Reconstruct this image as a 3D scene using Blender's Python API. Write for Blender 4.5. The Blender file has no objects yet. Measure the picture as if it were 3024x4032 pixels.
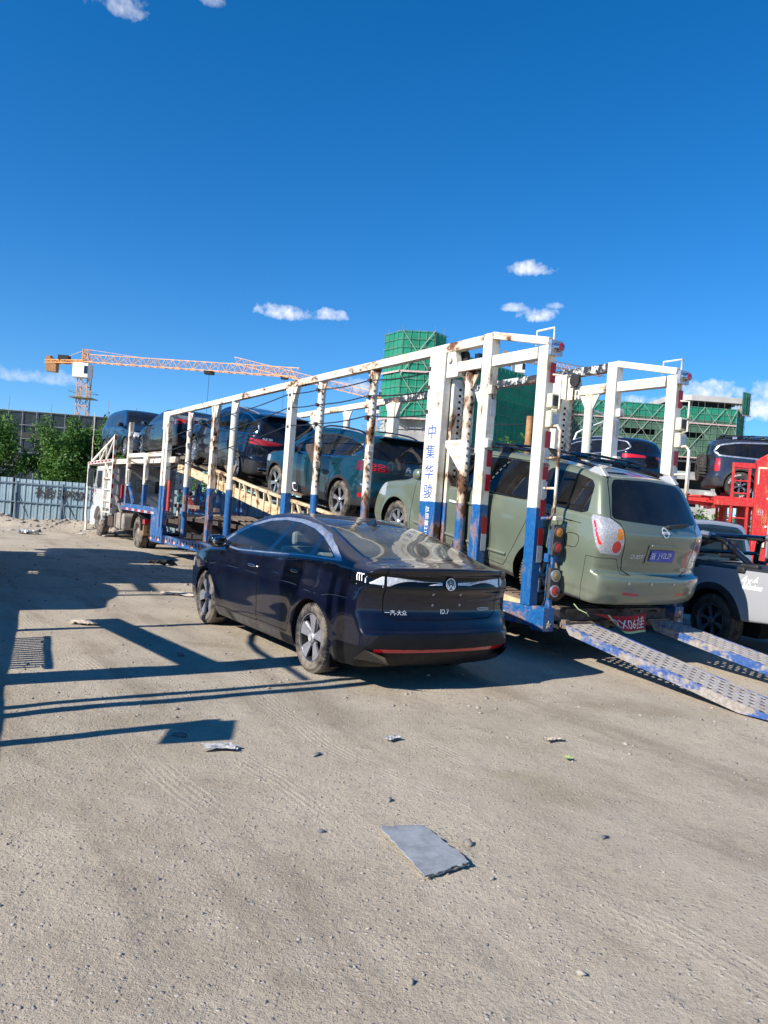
import bpy, math, random
import numpy as np
from mathutils import Matrix, Vector
random.seed(7)
RNG = np.random.default_rng(11)
SC = bpy.context.scene
COL = SC.collection
PI = math.pi
R = math.radians

# ------------------------------------------------------------------ camera
CAM_H = 1.6874
PITCH, ROLL = -0.0076, 0.0738
cp, sp, cr, sr = math.cos(PITCH), math.sin(PITCH), math.cos(ROLL), math.sin(ROLL)
fw = Vector((0, cp, sp)); rt = Vector((1, 0, 0)); up = Vector((0, -sp, cp))
rt2 = rt * cr + up * sr
up2 = up * cr - rt * sr
cam_d = bpy.data.cameras.new('camera')
cam_d.sensor_fit = 'VERTICAL'; cam_d.sensor_height = 24.0
cam_d.lens = 24.0 * 3107.5 / 4032
cam_d.clip_end = 9000
cam_d.clip_start = 0.05
cam = bpy.data.objects.new('camera', cam_d)
COL.objects.link(cam)
m = Matrix.Identity(4)
for i, v in enumerate((rt2, up2, -fw)):
    for j in range(3): m[j][i] = v[j]
m[2][3] = CAM_H
cam.matrix_world = m
SC.camera = cam

# ------------------------------------------------------------------ light
SUN_EL = 33.0
SUN_AZ = Vector((-0.799, -0.602))       # horizontal direction towards the sun
SKY = 0.11
sun_d = bpy.data.lights.new('sun', 'SUN')
sun_d.energy = 5.0; sun_d.angle = R(0.53); sun_d.color = (1.0, 0.94, 0.85)
sun = bpy.data.objects.new('sun', sun_d); COL.objects.link(sun)
tosun = Vector((SUN_AZ.x * math.cos(R(SUN_EL)), SUN_AZ.y * math.cos(R(SUN_EL)), math.sin(R(SUN_EL))))
sun.rotation_euler = tosun.to_track_quat('Z', 'Y').to_euler()

W = bpy.data.worlds.new('World'); SC.world = W; W.use_nodes = True
nt = W.node_tree; nt.nodes.clear()
def wn(t, **k):
    n = nt.nodes.new(t)
    for a, b in k.items(): setattr(n, a, b)
    return n
def wlink(a, b): nt.links.new(a, b)
def wmath(op, a, b=None, c=None, clamp=False):
    n = wn('ShaderNodeMath', operation=op, use_clamp=clamp)
    for i, v in enumerate((a, b, c)):
        if v is None: continue
        if isinstance(v, (int, float)): n.inputs[i].default_value = v
        else: wlink(v, n.inputs[i])
    return n.outputs[0]
def wvec(op, a, b):
    n = wn('ShaderNodeVectorMath', operation=op)
    for i, v in enumerate((a, b)):
        if isinstance(v, (tuple, list, Vector)): n.inputs[i].default_value = v
        else: wlink(v, n.inputs[i])
    return n
sky = wn('ShaderNodeTexSky', sky_type='NISHITA', sun_disc=False, sun_elevation=R(SUN_EL),
         sun_rotation=math.atan2(SUN_AZ.x, SUN_AZ.y), air_density=1.0, dust_density=0.0, ozone_density=4.0, altitude=900)
_tc = wn('ShaderNodeTexCoord')
_mp = wn('ShaderNodeMapping'); _mp.vector_type = 'POINT'; _mp.inputs['Location'].default_value = (0, 0, .05); _mp.inputs['Scale'].default_value = (1, 1, .95)
wlink(_tc.outputs['Generated'], _mp.inputs[0]); wlink(_mp.outputs[0], sky.inputs[0])
hsv = wn('ShaderNodeHueSaturation'); hsv.inputs['Saturation'].default_value = 1.33; hsv.inputs['Value'].default_value = 1.0
hsv.inputs['Hue'].default_value = 0.5025
wlink(sky.outputs[0], hsv.inputs['Color'])
bg1 = wn('ShaderNodeBackground'); wlink(hsv.outputs[0], bg1.inputs[0]); bg1.inputs[1].default_value = SKY
tc = wn('ShaderNodeTexCoord')
DIR = tc.outputs['Generated']
nz = wn('ShaderNodeTexNoise'); nz.inputs['Scale'].default_value = 48; nz.inputs['Detail'].default_value = 6; nz.inputs['Roughness'].default_value = 0.55
wlink(DIR, nz.inputs['Vector'])
nz2 = wn('ShaderNodeTexNoise'); nz2.inputs['Scale'].default_value = 160; nz2.inputs['Detail'].default_value = 5
wlink(DIR, nz2.inputs['Vector'])
nsum = wmath('ADD', wmath('MULTIPLY', wmath('SUBTRACT', nz.outputs[0], 0.5), 2.7), wmath('MULTIPLY', wmath('SUBTRACT', nz2.outputs[0], 0.5), 1.0))
def pix_dir(px, py):
    d = fw + rt2 * ((px - 1512) / 3107.5) - up2 * ((py - 2016) / 3107.5)
    return d.normalized()
# compact clouds: (pixel x, pixel y, half width, half height, density)
CLOUDS = [(480, 35, 105, 42, .55), (835, -5, 60, 38, .4), (1120, 1234, 120, 36, 1), (1300, 1246, 66, 26, .85), (2095, 1065, 95, 32, .9),
          (2035, 1217, 75, 18, .7), (2115, 1246, 90, 30, .95), (2185, 1207, 40, 12, .4), (35, 1478, 85, 30, .5), (205, 1492, 120, 32, .4),
          (1400, 1524, 90, 30, .7), (2790, 1568, 190, 60, .9), (3010, 1600, 150, 75, .9), (2500, 1580, 70, 22, .6), (2650, 1600, 120, 40, .6), (3300, 1560, 200, 80, .9),
          (-300, 1480, 200, 50, .6), (3600, 1500, 240, 70, .8)]
acc = None; vacc = None
for (px, py, hw, hh, den) in CLOUDS:
    hw *= 1.12; hh *= 1.3
    c = pix_dir(px, py)
    rr = Vector((c.y, -c.x, 0)).normalized(); uu = rr.cross(c)
    dc = wvec('DOT_PRODUCT', DIR, c).outputs['Value']
    u = wmath('DIVIDE', wvec('DOT_PRODUCT', DIR, rr).outputs['Value'], dc)
    v = wmath('DIVIDE', wvec('DOT_PRODUCT', DIR, uu).outputs['Value'], dc)
    un = wmath('MULTIPLY', u, 3107.5 / hw); vn = wmath('MULTIPLY', v, 3107.5 / hh)
    # flat base: the lower half is squeezed
    vlo = wmath('MULTIPLY', wmath('MINIMUM', vn, 0.0), 1.7); vhi = wmath('MAXIMUM', vn, 0.0)
    vv = wmath('ADD', vlo, vhi)
    e = wmath('SUBTRACT', 0.75, wmath('ADD', wmath('POWER', un, 2.0), wmath('POWER', vv, 2.0)))
    e = wmath('ADD', e, nsum)
    msk = wmath('MULTIPLY', wmath('MULTIPLY', e, 0.9, clamp=True), den)
    msk = wmath('MULTIPLY', msk, wmath('GREATER_THAN', dc, 0.5))
    far = wmath('LESS_THAN', wmath('ADD', wmath('POWER', un, 2.0), wmath('POWER', vv, 2.0)), 4.5)
    msk = wmath('MULTIPLY', msk, far)
    acc = msk if acc is None else wmath('MAXIMUM', acc, msk)
shade = wn('ShaderNodeMapRange'); shade.inputs['From Min'].default_value = -0.9; shade.inputs['From Max'].default_value = 0.9
shade.inputs['To Min'].default_value = 5.0; shade.inputs['To Max'].default_value = 6.6
wlink(nsum, shade.inputs['Value'])
ccol = wn('ShaderNodeCombineColor')
wlink(shade.outputs[0], ccol.inputs[0]); wlink(wmath('MULTIPLY', shade.outputs[0], 1.04), ccol.inputs[1]); wlink(wmath('MULTIPLY', shade.outputs[0], 1.13), ccol.inputs[2])
bg2 = wn('ShaderNodeBackground'); wlink(ccol.outputs[0], bg2.inputs[0]); bg2.inputs[1].default_value = SKY
mix = wn('ShaderNodeMixShader'); wlink(acc, mix.inputs[0]); wlink(bg1.outputs[0], mix.inputs[1]); wlink(bg2.outputs[0], mix.inputs[2])
wo = wn('ShaderNodeOutputWorld'); wlink(mix.outputs[0], wo.inputs[0])

vs = SC.view_settings
SC.display_settings.display_device = 'sRGB'
vs.view_transform = 'Standard'; vs.look = 'None'; vs.exposure = 0.68; vs.gamma = 1.0; vs.use_curve_mapping = False
SC.cycles.max_bounces = 8; SC.cycles.transparent_max_bounces = 12; SC.cycles.caustics_reflective = False; SC.cycles.caustics_refractive = False

# ------------------------------------------------------------------ text meshes (made while the scene is still empty)
TXT = {}
def prep_text(strings):
    obs = []
    for s in strings:
        cu = bpy.data.curves.new('t', 'FONT'); cu.body = s; cu.size = 1.0; cu.resolution_u = 3
        o = bpy.data.objects.new('t', cu); COL.objects.link(o); obs.append((s, o))
    bpy.context.view_layer.update()
    dg = bpy.context.evaluated_depsgraph_get()
    for s, o in obs:
        me = o.evaluated_get(dg).to_mesh()
        me.calc_loop_triangles()
        v = np.zeros(len(me.vertices) * 3, 'f4'); me.vertices.foreach_get('co', v); v = v.reshape(-1, 3)[:, :2]
        t = np.array([tuple(q.vertices) for q in me.loop_triangles], int).reshape(-1, 3)
        if len(v):
            lo = v.min(0); hi = v.max(0)
            v = (v - (lo + hi) / 2) / max(hi[1] - lo[1], 1e-6)      # centred, height 1
        TXT[s] = (v.astype(float), t)
    for s, o in obs:
        cu = o.data; bpy.data.objects.remove(o); bpy.data.curves.remove(cu)
prep_text(['中', '集', '华', '骏', '总质量21000kg', '一汽-大众', 'ID.7', 'VIZZION', 'QUEST', 'J·V2L29', '浙', '3.5', 'NISSAN', 'CITROËN', 'GLE 350', '4MATIC',
           '4x4', 'off-road', 'A2X06挂', '补胎15099509 24', '份', '26', '5', 'RAPTOR', 'MUD TERRAIN'])

# ------------------------------------------------------------------ mesh building
class MB:
    def __init__(s): s.v = []; s.f = []; s.n = 0
    def add(s, v, f):
        v = np.asarray(v, float).reshape(-1, 3)
        o = s.n
        s.v.append(v); s.f += [tuple(int(i) + o for i in q) for q in f]; s.n += len(v)
        return s
    def box(s, c, d, M=None):
        x, y, z = d[0] / 2, d[1] / 2, d[2] / 2
        v = np.array([(-x, -y, -z), (x, -y, -z), (x, y, -z), (-x, y, -z), (-x, -y, z), (x, -y, z), (x, y, z), (-x, y, z)])
        if M is not None: v = v @ np.asarray(M).T
        return s.add(v + np.asarray(c, float), [(0, 3, 2, 1), (4, 5, 6, 7), (0, 1, 5, 4), (1, 2, 6, 5), (2, 3, 7, 6), (3, 0, 4, 7)])
    def bx(s, a, b):
        a = np.asarray(a, float); b = np.asarray(b, float)
        return s.box((a + b) / 2, np.abs(b - a))
    def beam(s, p, q, w, h, upv=(0, 0, 1)):
        p = np.asarray(p, float); q = np.asarray(q, float)
        d = q - p; L = np.linalg.norm(d)
        if L < 1e-6: return s
        x = d / L; u = np.asarray(upv, float)
        if abs(x @ u) > .98: u = np.array([1., 0, 0]) if abs(x[0]) < .9 else np.array([0, 1., 0])
        y = np.cross(u, x); y /= np.linalg.norm(y); z = np.cross(x, y)
        return s.box((p + q) / 2, (L, w, h), np.array([x, y, z]).T)
    def tube(s, pts, r, n=8, cap=True):
        P = [np.asarray(p, float) for p in pts]
        rs = r if isinstance(r, (list, tuple)) else [r] * len(P)
        V = []; ref = None
        for i, p in enumerate(P):
            t = (P[min(i + 1, len(P) - 1)] - P[max(i - 1, 0)]); t = t / (np.linalg.norm(t) + 1e-9)
            if ref is None or abs(ref @ t) > .97:
                ref = np.array([0, 0, 1.]) if abs(t[2]) < .9 else np.array([1., 0, 0])
            a = np.cross(t, ref); a /= np.linalg.norm(a); b = np.cross(t, a)
            ref = np.cross(a, t)
            for k in range(n):
                an = 2 * PI * k / n
                V.append(p + rs[i] * (a * math.cos(an) + b * math.sin(an)))
        F = []
        for i in range(len(P) - 1):
            for k in range(n):
                k2 = (k + 1) % n
                F.append((i * n + k, i * n + k2, (i + 1) * n + k2, (i + 1) * n + k))
        if cap:
            F.append(tuple(range(n))); F.append(tuple((len(P) - 1) * n + k for k in range(n - 1, -1, -1)))
        return s.add(V, F)
    def lathe(s, prof, n=32, axis='y', c=(0, 0, 0), a0=0, a1=2 * PI):
        # prof: (radius, height along axis)
        full = abs(a1 - a0 - 2 * PI) < 1e-6
        m_ = n if full else n + 1
        V = []
        for k in range(m_):
            a = a0 + (a1 - a0) * k / n
            for r, h in prof:
                p = {'y': (r * math.cos(a), h, r * math.sin(a)), 'z': (r * math.cos(a), r * math.sin(a), h), 'x': (h, r * math.cos(a), r * math.sin(a))}[axis]
                V.append((p[0] + c[0], p[1] + c[1], p[2] + c[2]))
        L = len(prof); F = []
        for k in range(n):
            k2 = (k + 1) % m_
            for i in range(L - 1):
                F.append((k * L + i, k * L + i + 1, k2 * L + i + 1, k2 * L + i))
        return s.add(V, F)
    def prism(s, poly, axis, a, b):
        # poly in the two other axes (xz for y, yz for x, xy for z)
        n = len(poly)
        def mk(p, t): return {'y': (p[0], t, p[1]), 'x': (t, p[0], p[1]), 'z': (p[0], p[1], t)}[axis]
        V = [mk(p, a) for p in poly] + [mk(p, b) for p in poly]
        F = [tuple(range(n - 1, -1, -1)), tuple(range(n, 2 * n))] + [(i, (i + 1) % n, n + (i + 1) % n, n + i) for i in range(n)]
        return s.add(V, F)
    def ell(s, c, r, nu=14, nv=8, M=None, pw=1.0):
        V = []; F = []
        for j in range(nv + 1):
            th = PI * j / nv
            for i in range(nu):
                ph = 2 * PI * i / nu
                q = np.array([math.sin(th) * math.cos(ph), math.sin(th) * math.sin(ph), math.cos(th)])
                if pw != 1.0: q = np.sign(q) * np.abs(q) ** pw
                V.append(q * np.asarray(r))
        V = np.array(V)
        if M is not None: V = V @ np.asarray(M).T
        for j in range(nv):
            for i in range(nu):
                i2 = (i + 1) % nu
                F.append((j * nu + i, (j + 1) * nu + i, (j + 1) * nu + i2, j * nu + i2))
        return s.add(V + np.asarray(c, float), F)
    def xform(s, fn):
        s.v = [fn(np.concatenate(s.v))] if s.v else []
        return s

def tag(o, label=None, cat=None, group=None, kind=None):
    if label: o['label'] = label
    if cat: o['category'] = cat
    if group: o['group'] = group
    if kind: o['kind'] = kind
    return o
def thing(name, label, cat, loc=(0, 0, 0), rot=(0, 0, 0), group=None):
    o = bpy.data.objects.new(name, None); COL.objects.link(o)
    o.location = loc; o.rotation_euler = rot; o.empty_display_size = .3
    return tag(o, label, cat, group)
def mesh_np(name, V, F=None, T=None, mat=None, smooth=False, normals=None):
    me = bpy.data.meshes.new(name)
    if T is not None and len(T):
        V = np.asarray(V, 'f4'); T = np.asarray(T, 'i4')
        me.vertices.add(len(V)); me.vertices.foreach_set('co', V.ravel())
        me.loops.add(T.size); me.loops.foreach_set('vertex_index', T.ravel())
        me.polygons.add(len(T)); me.polygons.foreach_set('loop_start', np.arange(0, T.size, T.shape[1], dtype='i4'))
        me.update(calc_edges=True)
    else:
        me.from_pydata([tuple(p) for p in V], [], F or [])
    if mat: me.materials.append(mat)
    if smooth: me.polygons.foreach_set('use_smooth', np.ones(len(me.polygons), bool))
    if normals is not None:
        me.normals_split_custom_set_from_vertices([tuple(q) for q in normals])
    return me
def ob(name, data, parent=None, label=None):
    o = bpy.data.objects.new(name, data); COL.objects.link(o)
    if parent is not None: o.parent = parent
    if label: o['label'] = label
    return o
def put(name, mb, mat, parent=None, smooth=False, bevel=0, label=None):
    V = np.concatenate(mb.v) if mb.v else np.zeros((0, 3))
    me = mesh_np(name, V, F=mb.f, mat=mat, smooth=smooth)
    o = ob(name, me, parent, label)
    if smooth:
        me.update()
        try: me.set_sharp_from_angle(angle=R(38))
        except Exception: pass
    if bevel:
        b = o.modifiers.new('edge', 'BEVEL'); b.width = bevel; b.segments = 2; b.limit_method = 'ANGLE'; b.angle_limit = R(40)
    return o
def copy_tree(o, parent=None, skip=()):
    c = o.copy(); COL.objects.link(c); c.parent = parent
    for ch in o.children:
        if ch.name.split('.')[0] in skip: continue
        copy_tree(ch, c)
    return c
# ------------------------------------------------------------------ materials
class NT:
    def __init__(s, name):
        s.m = bpy.data.materials.new(name); s.m.use_nodes = True
        s.t = s.m.node_tree; s.t.nodes.clear()
        s.out = s.n('ShaderNodeOutputMaterial')
    def n(s, typ, ins=None, **k):
        q = s.t.nodes.new(typ)
        for a, b in k.items(): setattr(q, a, b)
        for a, b in (ins or {}).items(): s.set(q.inputs[a], b)
        return q
    def set(s, sock, v):
        if hasattr(v, 'bl_idname') and 'Socket' in v.bl_idname: s.t.links.new(v, sock)
        elif isinstance(v, (tuple, list)) and sock.type == 'RGBA' and len(v) == 3: sock.default_value = (*v, 1)
        else: sock.default_value = v
    def math(s, op, a, b=0.0, clamp=False): 
        q = s.n('ShaderNodeMath', operation=op, use_clamp=clamp); s.set(q.inputs[0], a); s.set(q.inputs[1], b); return q.outputs[0]
    def mix(s, f, a, b):
        q = s.n('ShaderNodeMix', data_type='RGBA'); s.set(q.inputs['Factor'], f); s.set(q.inputs[6], a); s.set(q.inputs[7], b); return q.outputs[2]
    def noise(s, scale, detail=5, rough=.55, vec=None, sc=None):
        if sc is not None:
            mp = s.n('ShaderNodeMapping', {'Vector': vec or s.obj(), 'Scale': sc}); vec = mp.outputs[0]
        q = s.n('ShaderNodeTexNoise', {'Scale': scale, 'Detail': detail, 'Roughness': rough, 'Vector': vec or s.obj()})
        return q.outputs[0]
    def obj(s):
        if not hasattr(s, '_o'): s._o = s.n('ShaderNodeTexCoord').outputs['Object']
        return s._o
    def pos(s):
        return s.n('ShaderNodeNewGeometry').outputs['Position']
    def ramp(s, f, a, b, lo=0., hi=1.):
        q = s.n('ShaderNodeMapRange', {'Value': f, 'From Min': a, 'From Max': b, 'To Min': lo, 'To Max': hi}); q.interpolation_type = 'SMOOTHSTEP'; return q.outputs[0]
    def sep(s, v=None):
        return s.n('ShaderNodeSeparateXYZ', {'Vector': v or s.obj()}).outputs
    def bsdf(s, **k):
        q = s.n('ShaderNodeBsdfPrincipled')
        for a, b in k.items(): s.set(q.inputs[a.replace('_', ' ')], b)
        return q
    def bump(s, h, strength=.3, dist=.01):
        return s.n('ShaderNodeBump', {'Height': h, 'Strength': strength, 'Distance': dist}).outputs[0]
    def end(s, sh):
        s.t.links.new(sh.outputs[0] if hasattr(sh, 'outputs') else sh, s.out.inputs[0]); return s.m

def simple(name, col, rough=.5, metal=0., coat=0., var=.12, vs=6., bump=0., spec=.5):
    t = NT(name)
    f = t.noise(vs, 6)
    c = t.mix(t.ramp(f, .3, .7), tuple(x * (1 - var) for x in col), tuple(min(1, x * (1 + var)) for x in col))
    b = t.bsdf(Base_Color=c, Roughness=t.ramp(t.noise(vs * 2.3, 4), .3, .7, max(.02, rough - .08), min(1, rough + .08)), Metallic=metal, Coat_Weight=coat)
    b.inputs['Coat Roughness'].default_value = .04
    b.inputs['Specular IOR Level'].default_value = spec
    if bump: t.set(b.inputs['Normal'], t.bump(t.noise(vs * 8, 5), bump))
    return t.end(b)

def car_paint(name, col, metal=.25, dust=.12, low=.35, dustc=(.27, .23, .19), z0=.25, z1=.62, rough=.28, spec=.5, topd=None):
    t = NT(name)
    z = t.sep()[2]
    n1 = t.noise(2.2, 8, .62); n2 = t.noise(14, 6, .6, sc=(1, 1, .35))
    d = t.math('MULTIPLY', t.ramp(n1, .35, .75), dust)
    lowf = t.math('MULTIPLY', t.math('MULTIPLY', t.ramp(z, z1, z0), low), t.ramp(n2, .25, .7, .35, 1.))
    d = t.math('ADD', d, lowf, clamp=True)
    up_ = t.math('MULTIPLY', t.ramp(t.sep(t.n('ShaderNodeNewGeometry').outputs['Normal'])[2], .55, .98), t.math('MULTIPLY', t.ramp(n1, .2, .7, .55, 1.), topd if topd is not None else dust * 1.6))
    d = t.math('ADD', d, up_, clamp=True)
    c = t.mix(d, col, dustc)
    rg = t.math('ADD', t.math('MULTIPLY', d, .55), rough, clamp=True)
    mt = t.math('MULTIPLY', t.math('SUBTRACT', 1., d), metal)
    ct = t.math('SUBTRACT', 1., t.math('MULTIPLY', d, 1.5), clamp=True)
    b = t.bsdf(Base_Color=c, Roughness=rg, Metallic=mt, Coat_Weight=ct)
    b.inputs['Coat Roughness'].default_value = .035; b.inputs['Specular IOR Level'].default_value = spec
    return t.end(b)

def glass(name, tint=(.32, .38, .37), dust=.05, dustc=(.35, .33, .30)):
    t = NT(name)
    tr = t.n('ShaderNodeBsdfTransparent', {'Color': tint})
    gl = t.n('ShaderNodeBsdfGlossy', {'Color': (1, 1, 1), 'Roughness': .012})
    fr = t.n('ShaderNodeFresnel', {'IOR': 1.52})
    f = t.math('MULTIPLY', fr.outputs[0], .95, clamp=True)
    a = t.n('ShaderNodeMixShader'); t.set(a.inputs[0], f); t.t.links.new(tr.outputs[0], a.inputs[1]); t.t.links.new(gl.outputs[0], a.inputs[2])
    df = t.n('ShaderNodeBsdfDiffuse', {'Color': dustc})
    b = t.n('ShaderNodeMixShader'); t.set(b.inputs[0], t.math('MULTIPLY', t.ramp(t.noise(3, 7), .3, .7, .4, 1.), dust))
    t.t.links.new(a.outputs[0], b.inputs[1]); t.t.links.new(df.outputs[0], b.inputs[2])
    return t.end(b)

def lens(name, col, rough=.08, bands=0, em=0.):
    t = NT(name)
    c = col
    if bands:
        w = t.n('ShaderNodeTexVoronoi', {'Scale': bands, 'Vector': t.obj()})
        c = t.mix(t.ramp(w.outputs['Distance'], .1, .5), tuple(min(1, x * 1.15) for x in col), tuple(x * .72 for x in col))
    b = t.bsdf(Base_Color=c, Roughness=.25, Coat_Weight=1.)
    b.inputs['Coat Roughness'].default_value = rough
    return t.end(b)

def truck_paint(name, rust=.5, white=(.72, .715, .68), blue=(.004, .078, .26), split=1.8, vert=True, black=0.):
    """white upper, blue below the split height, rust patches and runs; object space is the trailer's"""
    t = NT(name)
    z = t.sep()[2]
    n1 = t.noise(5.5, 8, .65, sc=(1, 1, .45) if vert else (.5, 1, 1))
    n2 = t.noise(1.3, 4, .5)
    n3 = t.noise(22, 6, .6)
    wh = t.mix(t.ramp(n2, .3, .7), white, (white[0] * .96, white[1] * .9, white[2] * .74))
    wh = t.mix(t.math('MULTIPLY', t.ramp(n3, .45, .8), .35), wh, (.33, .27, .2))
    bl = t.mix(t.ramp(n3, .35, .75), blue, (blue[0] * 1.9 + .01, blue[1] * 1.5 + .01, blue[2] * 1.15))
    bl = t.mix(t.math('MULTIPLY', t.ramp(n1, .56, .70), .55), bl, (.17, .16, .15))
    if split is None: c = wh
    else:
        zz = t.math('ADD', z, t.math('MULTIPLY', t.math('SUBTRACT', n3, .5), .03))
        c = t.mix(t.ramp(zz, split - .006, split + .006), bl, wh)
    if black:
        c = t.mix(t.ramp(t.noise(7, 8, .7), black - .05, black + .03), c, (.028, .030, .034))
    th = .72 - .22 * rust
    m1 = t.ramp(t.math('ADD', n1, t.math('MULTIPLY', t.math('SUBTRACT', n2, .5), .35)), th, th + .07)
    stain = t.ramp(t.math('ADD', n1, t.math('MULTIPLY', t.math('SUBTRACT', n2, .5), .35)), th - .10, th + .02)
    c = t.mix(t.math('MULTIPLY', stain, .55), c, (.42, .22, .08))
    strk = t.math('MULTIPLY', t.ramp(t.noise(7, 6, .6, sc=(5, 5, .22) if vert else (1.2, 5, 5)), .54, .72), .62 * min(1., rust + .15))
    c = t.mix(strk, c, (.40, .235, .10))
    rc = t.mix(t.ramp(n3, .35, .7), (.045, .022, .015), (.20, .075, .025))
    c = t.mix(m1, c, rc)
    b = t.bsdf(Base_Color=c, Roughness=t.ramp(m1, 0, 1, .42, .85))
    t.set(b.inputs['Normal'], t.bump(t.math('SUBTRACT', t.math('MULTIPLY', n3, .3), m1), .35, .004))
    return t.end(b)

MAT = {}
MAT['navy'] = car_paint('navy_paint', (.0022, .0036, .0125), 0., .018, .07, z0=.20, z1=.45, spec=.10, topd=.20)
MAT['black_paint'] = car_paint('black_paint', (.004, .006, .011), 0., .02, .12, spec=.15)
MAT['midnight'] = car_paint('midnight_paint', (.004, .008, .019), 0., .02, .15, spec=.15)
MAT['teal'] = car_paint('teal_paint', (.003, .033, .050), .1, .02, .12, spec=.25)
MAT['sage'] = car_paint('sage_paint', (.160, .190, .135), .35, .07, .30, rough=.34, dustc=(.30, .28, .22))
MAT['grey_paint'] = car_paint('grey_silver_paint', (.42, .43, .45), .25, .08, .30, rough=.36, dustc=(.30, .26, .21))
MAT['slate'] = car_paint('slate_blue_paint', (.018, .026, .045), .1, .04, .15, spec=.2)
MAT['glass'] = glass('tinted_glass')
MAT['glass_clear'] = glass('clear_glass', (.74, .82, .80), .05)
MAT['glass_dark'] = glass('privacy_glass', (.06, .075, .08), .04)
MAT['rear_glass'] = glass('dusty_rear_glass', (.50, .56, .53), .30, (.33, .33, .29))
MAT['chrome'] = simple('chrome_trim', (.62, .63, .65), .12, 1.0, var=.04)
MAT['satin'] = simple('satin_aluminium_trim', (.55, .56, .59), .38, .85, var=.06)
MAT['gloss_black'] = simple('gloss_black_trim', (.008, .008, .010), .12, 0, .8, var=.1)
MAT['plastic'] = simple('black_plastic', (.022, .022, .024), .55, 0, var=.25, vs=9)
MAT['dusty_plastic'] = simple('dusty_black_plastic', (.060, .055, .052), .62, 0, var=.35, vs=7)
MAT['gap'] = simple('panel_gap_black', (.004, .004, .004), .9, var=.1, spec=.1)
MAT['well'] = simple('wheel_well_black', (.012, .012, .012), .95, var=.3, spec=.15)
def tyre_mat(name, dust):
    t = NT(name)
    n = t.noise(6, 8, .65)
    c = t.mix(t.math('MULTIPLY', t.ramp(n, .35, .62), dust), (.020, .020, .021), (.24, .205, .165))
    b = t.bsdf(Base_Color=c, Roughness=.86)
    b.inputs['Specular IOR Level'].default_value = .25
    t.set(b.inputs['Normal'], t.bump(t.noise(60, 3), .25, .003))
    return t.end(b)
MAT['tyre'] = tyre_mat('dusty_tyre', .75)
MAT['tyre_dark'] = tyre_mat('black_tyre', .22)
MAT['rim_silver'] = simple('silver_alloy', (.52, .52, .54), .32, .8, var=.1)
MAT['rim_blade'] = simple('machined_alloy_blade', (.46, .46, .50), .34, .7, var=.14, vs=12)
MAT['rim_dark'] = simple('dark_alloy', (.16, .18, .22), .35, .6, var=.2)
MAT['rim_back'] = simple('rim_barrel_black', (.010, .010, .011), .7, var=.3)  # black finish of barrel, inner lip and brake disc
MAT['red_lens'] = lens('red_lens', (.42, .008, .012))
MAT['red_glow'] = lens('bright_red_lens', (.75, .012, .018))
MAT['dark_red_lens'] = lens('dark_red_lens', (.10, .006, .010))
MAT['clear_lens'] = lens('clear_lens', (.42, .43, .46), bands=48)
MAT['white_lens'] = lens('white_light_guide', (.80, .80, .82), bands=60)
MAT['amber_lens'] = lens('amber_lens', (.72, .24, .02), bands=40)
MAT['smoke_lens'] = simple('smoked_lens', (.002, .002, .003), .18, 0, .25, var=.1, spec=.2)
MAT['bumper_black'] = simple('matt_bumper_black', (.006, .006, .007), .45, var=.2, spec=.25)
MAT['interior'] = simple('dark_cabin_trim', (.030, .030, .032), .8, var=.2)
MAT['interior_light'] = simple('grey_cabin_trim', (.30, .30, .29), .8, var=.2)
MAT['seat'] = simple('seat_cloth', (.055, .055, .058), .8, var=.2)
MAT['badge'] = simple('badge_silver', (.74, .75, .77), .3, .15, var=.03)
MAT['white_print'] = simple('white_print', (.82, .82, .82), .5, var=.03)
MAT['plate_blue'] = simple('licence_plate_blue', (.012, .055, .42), .4, 0, .3, var=.06)
MAT['tr_clean'] = truck_paint('white_blue_paint_clean', .15)
MAT['tr_mid'] = truck_paint('white_blue_paint_stained', .47)
MAT['tr_rust'] = truck_paint('white_blue_paint_rusted', .72)
MAT['tr_pipe'] = truck_paint('white_blue_pipe_rusted', .86)
MAT['tr_rail'] = truck_paint('white_rail_paint', .45, split=None, vert=False)
MAT['tr_rail2'] = truck_paint('white_rail_paint_stained', .66, split=None, vert=False)
MAT['tr_peel'] = truck_paint('peeling_black_rail', .2, split=None, vert=False, black=.46)
MAT['tr_deck'] = truck_paint('cream_deck_paint', .72, white=(.62, .54, .38), split=None, vert=False)
MAT['tr_blue'] = truck_paint('blue_chassis_paint', .45, split=9., vert=False)
MAT['tr_red'] = truck_paint('red_carrier_paint', .25, white=(.50, .018, .022), split=None)
def rust_mat(name, a, b_, c_):
    t = NT(name)
    n = t.noise(4, 8, .65); n2 = t.noise(30, 6)
    c = t.mix(t.ramp(n, .35, .65), a, b_); c = t.mix(t.math('MULTIPLY', t.ramp(n2, .4, .75), .6), c, c_)
    b = t.bsdf(Base_Color=c, Roughness=.82, Metallic=.1)
    t.set(b.inputs['Normal'], t.bump(n2, .4, .004))
    return t.end(b)
MAT['rust'] = rust_mat('rusty_plate', (.11, .075, .055), (.20, .15, .12), (.28, .22, .17))
MAT['rust_dark'] = rust_mat('dark_rusty_steel', (.030, .022, .018), (.075, .05, .04), (.12, .09, .07))
MAT['worn_steel'] = rust_mat('worn_tread_steel', (.34, .31, .285), (.43, .40, .37), (.26, .20, .155))
MAT['dark_steel'] = rust_mat('oily_dark_steel', (.012, .012, .013), (.025, .024, .024), (.045, .04, .036))
MAT['cable'] = simple('dark_steel_cable', (.03, .032, .034), .5, .5)
MAT['lamp_body'] = simple('lamp_housing', (.045, .045, .048), .6)
MAT['tape_red'] = simple('red_reflective_tape', (.32, .012, .020), .35, var=.15)
MAT['tape_white'] = simple('white_reflective_tape', (.42, .43, .45), .35, var=.12)
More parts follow.
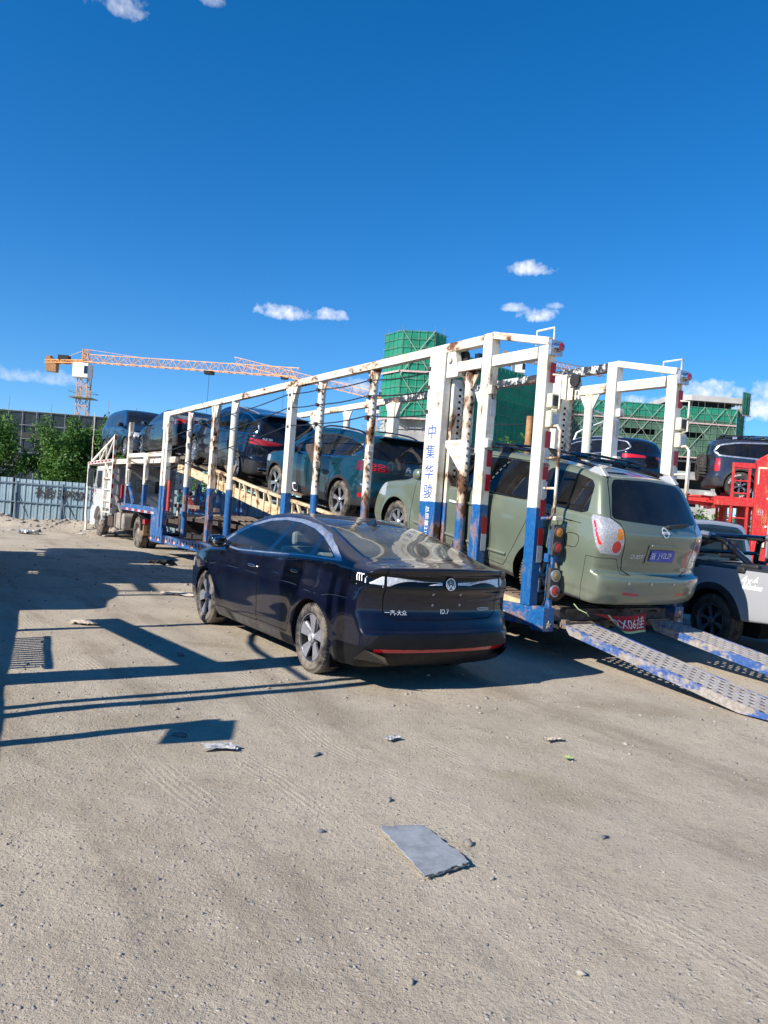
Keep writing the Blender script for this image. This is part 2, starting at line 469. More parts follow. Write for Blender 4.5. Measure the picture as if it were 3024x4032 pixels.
MAT['dull_amber'] = lens('weathered_amber_lens', (.34, .23, .10))
MAT['ivory'] = simple('ivory_lamp_box', (.62, .58, .42), .4, var=.1)
MAT['truck_white'] = car_paint('white_cab_paint', (.66, .66, .65), 0, .15, .2)
MAT['truck_grey'] = simple('dusty_grey_cab_back', (.29, .29, .295), .7, var=.2, vs=3)
MAT['dusty_tank'] = simple('dusty_fuel_tank', (.26, .225, .19), .7, .1, var=.25, vs=4)
MAT['banner_red'] = simple('red_cloth', (.44, .018, .025), .8, var=.15)
MAT['banner_green'] = simple('green_cloth_edge', (.42, .60, .30), .8, var=.15)
MAT['gold'] = simple('faded_gold_star', (.62, .50, .24), .5)
MAT['print_blue'] = simple('blue_stencil_paint', (.03, .10, .36), .6, var=.25, vs=30)
MAT['print_black'] = simple('black_spray_paint', (.015, .015, .018), .7, var=.2)
MAT['hose_green'] = simple('green_air_hose', (.05, .28, .22), .5)
MAT['hose_red'] = simple('red_air_hose', (.42, .06, .05), .5)
MAT['ram_red'] = truck_paint('red_hydraulic_ram', .3, white=(.52, .05, .06), split=None)
MAT['ram_rust'] = rust_mat('orange_rust', (.30, .14, .05), (.45, .26, .12), (.14, .06, .03))
# ------------------------------------------------------------------ car bodies: an implicit surface from side, plan and end profiles
def spl(pts):
    p = sorted(pts); X = np.array([q[0] for q in p], float); Y = np.array([q[1] for q in p], float)
    h = np.diff(X); dl = np.diff(Y) / h
    m_ = np.zeros(len(X)); m_[0] = dl[0]; m_[-1] = dl[-1]
    for i in range(1, len(X) - 1):
        m_[i] = (dl[i - 1] * h[i] + dl[i] * h[i - 1]) / (h[i - 1] + h[i])
        if dl[i - 1] * dl[i] <= 0: m_[i] *= .35
        lim = 3 * min(abs(dl[i - 1]), abs(dl[i])) + .15 * max(abs(dl[i - 1]), abs(dl[i]))
        m_[i] = max(-lim, min(lim, m_[i]))
    def f(x):
        x = np.clip(x, X[0], X[-1]); i = np.clip(np.searchsorted(X, x) - 1, 0, len(X) - 2)
        t = (x - X[i]) / h[i]; t2 = t * t; t3 = t2 * t
        return (2 * t3 - 3 * t2 + 1) * Y[i] + (t3 - 2 * t2 + t) * h[i] * m_[i] + (-2 * t3 + 3 * t2) * Y[i + 1] + (t3 - t2) * h[i] * m_[i + 1]
    return f
def smax(a, b, k):
    h = np.maximum(k - np.abs(a - b), 0) / k
    return np.maximum(a, b) + h * h * h * k / 6
def sstep(a, b, x):
    t = np.clip((x - a) / (b - a), 0, 1); return t * t * (3 - 2 * t)
def psdf(px, py, poly):
    P = np.asarray(poly, float); d = np.full(px.shape, 1e9); s = np.ones(px.shape)
    n = len(P); j = n - 1
    for i in range(n):
        ex, ey = P[j] - P[i]; wx = px - P[i, 0]; wy = py - P[i, 1]
        t = np.clip((wx * ex + wy * ey) / (ex * ex + ey * ey + 1e-12), 0, 1)
        bx_, by_ = wx - ex * t, wy - ey * t
        d = np.minimum(d, bx_ * bx_ + by_ * by_)
        c1 = py >= P[i, 1]; c2 = py < P[j, 1]; c3 = ex * wy > ey * wx
        fl = (c1 & c2 & c3) | (~c1 & ~c2 & ~c3)
        s = np.where(fl, -s, s); j = i
    return s * np.sqrt(d)
def chaikin(poly, it=2, r=.25):
    P = [np.array(p, float) for p in poly]
    for _ in range(it):
        Q = []
        for i in range(len(P)):
            a, b = P[i], P[(i + 1) % len(P)]
            Q += [a * (1 - r) + b * r, a * r + b * (1 - r)]
        P = Q
    return P
class Body:
    def __init__(s, **k):
        d = dict(kw=.16, xc=0., crown=.07, inset=.035, tan=.55, cur=.0, k1=.09, k2=.14, kf=.22, kr=.18, k4=.12, zbot=[(-3, .2), (3, .2)], flare=.012, flw=.10, wr=.345, ar=.39, hw=.93, side=[(.15, .93), (.3, .965), (.55, 1.), (.8, .992), (1.0, .975), (1.3, .95)], k5=.05, crease=())
        d.update(k); s.__dict__.update(d)
        for a in ('top', 'belt', 'plan', 'side', 'nose', 'tail', 'zbot'): setattr(s, a, spl(getattr(s, a)))
    def width(s, x, z):
        zb = s.belt(x); pl = s.hw * s.plan(x)
        wl = pl * s.side(z)
        for zc, h, w in s.crease: wl = wl + h * sstep(zc + w, zc - w, z)
        wb = pl * s.side(zb) - s.inset
        q = np.maximum(z - zb, -.1)
        wg = wb - s.tan * q - s.cur * q * q
        t = sstep(-.025, .045, z - zb)
        w = wl * (1 - t) + wg * t
        for wx in (s.wb, -s.wb):
            dd = np.sqrt((x - wx) ** 2 + (z - s.wr) ** 2) - s.ar
            w = w + s.flare * np.exp(-(np.maximum(dd, 0) / s.flw) ** 2) * (1 - t) * sstep(-.2, 0, dd)
        return w
    def f(s, x, y, z):
        ay = np.abs(y)
        xs = x + s.kw * ay * ay * np.tanh((x - s.xc) / .5)
        tp = s.top(xs); sl = (s.top(xs + .02) - s.top(xs - .02)) / .04
        f1 = (z - tp + s.crown * ay * ay) / np.sqrt(1 + np.minimum(sl * sl, 9))
        f2 = ay - s.width(x, z)
        f3 = x - (s.xf - s.nose(z) - s.kf * ay ** 2 - s.k4 * ay ** 6)
        f4 = (s.xr + s.tail(z) + s.kr * ay ** 2 + s.k4 * ay ** 6) - x
        r = smax(f1, f2, s.k1)
        r = smax(r, np.maximum(f3, f4), s.k2)
        return smax(r, s.zbot(x) - z, s.k5)
    def hit_y(s, x, z, side=1, y0=1.3):
        x = np.asarray(x, float); z = np.asarray(z, float); lo = np.zeros(x.shape); hi = np.full(x.shape, y0)
        for _ in range(26):
            mid = (lo + hi) / 2; ins = s.f(x, mid, z) < 0
            lo = np.where(ins, mid, lo); hi = np.where(ins, hi, mid)
        return hi * side
    def hit_x(s, y, z, end=-1):
        y = np.asarray(y, float); z = np.asarray(z, float)
        lo = np.full(y.shape, (s.xf + s.xr) / 2 if end > 0 else s.xr + .9); hi = np.full(y.shape, s.xf + .1 if end > 0 else s.xr - .1)
        if end > 0: lo[:] = s.xf - .7
        for _ in range(26):
            mid = (lo + hi) / 2; ins = s.f(mid, y, z) < 0
            lo = np.where(ins, mid, lo); hi = np.where(ins, hi, mid)
        return hi
    def hit_z(s, x, y):
        x = np.asarray(x, float); y = np.asarray(y, float); lo = np.full(x.shape, .6); hi = np.full(x.shape, 2.2)
        for _ in range(26):
            mid = (lo + hi) / 2; ins = s.f(x, y, mid) < 0
            lo = np.where(ins, mid, lo); hi = np.where(ins, hi, mid)
        return hi
class Surf:
    def __init__(s, f, lo, hi, h):
        xs, ys, zs = [np.arange(a, b + h, h) for a, b in zip(lo, hi)]
        F = f(xs[:, None, None], ys[None, :, None], zs[None, None, :]); F = np.broadcast_to(F, (len(xs), len(ys), len(zs)))
        ins = F < 0
        cc = np.zeros((len(xs) - 1, len(ys) - 1, len(zs) - 1), int)
        for a in (0, 1):
            for b in (0, 1):
                for c in (0, 1):
                    cc += ins[a:len(xs) - 1 + a, b:len(ys) - 1 + b, c:len(zs) - 1 + c]
        act = (cc > 0) & (cc < 8)
        I, J, K = np.nonzero(act)
        idx = -np.ones(act.shape, int); idx[I, J, K] = np.arange(len(I))
        acc = np.zeros((len(I), 3)); cnt = np.zeros(len(I))
        cs = [(a, b, c) for a in (0, 1) for b in (0, 1) for c in (0, 1)]
        for p in cs:
            for q in cs:
                if sum(q) - sum(p) == 1 and all(b >= a for a, b in zip(p, q)):
                    fa = F[I + p[0], J + p[1], K + p[2]]; fb = F[I + q[0], J + q[1], K + q[2]]
                    mk = (fa < 0) != (fb < 0)
                    t = np.where(mk, fa / np.where(mk, fa - fb, 1), 0)
                    pos = np.stack([p[i] + t * (q[i] - p[i]) for i in range(3)], 1)
                    acc += pos * mk[:, None]; cnt += mk
        V = acc / cnt[:, None]
        V = np.stack([xs[0] + (I + V[:, 0]) * h, ys[0] + (J + V[:, 1]) * h, zs[0] + (K + V[:, 2]) * h], 1)
        Q = []
        for ax in range(3):
            a = [slice(None)] * 3; b = [slice(None)] * 3; a[ax] = slice(0, -1); b[ax] = slice(1, None)
            A = ins[tuple(a)]; B = ins[tuple(b)]
            o1, o2 = [i for i in range(3) if i != ax]
            E = np.nonzero(A != B); E = np.stack(E, 1)
            ok = (E[:, o1] > 0) & (E[:, o2] > 0) & (E[:, o1] < act.shape[o1]) & (E[:, o2] < act.shape[o2]); E = E[ok]
            fl = A[E[:, 0], E[:, 1], E[:, 2]]
            def g(d1, d2):
                e = E.copy(); e[:, o1] -= d1; e[:, o2] -= d2; return idx[e[:, 0], e[:, 1], e[:, 2]]
            q = np.stack([g(1, 1), g(0, 1), g(0, 0), g(1, 0)], 1)
            sw = fl if ax != 1 else ~fl
            q[~sw] = q[~sw][:, ::-1]
            Q.append(q)
        Q = np.concatenate(Q); Q = Q[(Q >= 0).all(1)]
        def grad(P, e=.003):
            G = np.zeros_like(P)
            for i in range(3):
                d = np.zeros(3); d[i] = e
                a = P + d; b = P - d
                G[:, i] = (f(a[:, 0], a[:, 1], a[:, 2]) - f(b[:, 0], b[:, 1], b[:, 2])) / (2 * e)
            return G
        for _ in range(4):
            G = grad(V); v = f(V[:, 0], V[:, 1], V[:, 2]); g2 = (G * G).sum(1) + 1e-6
            st = -(v / g2)[:, None] * G; ln = np.linalg.norm(st, axis=1, keepdims=True)
            V = V + st * np.minimum(1, h * .5 / (ln + 1e-9))
        G = grad(V, .006); s.N = G / (np.linalg.norm(G, axis=1, keepdims=True) + 1e-9)
        s.V = V
        d1 = np.linalg.norm(V[Q[:, 0]] - V[Q[:, 2]], axis=1) <= np.linalg.norm(V[Q[:, 1]] - V[Q[:, 3]], axis=1)
        T = np.concatenate([np.where(d1[:, None], Q[:, [0, 1, 2]], Q[:, [0, 1, 3]]), np.where(d1[:, None], Q[:, [0, 2, 3]], Q[:, [1, 2, 3]])])
        gn = np.cross(V[T[:, 1]] - V[T[:, 0]], V[T[:, 2]] - V[T[:, 0]]); fl = (gn * s.N[T].sum(1)).sum(1) < 0
        T[fl] = T[fl][:, ::-1]
        s.T = T; s.L = np.zeros(len(T), int); s.names = ['body']
    def cut(s, name, fld, allow=('body',), cond=None):
        if name not in s.names: s.names.append(name)
        lab = s.names.index(name)
        al = [s.names.index(a) for a in allow if a in s.names]
        d = fld(s.V[:, 0], s.V[:, 1], s.V[:, 2]); d = np.where(np.abs(d) < 2e-4, 2e-4, d)
        sg = d < 0
        ts = sg[s.T]; c = ts.sum(1)
        mixm = (c > 0) & (c < 3) & np.isin(s.L, al)
        M = np.nonzero(mixm)[0]
        if len(M):
            T = s.T[M]; S_ = sg[T]; lone = np.where(S_.sum(1)[:, None] == 1, S_, ~S_)
            k = lone.argmax(1); r = np.arange(len(M))
            a, b, c_ = T[r, k], T[r, (k + 1) % 3], T[r, (k + 2) % 3]
            E = np.concatenate([np.sort(np.stack([a, b], 1), 1), np.sort(np.stack([a, c_], 1), 1)])
            U, inv = np.unique(E, axis=0, return_inverse=True); inv = inv.ravel()
            t = d[U[:, 0]] / (d[U[:, 0]] - d[U[:, 1]])
            nv = s.V[U[:, 0]] * (1 - t)[:, None] + s.V[U[:, 1]] * t[:, None]
            nn = s.N[U[:, 0]] * (1 - t)[:, None] + s.N[U[:, 1]] * t[:, None]; nn /= np.linalg.norm(nn, axis=1, keepdims=True)
            o = len(s.V); s.V = np.concatenate([s.V, nv]); s.N = np.concatenate([s.N, nn])
            p = inv[:len(M)] + o; q = inv[len(M):] + o
            oldL = s.L[M]; lin = sg[a]
            n1 = np.stack([a, p, q], 1); n2 = np.stack([p, b, c_], 1); n3 = np.stack([p, c_, q], 1)
            keep = np.ones(len(s.T), bool); keep[M] = False
            base = s.L[keep].copy(); Tk = s.T[keep]
            ck = sg[Tk].all(1) & np.isin(base, al); base[ck] = lab
            s.T = np.concatenate([Tk, n1, n2, n3])
            s.L = np.concatenate([base, np.where(lin, lab, oldL), np.where(lin, oldL, lab), np.where(lin, oldL, lab)])
        else:
            ck = (c == 3) & np.isin(s.L, al); s.L[ck] = lab
    def get(s, name, side=0, off=0., xs=0):
        if name not in s.names: return None
        T = s.T[s.L == s.names.index(name)]
        if side and len(T):
            T = T[(s.V[T].mean(1)[:, 1] * side) > 0]
        if xs and len(T): T = T[(s.V[T].mean(1)[:, 0] * xs) > 0]
        if not len(T): return None
        u, inv = np.unique(T, return_inverse=True)
        return s.V[u] + s.N[u] * off, inv.reshape(-1, 3), s.N[u]
# fields --------------------------------------------------------------
def fxz(poly, ymin=.45, side=0, r=0.):
    P = np.asarray(poly, float)
    def f(x, y, z):
        a = y * side if side else np.abs(y)
        return np.maximum(psdf(x, z, P) - r, ymin - a)
    return f
def fyz(poly, xlo=-9, xhi=9, r=0.):
    P = np.asarray(poly, float)
    def f(x, y, z): return np.maximum(np.maximum(psdf(y, z, P) - r, xlo - x), x - xhi)
    return f
def fay(poly, xlo=-9, xhi=9, r=0.):
    P = np.asarray(poly, float)
    def f(x, y, z): return np.maximum(np.maximum(psdf(np.abs(y), z, P) - r, xlo - x), x - xhi)
    return f
def panel(name, f, w=.0045, allow=('body',)):
    return [('panel_gap', fgrow(f, w), allow), (name, fgrow(f, -w), ('panel_gap',))]
def fxy(poly, zlo=0., r=0.):
    P = np.asarray(poly, float)
    def f(x, y, z): return np.maximum(psdf(x, y, P) - r, zlo - z)
    return f
def funion(*fs): return lambda x, y, z: np.minimum.reduce([f(x, y, z) for f in fs])
def finter(*fs): return lambda x, y, z: np.maximum.reduce([f(x, y, z) for f in fs])
def fsub(a, b): return lambda x, y, z: np.maximum(a(x, y, z), -b(x, y, z))
def fband(f, w): return lambda x, y, z: np.abs(f(x, y, z)) - w
def fgrow(f, w): return lambda x, y, z: f(x, y, z) - w
def farch(wx, wz, r, ymin=.5): return lambda x, y, z: np.maximum(np.sqrt((x - wx) ** 2 + (z - wz) ** 2) - r, ymin - np.abs(y))
def sym(poly): return list(poly) + [(-a, b) for a, b in reversed(poly)]
def fbelow(z0, ymin=0, x0=-9, x1=9): return lambda x, y, z: np.maximum.reduce([z - z0, ymin - np.abs(y), x0 - x, x - x1])

# wheels ----------------------------------------------------------------
def wheel_parts(R_, rr, w, style):
    ty = MB()
    h = w / 2
    half = [(rr - .004, h - .012), (rr + .006, h - .002), (rr + .3 * (R_ - rr), h + .008), (rr + .62 * (R_ - rr), h + .006), (R_ - .028, h - .008), (R_ - .010, h - .026), (R_, h - .045)]
    gro = []
    for g in (.52, .06):
        y = (h - .045) * g
        gro += [(R_ + .001, y + .007), (R_ - .009, y + .005), (R_ - .009, y - .005), (R_ + .001, y - .007)]
    prof = half + gro[:4] + gro[4:] + [(R_ + .001, -(h - .045) * .4)] + [(r, -y) for r, y in reversed(half)]
    ty.lathe(prof, 48)
    # tread shoulder blocks
    for k in range(56):
        a = 2 * PI * k / 56
        for sd in (1, -1):
            c = np.array([math.cos(a) * (R_ - .0125), sd * (h - .030), math.sin(a) * (R_ - .0125)])
            X = np.array([-math.sin(a), 0, math.cos(a)]); Z = np.array([math.cos(a), 0, math.sin(a)])
            ty.box(c, (.016, .034, .016), np.array([X, [0, 1, 0], Z]).T)
    rim = MB(); back = MB(); hub = MB()
    if style in ('blade5', 'twin5'):
        rim.lathe([(rr, h - .014), (rr - .002, h - .004), (rr - .008, h - .004), (rr - .009, h - .012)], 48); back.lathe([(rr - .009, h - .010), (rr - .022, h - .022), (rr - .028, h - .08)], 48)
    else: rim.lathe([(rr, h - .014), (rr - .002, h - .004), (rr - .014, h - .004), (rr - .022, h - .022), (rr - .028, h - .08)], 48)
    back.lathe([(rr - .02, h - .06), (rr - .03, h - .10), (rr - .03, -h + .02), (.02, -h + .03)], 36)
    back.lathe([(rr * .70, h - .085), (rr * .70, h - .10), (.01, h - .085)], 28)
    def spoke(a, r0, r1, w0, w1, y0, y1, th=.022, tw=0.):
        P = []
        for (r, ww, y, da) in ((r0, w0, y0, 0), (r1, w1, y1, tw)):
            ca, sa = math.cos(a + da), math.sin(a + da)
            for sgn in (-1, 1):
                for yy in (y, y - th):
                    P.append((ca * r - sa * ww * sgn, yy, sa * r + ca * ww * sgn))
        # order: r0(-,top),( -,bot),(+,top),(+,bot), r1 ...
        rim.add(P, [(0, 2, 6, 4), (1, 5, 7, 3), (0, 4, 5, 1), (2, 3, 7, 6), (4, 6, 7, 5), (0, 1, 3, 2)])
    yo = h - .012
    if style == 'blade5':
        for k in range(5):
            a = 2 * PI * k / 5 + .35
            spoke(a, .045, rr - .012, .020, 0.020 + rr * .215, yo - .022, yo - .002, .02, tw=.06)
            spoke(a + .40, .045, rr - .012, .010, .010, yo - .05, yo - .02, .02)
    elif style == 'multi':
        for k in range(10):
            a = 2 * PI * k / 10
            spoke(a, .05, rr - .01, .010, .012, yo - .02, yo - .004, .02)
            spoke(a + .2, .05, rr - .01, .006, .007, yo - .03, yo - .010, .02)
            spoke(a - .16, .10, rr - .01, .005, .006, yo - .03, yo - .010, .02)
    elif style == 'twin5':
        for k in range(5):
            a = 2 * PI * k / 5 + .2
            spoke(a - .16, .05, rr - .01, .014, .015, yo - .026, yo - .004, .022, tw=.03)
            spoke(a + .16, .05, rr - .01, .014, .015, yo - .026, yo - .004, .022, tw=-.03)
            spoke(a, rr * .55, rr - .01, .012, .03, yo - .02, yo - .008, .02)
    elif style == 'wide7':
        for k in range(7):
            spoke(2 * PI * k / 7 + .1, .04, rr - .008, .022, .038, yo - .024, yo - .012, .02)
    elif style == 'twin6':
        for k in range(6):
            a = 2 * PI * k / 6 + .3
            spoke(a - .10, .05, rr - .01, .010, .016, yo - .026, yo - .006, .022, tw=.02)
            spoke(a + .10, .05, rr - .01, .010, .016, yo - .026, yo - .006, .022, tw=-.02)
    elif style == 'steel':
        rim.lathe([(rr - .02, yo - .05), (rr * .75, yo - .06), (rr * .66, yo - .02), (rr * .3, yo - .015), (.0, yo - .015)], 36)
    hub.lathe([(.052, yo - .045), (.052, yo - .006), (.040, yo + .002), (.0, yo + .003)], 24)
    for k in range(5):
        a = 2 * PI * k / 5
        hub.lathe([(.010, yo - .045), (.010, yo - .022), (0, yo - .022)], 8, c=(math.cos(a) * .075, 0, math.sin(a) * .075))
    return ty, rim, back, hub
WH = {}
def add_wheels(root, body, R_, rr, w, style, ty_m, rim_m, ytrack, cap=None, spin=(0, .7, .4, 1.3)):
    key = (R_, rr, w, style, ty_m, rim_m)
    if key not in WH:
        out = []
        for nm, mb, mt, sm in zip(('tyre', 'rim', 'rim_barrel', 'hub_cap'), wheel_parts(R_, rr, w, style), (ty_m, rim_m, 'rim_back', rim_m), (True, True, True, True)):
            V = np.concatenate(mb.v); me = mesh_np(nm, V, F=mb.f, mat=MAT[mt], smooth=sm); me.update(); me.set_sharp_from_angle(angle=R(32)); out.append((nm, me))
        WH[key] = out
    i = 0
    for wx in (-body.wb, body.wb):
        for sd in (1, -1):
            e = bpy.data.objects.new('wheel', None); COL.objects.link(e); e.parent = root; e.empty_display_size = .2
            e.location = (wx, sd * ytrack, R_); e.rotation_euler = (0, spin[i], 0 if sd > 0 else PI); i += 1
            for nm, me in WH[key]: ob(nm, me, e)
            if cap and sd > 0: cap(e, w)
    return

def decal(name, txt, mat, parent, mapper, size, off=.004, slant=0., rot=0., th=.0):
    v, t = TXT[txt]
    P = v * size
    P = np.stack([P[:, 0] + slant * P[:, 1], P[:, 1]], 1)
    if rot: c, s_ = math.cos(rot), math.sin(rot); P = np.stack([P[:, 0] * c - P[:, 1] * s_, P[:, 0] * s_ + P[:, 1] * c], 1)
    V = mapper(P[:, 0], P[:, 1], off)
    return ob(name, mesh_np(name, V, T=t, mat=mat), parent)
def flat(name, polys, mat, parent, mapper, off=.005, sub=0):
    """flat marks: list of polygons in local (u, v), laid on a surface by the mapper"""
    V = []; F = []
    for p in polys:
        o = len(V); V += list(p); F.append(tuple(range(o, o + len(p))))
    V = np.array(V, float); W_ = mapper(V[:, 0], V[:, 1], off)
    return ob(name, mesh_np(name, W_, F=F, mat=mat), parent)
def ring(r0, r1, n=28, cx=0, cy=0, sy=1.):
    out = []
    for k in range(n):
        a, b = 2 * PI * k / n, 2 * PI * (k + 1) / n
        out.append([(cx + r0 * math.cos(a), cy + sy * r0 * math.sin(a)), (cx + r1 * math.cos(a), cy + sy * r1 * math.sin(a)), (cx + r1 * math.cos(b), cy + sy * r1 * math.sin(b)), (cx + r0 * math.cos(b), cy + sy * r0 * math.sin(b))])
    return out
def disc(r, n=24, cx=0, cy=0): return [[(cx + r * math.cos(2 * PI * k / n), cy + r * math.sin(2 * PI * k / n)) for k in range(n)]]
def stroke(a, b, w):
    a = np.array(a, float); b = np.array(b, float); d = (b - a) / np.linalg.norm(b - a); n_ = np.array([-d[1], d[0]]) * w / 2
    return [tuple(a + n_), tuple(a - n_), tuple(b - n_), tuple(b + n_)]
def rearmap(body, y0, z0, end=-1):
    # u to the viewer's right when looking at that end
    def mp(u, v, off):
        y = y0 + (u * end if end < 0 else u); z = z0 + v
        x = body.hit_x(y, z, end); return np.stack([x + off * end, y, z], 1)
    return mp
def arcmap(body, u0, z0, sgn=1, x_in=1.1):
    # u: distance along the body contour from the middle of the tail; sgn +1 = the car's left
    an = np.linspace(0, 1.45, 220); zz = np.full(an.shape, z0); ox = body.xr + x_in
    lo = np.zeros(an.shape); hi = np.full(an.shape, 2.2)
    for _ in range(26):
        md = (lo + hi) / 2; ins = body.f(ox - md * np.cos(an), md * np.sin(an), zz) < 0
        lo = np.where(ins, md, lo); hi = np.where(ins, hi, md)
    X = ox - hi * np.cos(an); Y = hi * np.sin(an)
    S_ = np.concatenate([[0], np.cumsum(np.hypot(np.diff(X), np.diff(Y)))])
    def mp(u, v, off):
        a = np.interp(u0 + u, S_, an); z = z0 + v
        lo = np.zeros(a.shape); hi = np.full(a.shape, 2.2)
        for _ in range(26):
            md = (lo + hi) / 2; ins = body.f(ox - md * np.cos(a), md * np.sin(a), z) < 0
            lo = np.where(ins, md, lo); hi = np.where(ins, hi, md)
        h = hi + off
        return np.stack([ox - h * np.cos(a), sgn * h * np.sin(a), z], 1)
    return mp
def sidemap(body, x0, z0, side=1):
    def mp(u, v, off):
        x = x0 - u * side; z = z0 + v; y = body.hit_y(x, z, 1)
        return np.stack([x, (y + off) * side, z], 1)
    return mp

def build_body(root, B, h, cuts, parts, lo=None, hi=None, f=None):
    """cuts: (name, field, allow); parts: name -> (material, split, part name)"""
    S = Surf(f or B.f, lo or (B.xr - .15, -B.hw - .12, .08), hi or (B.xf + .15, B.hw + .12, B.zmax + .08), h)
    for wx in (B.wb, -B.wb): S.cut('void', farch(wx, B.wr, B.ar), ('body',))
    for c in cuts: S.cut(c[0], c[1], c[2] if len(c) > 2 else ('body',))
    allp = dict(parts); allp.setdefault('body', (B.paint, False, 'body'))
    for nm in S.names:
        if nm == 'void': continue
        mt, split, pn = allp.get(nm, (B.paint, False, nm))
        for sd, xs_ in (((1, 1), (-1, 1), (1, -1), (-1, -1)) if split == 'quad' else ((1, 0), (-1, 0)) if split else ((0, 0),)):
            g = S.get(nm, sd, 0., xs_)
            if g is None: continue
            V, T, N_ = g
            me = mesh_np(pn, V, T=T, mat=MAT[mt] if isinstance(mt, str) else mt, smooth=True, normals=N_)
            o_ = ob(pn, me, root)
            if pn == 'panel_gap': o_['kind'] = 'stuff'
    # wheel wells
    for wx in (B.wb, -B.wb):
        for sd in (1, -1):
            mb = MB()
            a0 = math.asin(max(-.95, min(.95, (.20 - B.wr) / (B.ar + .01))))
            aa = np.linspace(a0, PI - a0, 26)
            yo = [float(B.hit_y(np.array(wx + B.ar * math.cos(a)), np.array(B.wr + B.ar * math.sin(a)))) - .004 for a in aa]
            V = []; F = []
            for a, y in zip(aa, yo):
                V += [(wx + (B.ar + .0) * math.cos(a), sd * y, B.wr + (B.ar + .0) * math.sin(a)), (wx + (B.ar + .02) * math.cos(a), sd * .48, B.wr + (B.ar + .02) * math.sin(a))]
            for i in range(len(aa) - 1): F.append((2 * i, 2 * i + 1, 2 * i + 3, 2 * i + 2))
            n0 = len(V); V += [(wx + (B.ar + .02) * math.cos(a), sd * .48, B.wr + (B.ar + .02) * math.sin(a)) for a in aa]
            F.append(tuple(range(n0, n0 + len(aa))))
            mb.add(V, F); put('wheel_arch_liner', mb, MAT['well'], root, smooth=False)
    return S
def seams(B, *fields): return [fband(f, B.gapw if hasattr(B, 'gapw') else .004) for f in fields]
def mirror(root, B, x, z, paint, sx=.10, sy=.105, sz=.075, out=.13):
    for sd in (1, -1):
        y = float(B.hit_y(np.array(x), np.array(z))) 
        m_ = MB(); m_.ell((x, sd * (y + out), z + .03), (sx, sy, sz), 18, 12, pw=.72)
        o = put('side_mirror', m_, MAT[paint], root, smooth=True)
        a = MB(); a.beam((x - .01, sd * (y - .03), z - .035), (x, sd * (y + out * .8), z - .01), .07, .03)
        put('mirror_arm', a, MAT['plastic'], o)
        g = MB(); g.ell((x - sx * .82, sd * (y + out), z + .03), (.012, sy * .82, sz * .78), 14, 8)
        put('mirror_glass', g, MAT['chrome'], o, smooth=True)
def handle(root, B, x, z, mat='paint', L=.2, hgt=.028, sides=(1, -1)):
    for sd in sides:
        y = float(B.hit_y(np.array(x), np.array(z)))
        m_ = MB(); m_.ell((x, sd * (y + .012), z), (L / 2, .016, hgt / 2), 16, 8, pw=.6)
        put('door_handle', m_, MAT[mat], root, smooth=True)
def cabin(root, B, x0, x1, zf, zs, w, mat='interior', seatm='seat', rows=((.35,), (-.55,)), wheel=True):
    m_ = MB(); m_.bx((x0, -w, zf - .04), (x1, w, zf))
    m_.bx((x1 - .32, -w * .95, zf), (x1, w * .95, zs - .10))             # dashboard
    m_.bx((x0, -w * .95, zf), (x0 + .3, w * .95, zs - .2))
    for sd in (1, -1): m_.bx((x0, sd * w * .98, zf), (x1, sd * (w * .98 - .05), zs - .09))
    put('cabin_tub', m_, MAT[mat], root)
    for (xs,) in rows:
        for sd in (.37, -.37):
            s_ = MB(); s_.box((xs, sd, zf + .2), (.5, .5, .16))
            s_.beam((xs - .24, sd, zf + .22), (xs - .42, sd, zf + .78), .46, .13, (1, 0, .3))
            s_.box((xs - .46, sd, zf + .88), (.09, .26, .16))
            put('seat', s_, MAT[seatm], root, bevel=.04)
    if wheel:
        st = MB()
        c = np.array((x1 - .42, .37, zs - .02)); ax = np.array((.85, 0, -.5)); ax /= np.linalg.norm(ax); u_ = np.array((0, 1., 0)); v_ = np.cross(ax, u_)
        st.tube([c + .18 * (u_ * math.cos(a) + v_ * math.sin(a)) for a in np.linspace(0, 2 * PI, 22)], .014, 6)
        st.beam(c - u_ * .17, c + u_ * .17, .03, .03)
        put('steering_wheel', st, MAT['interior'], root)
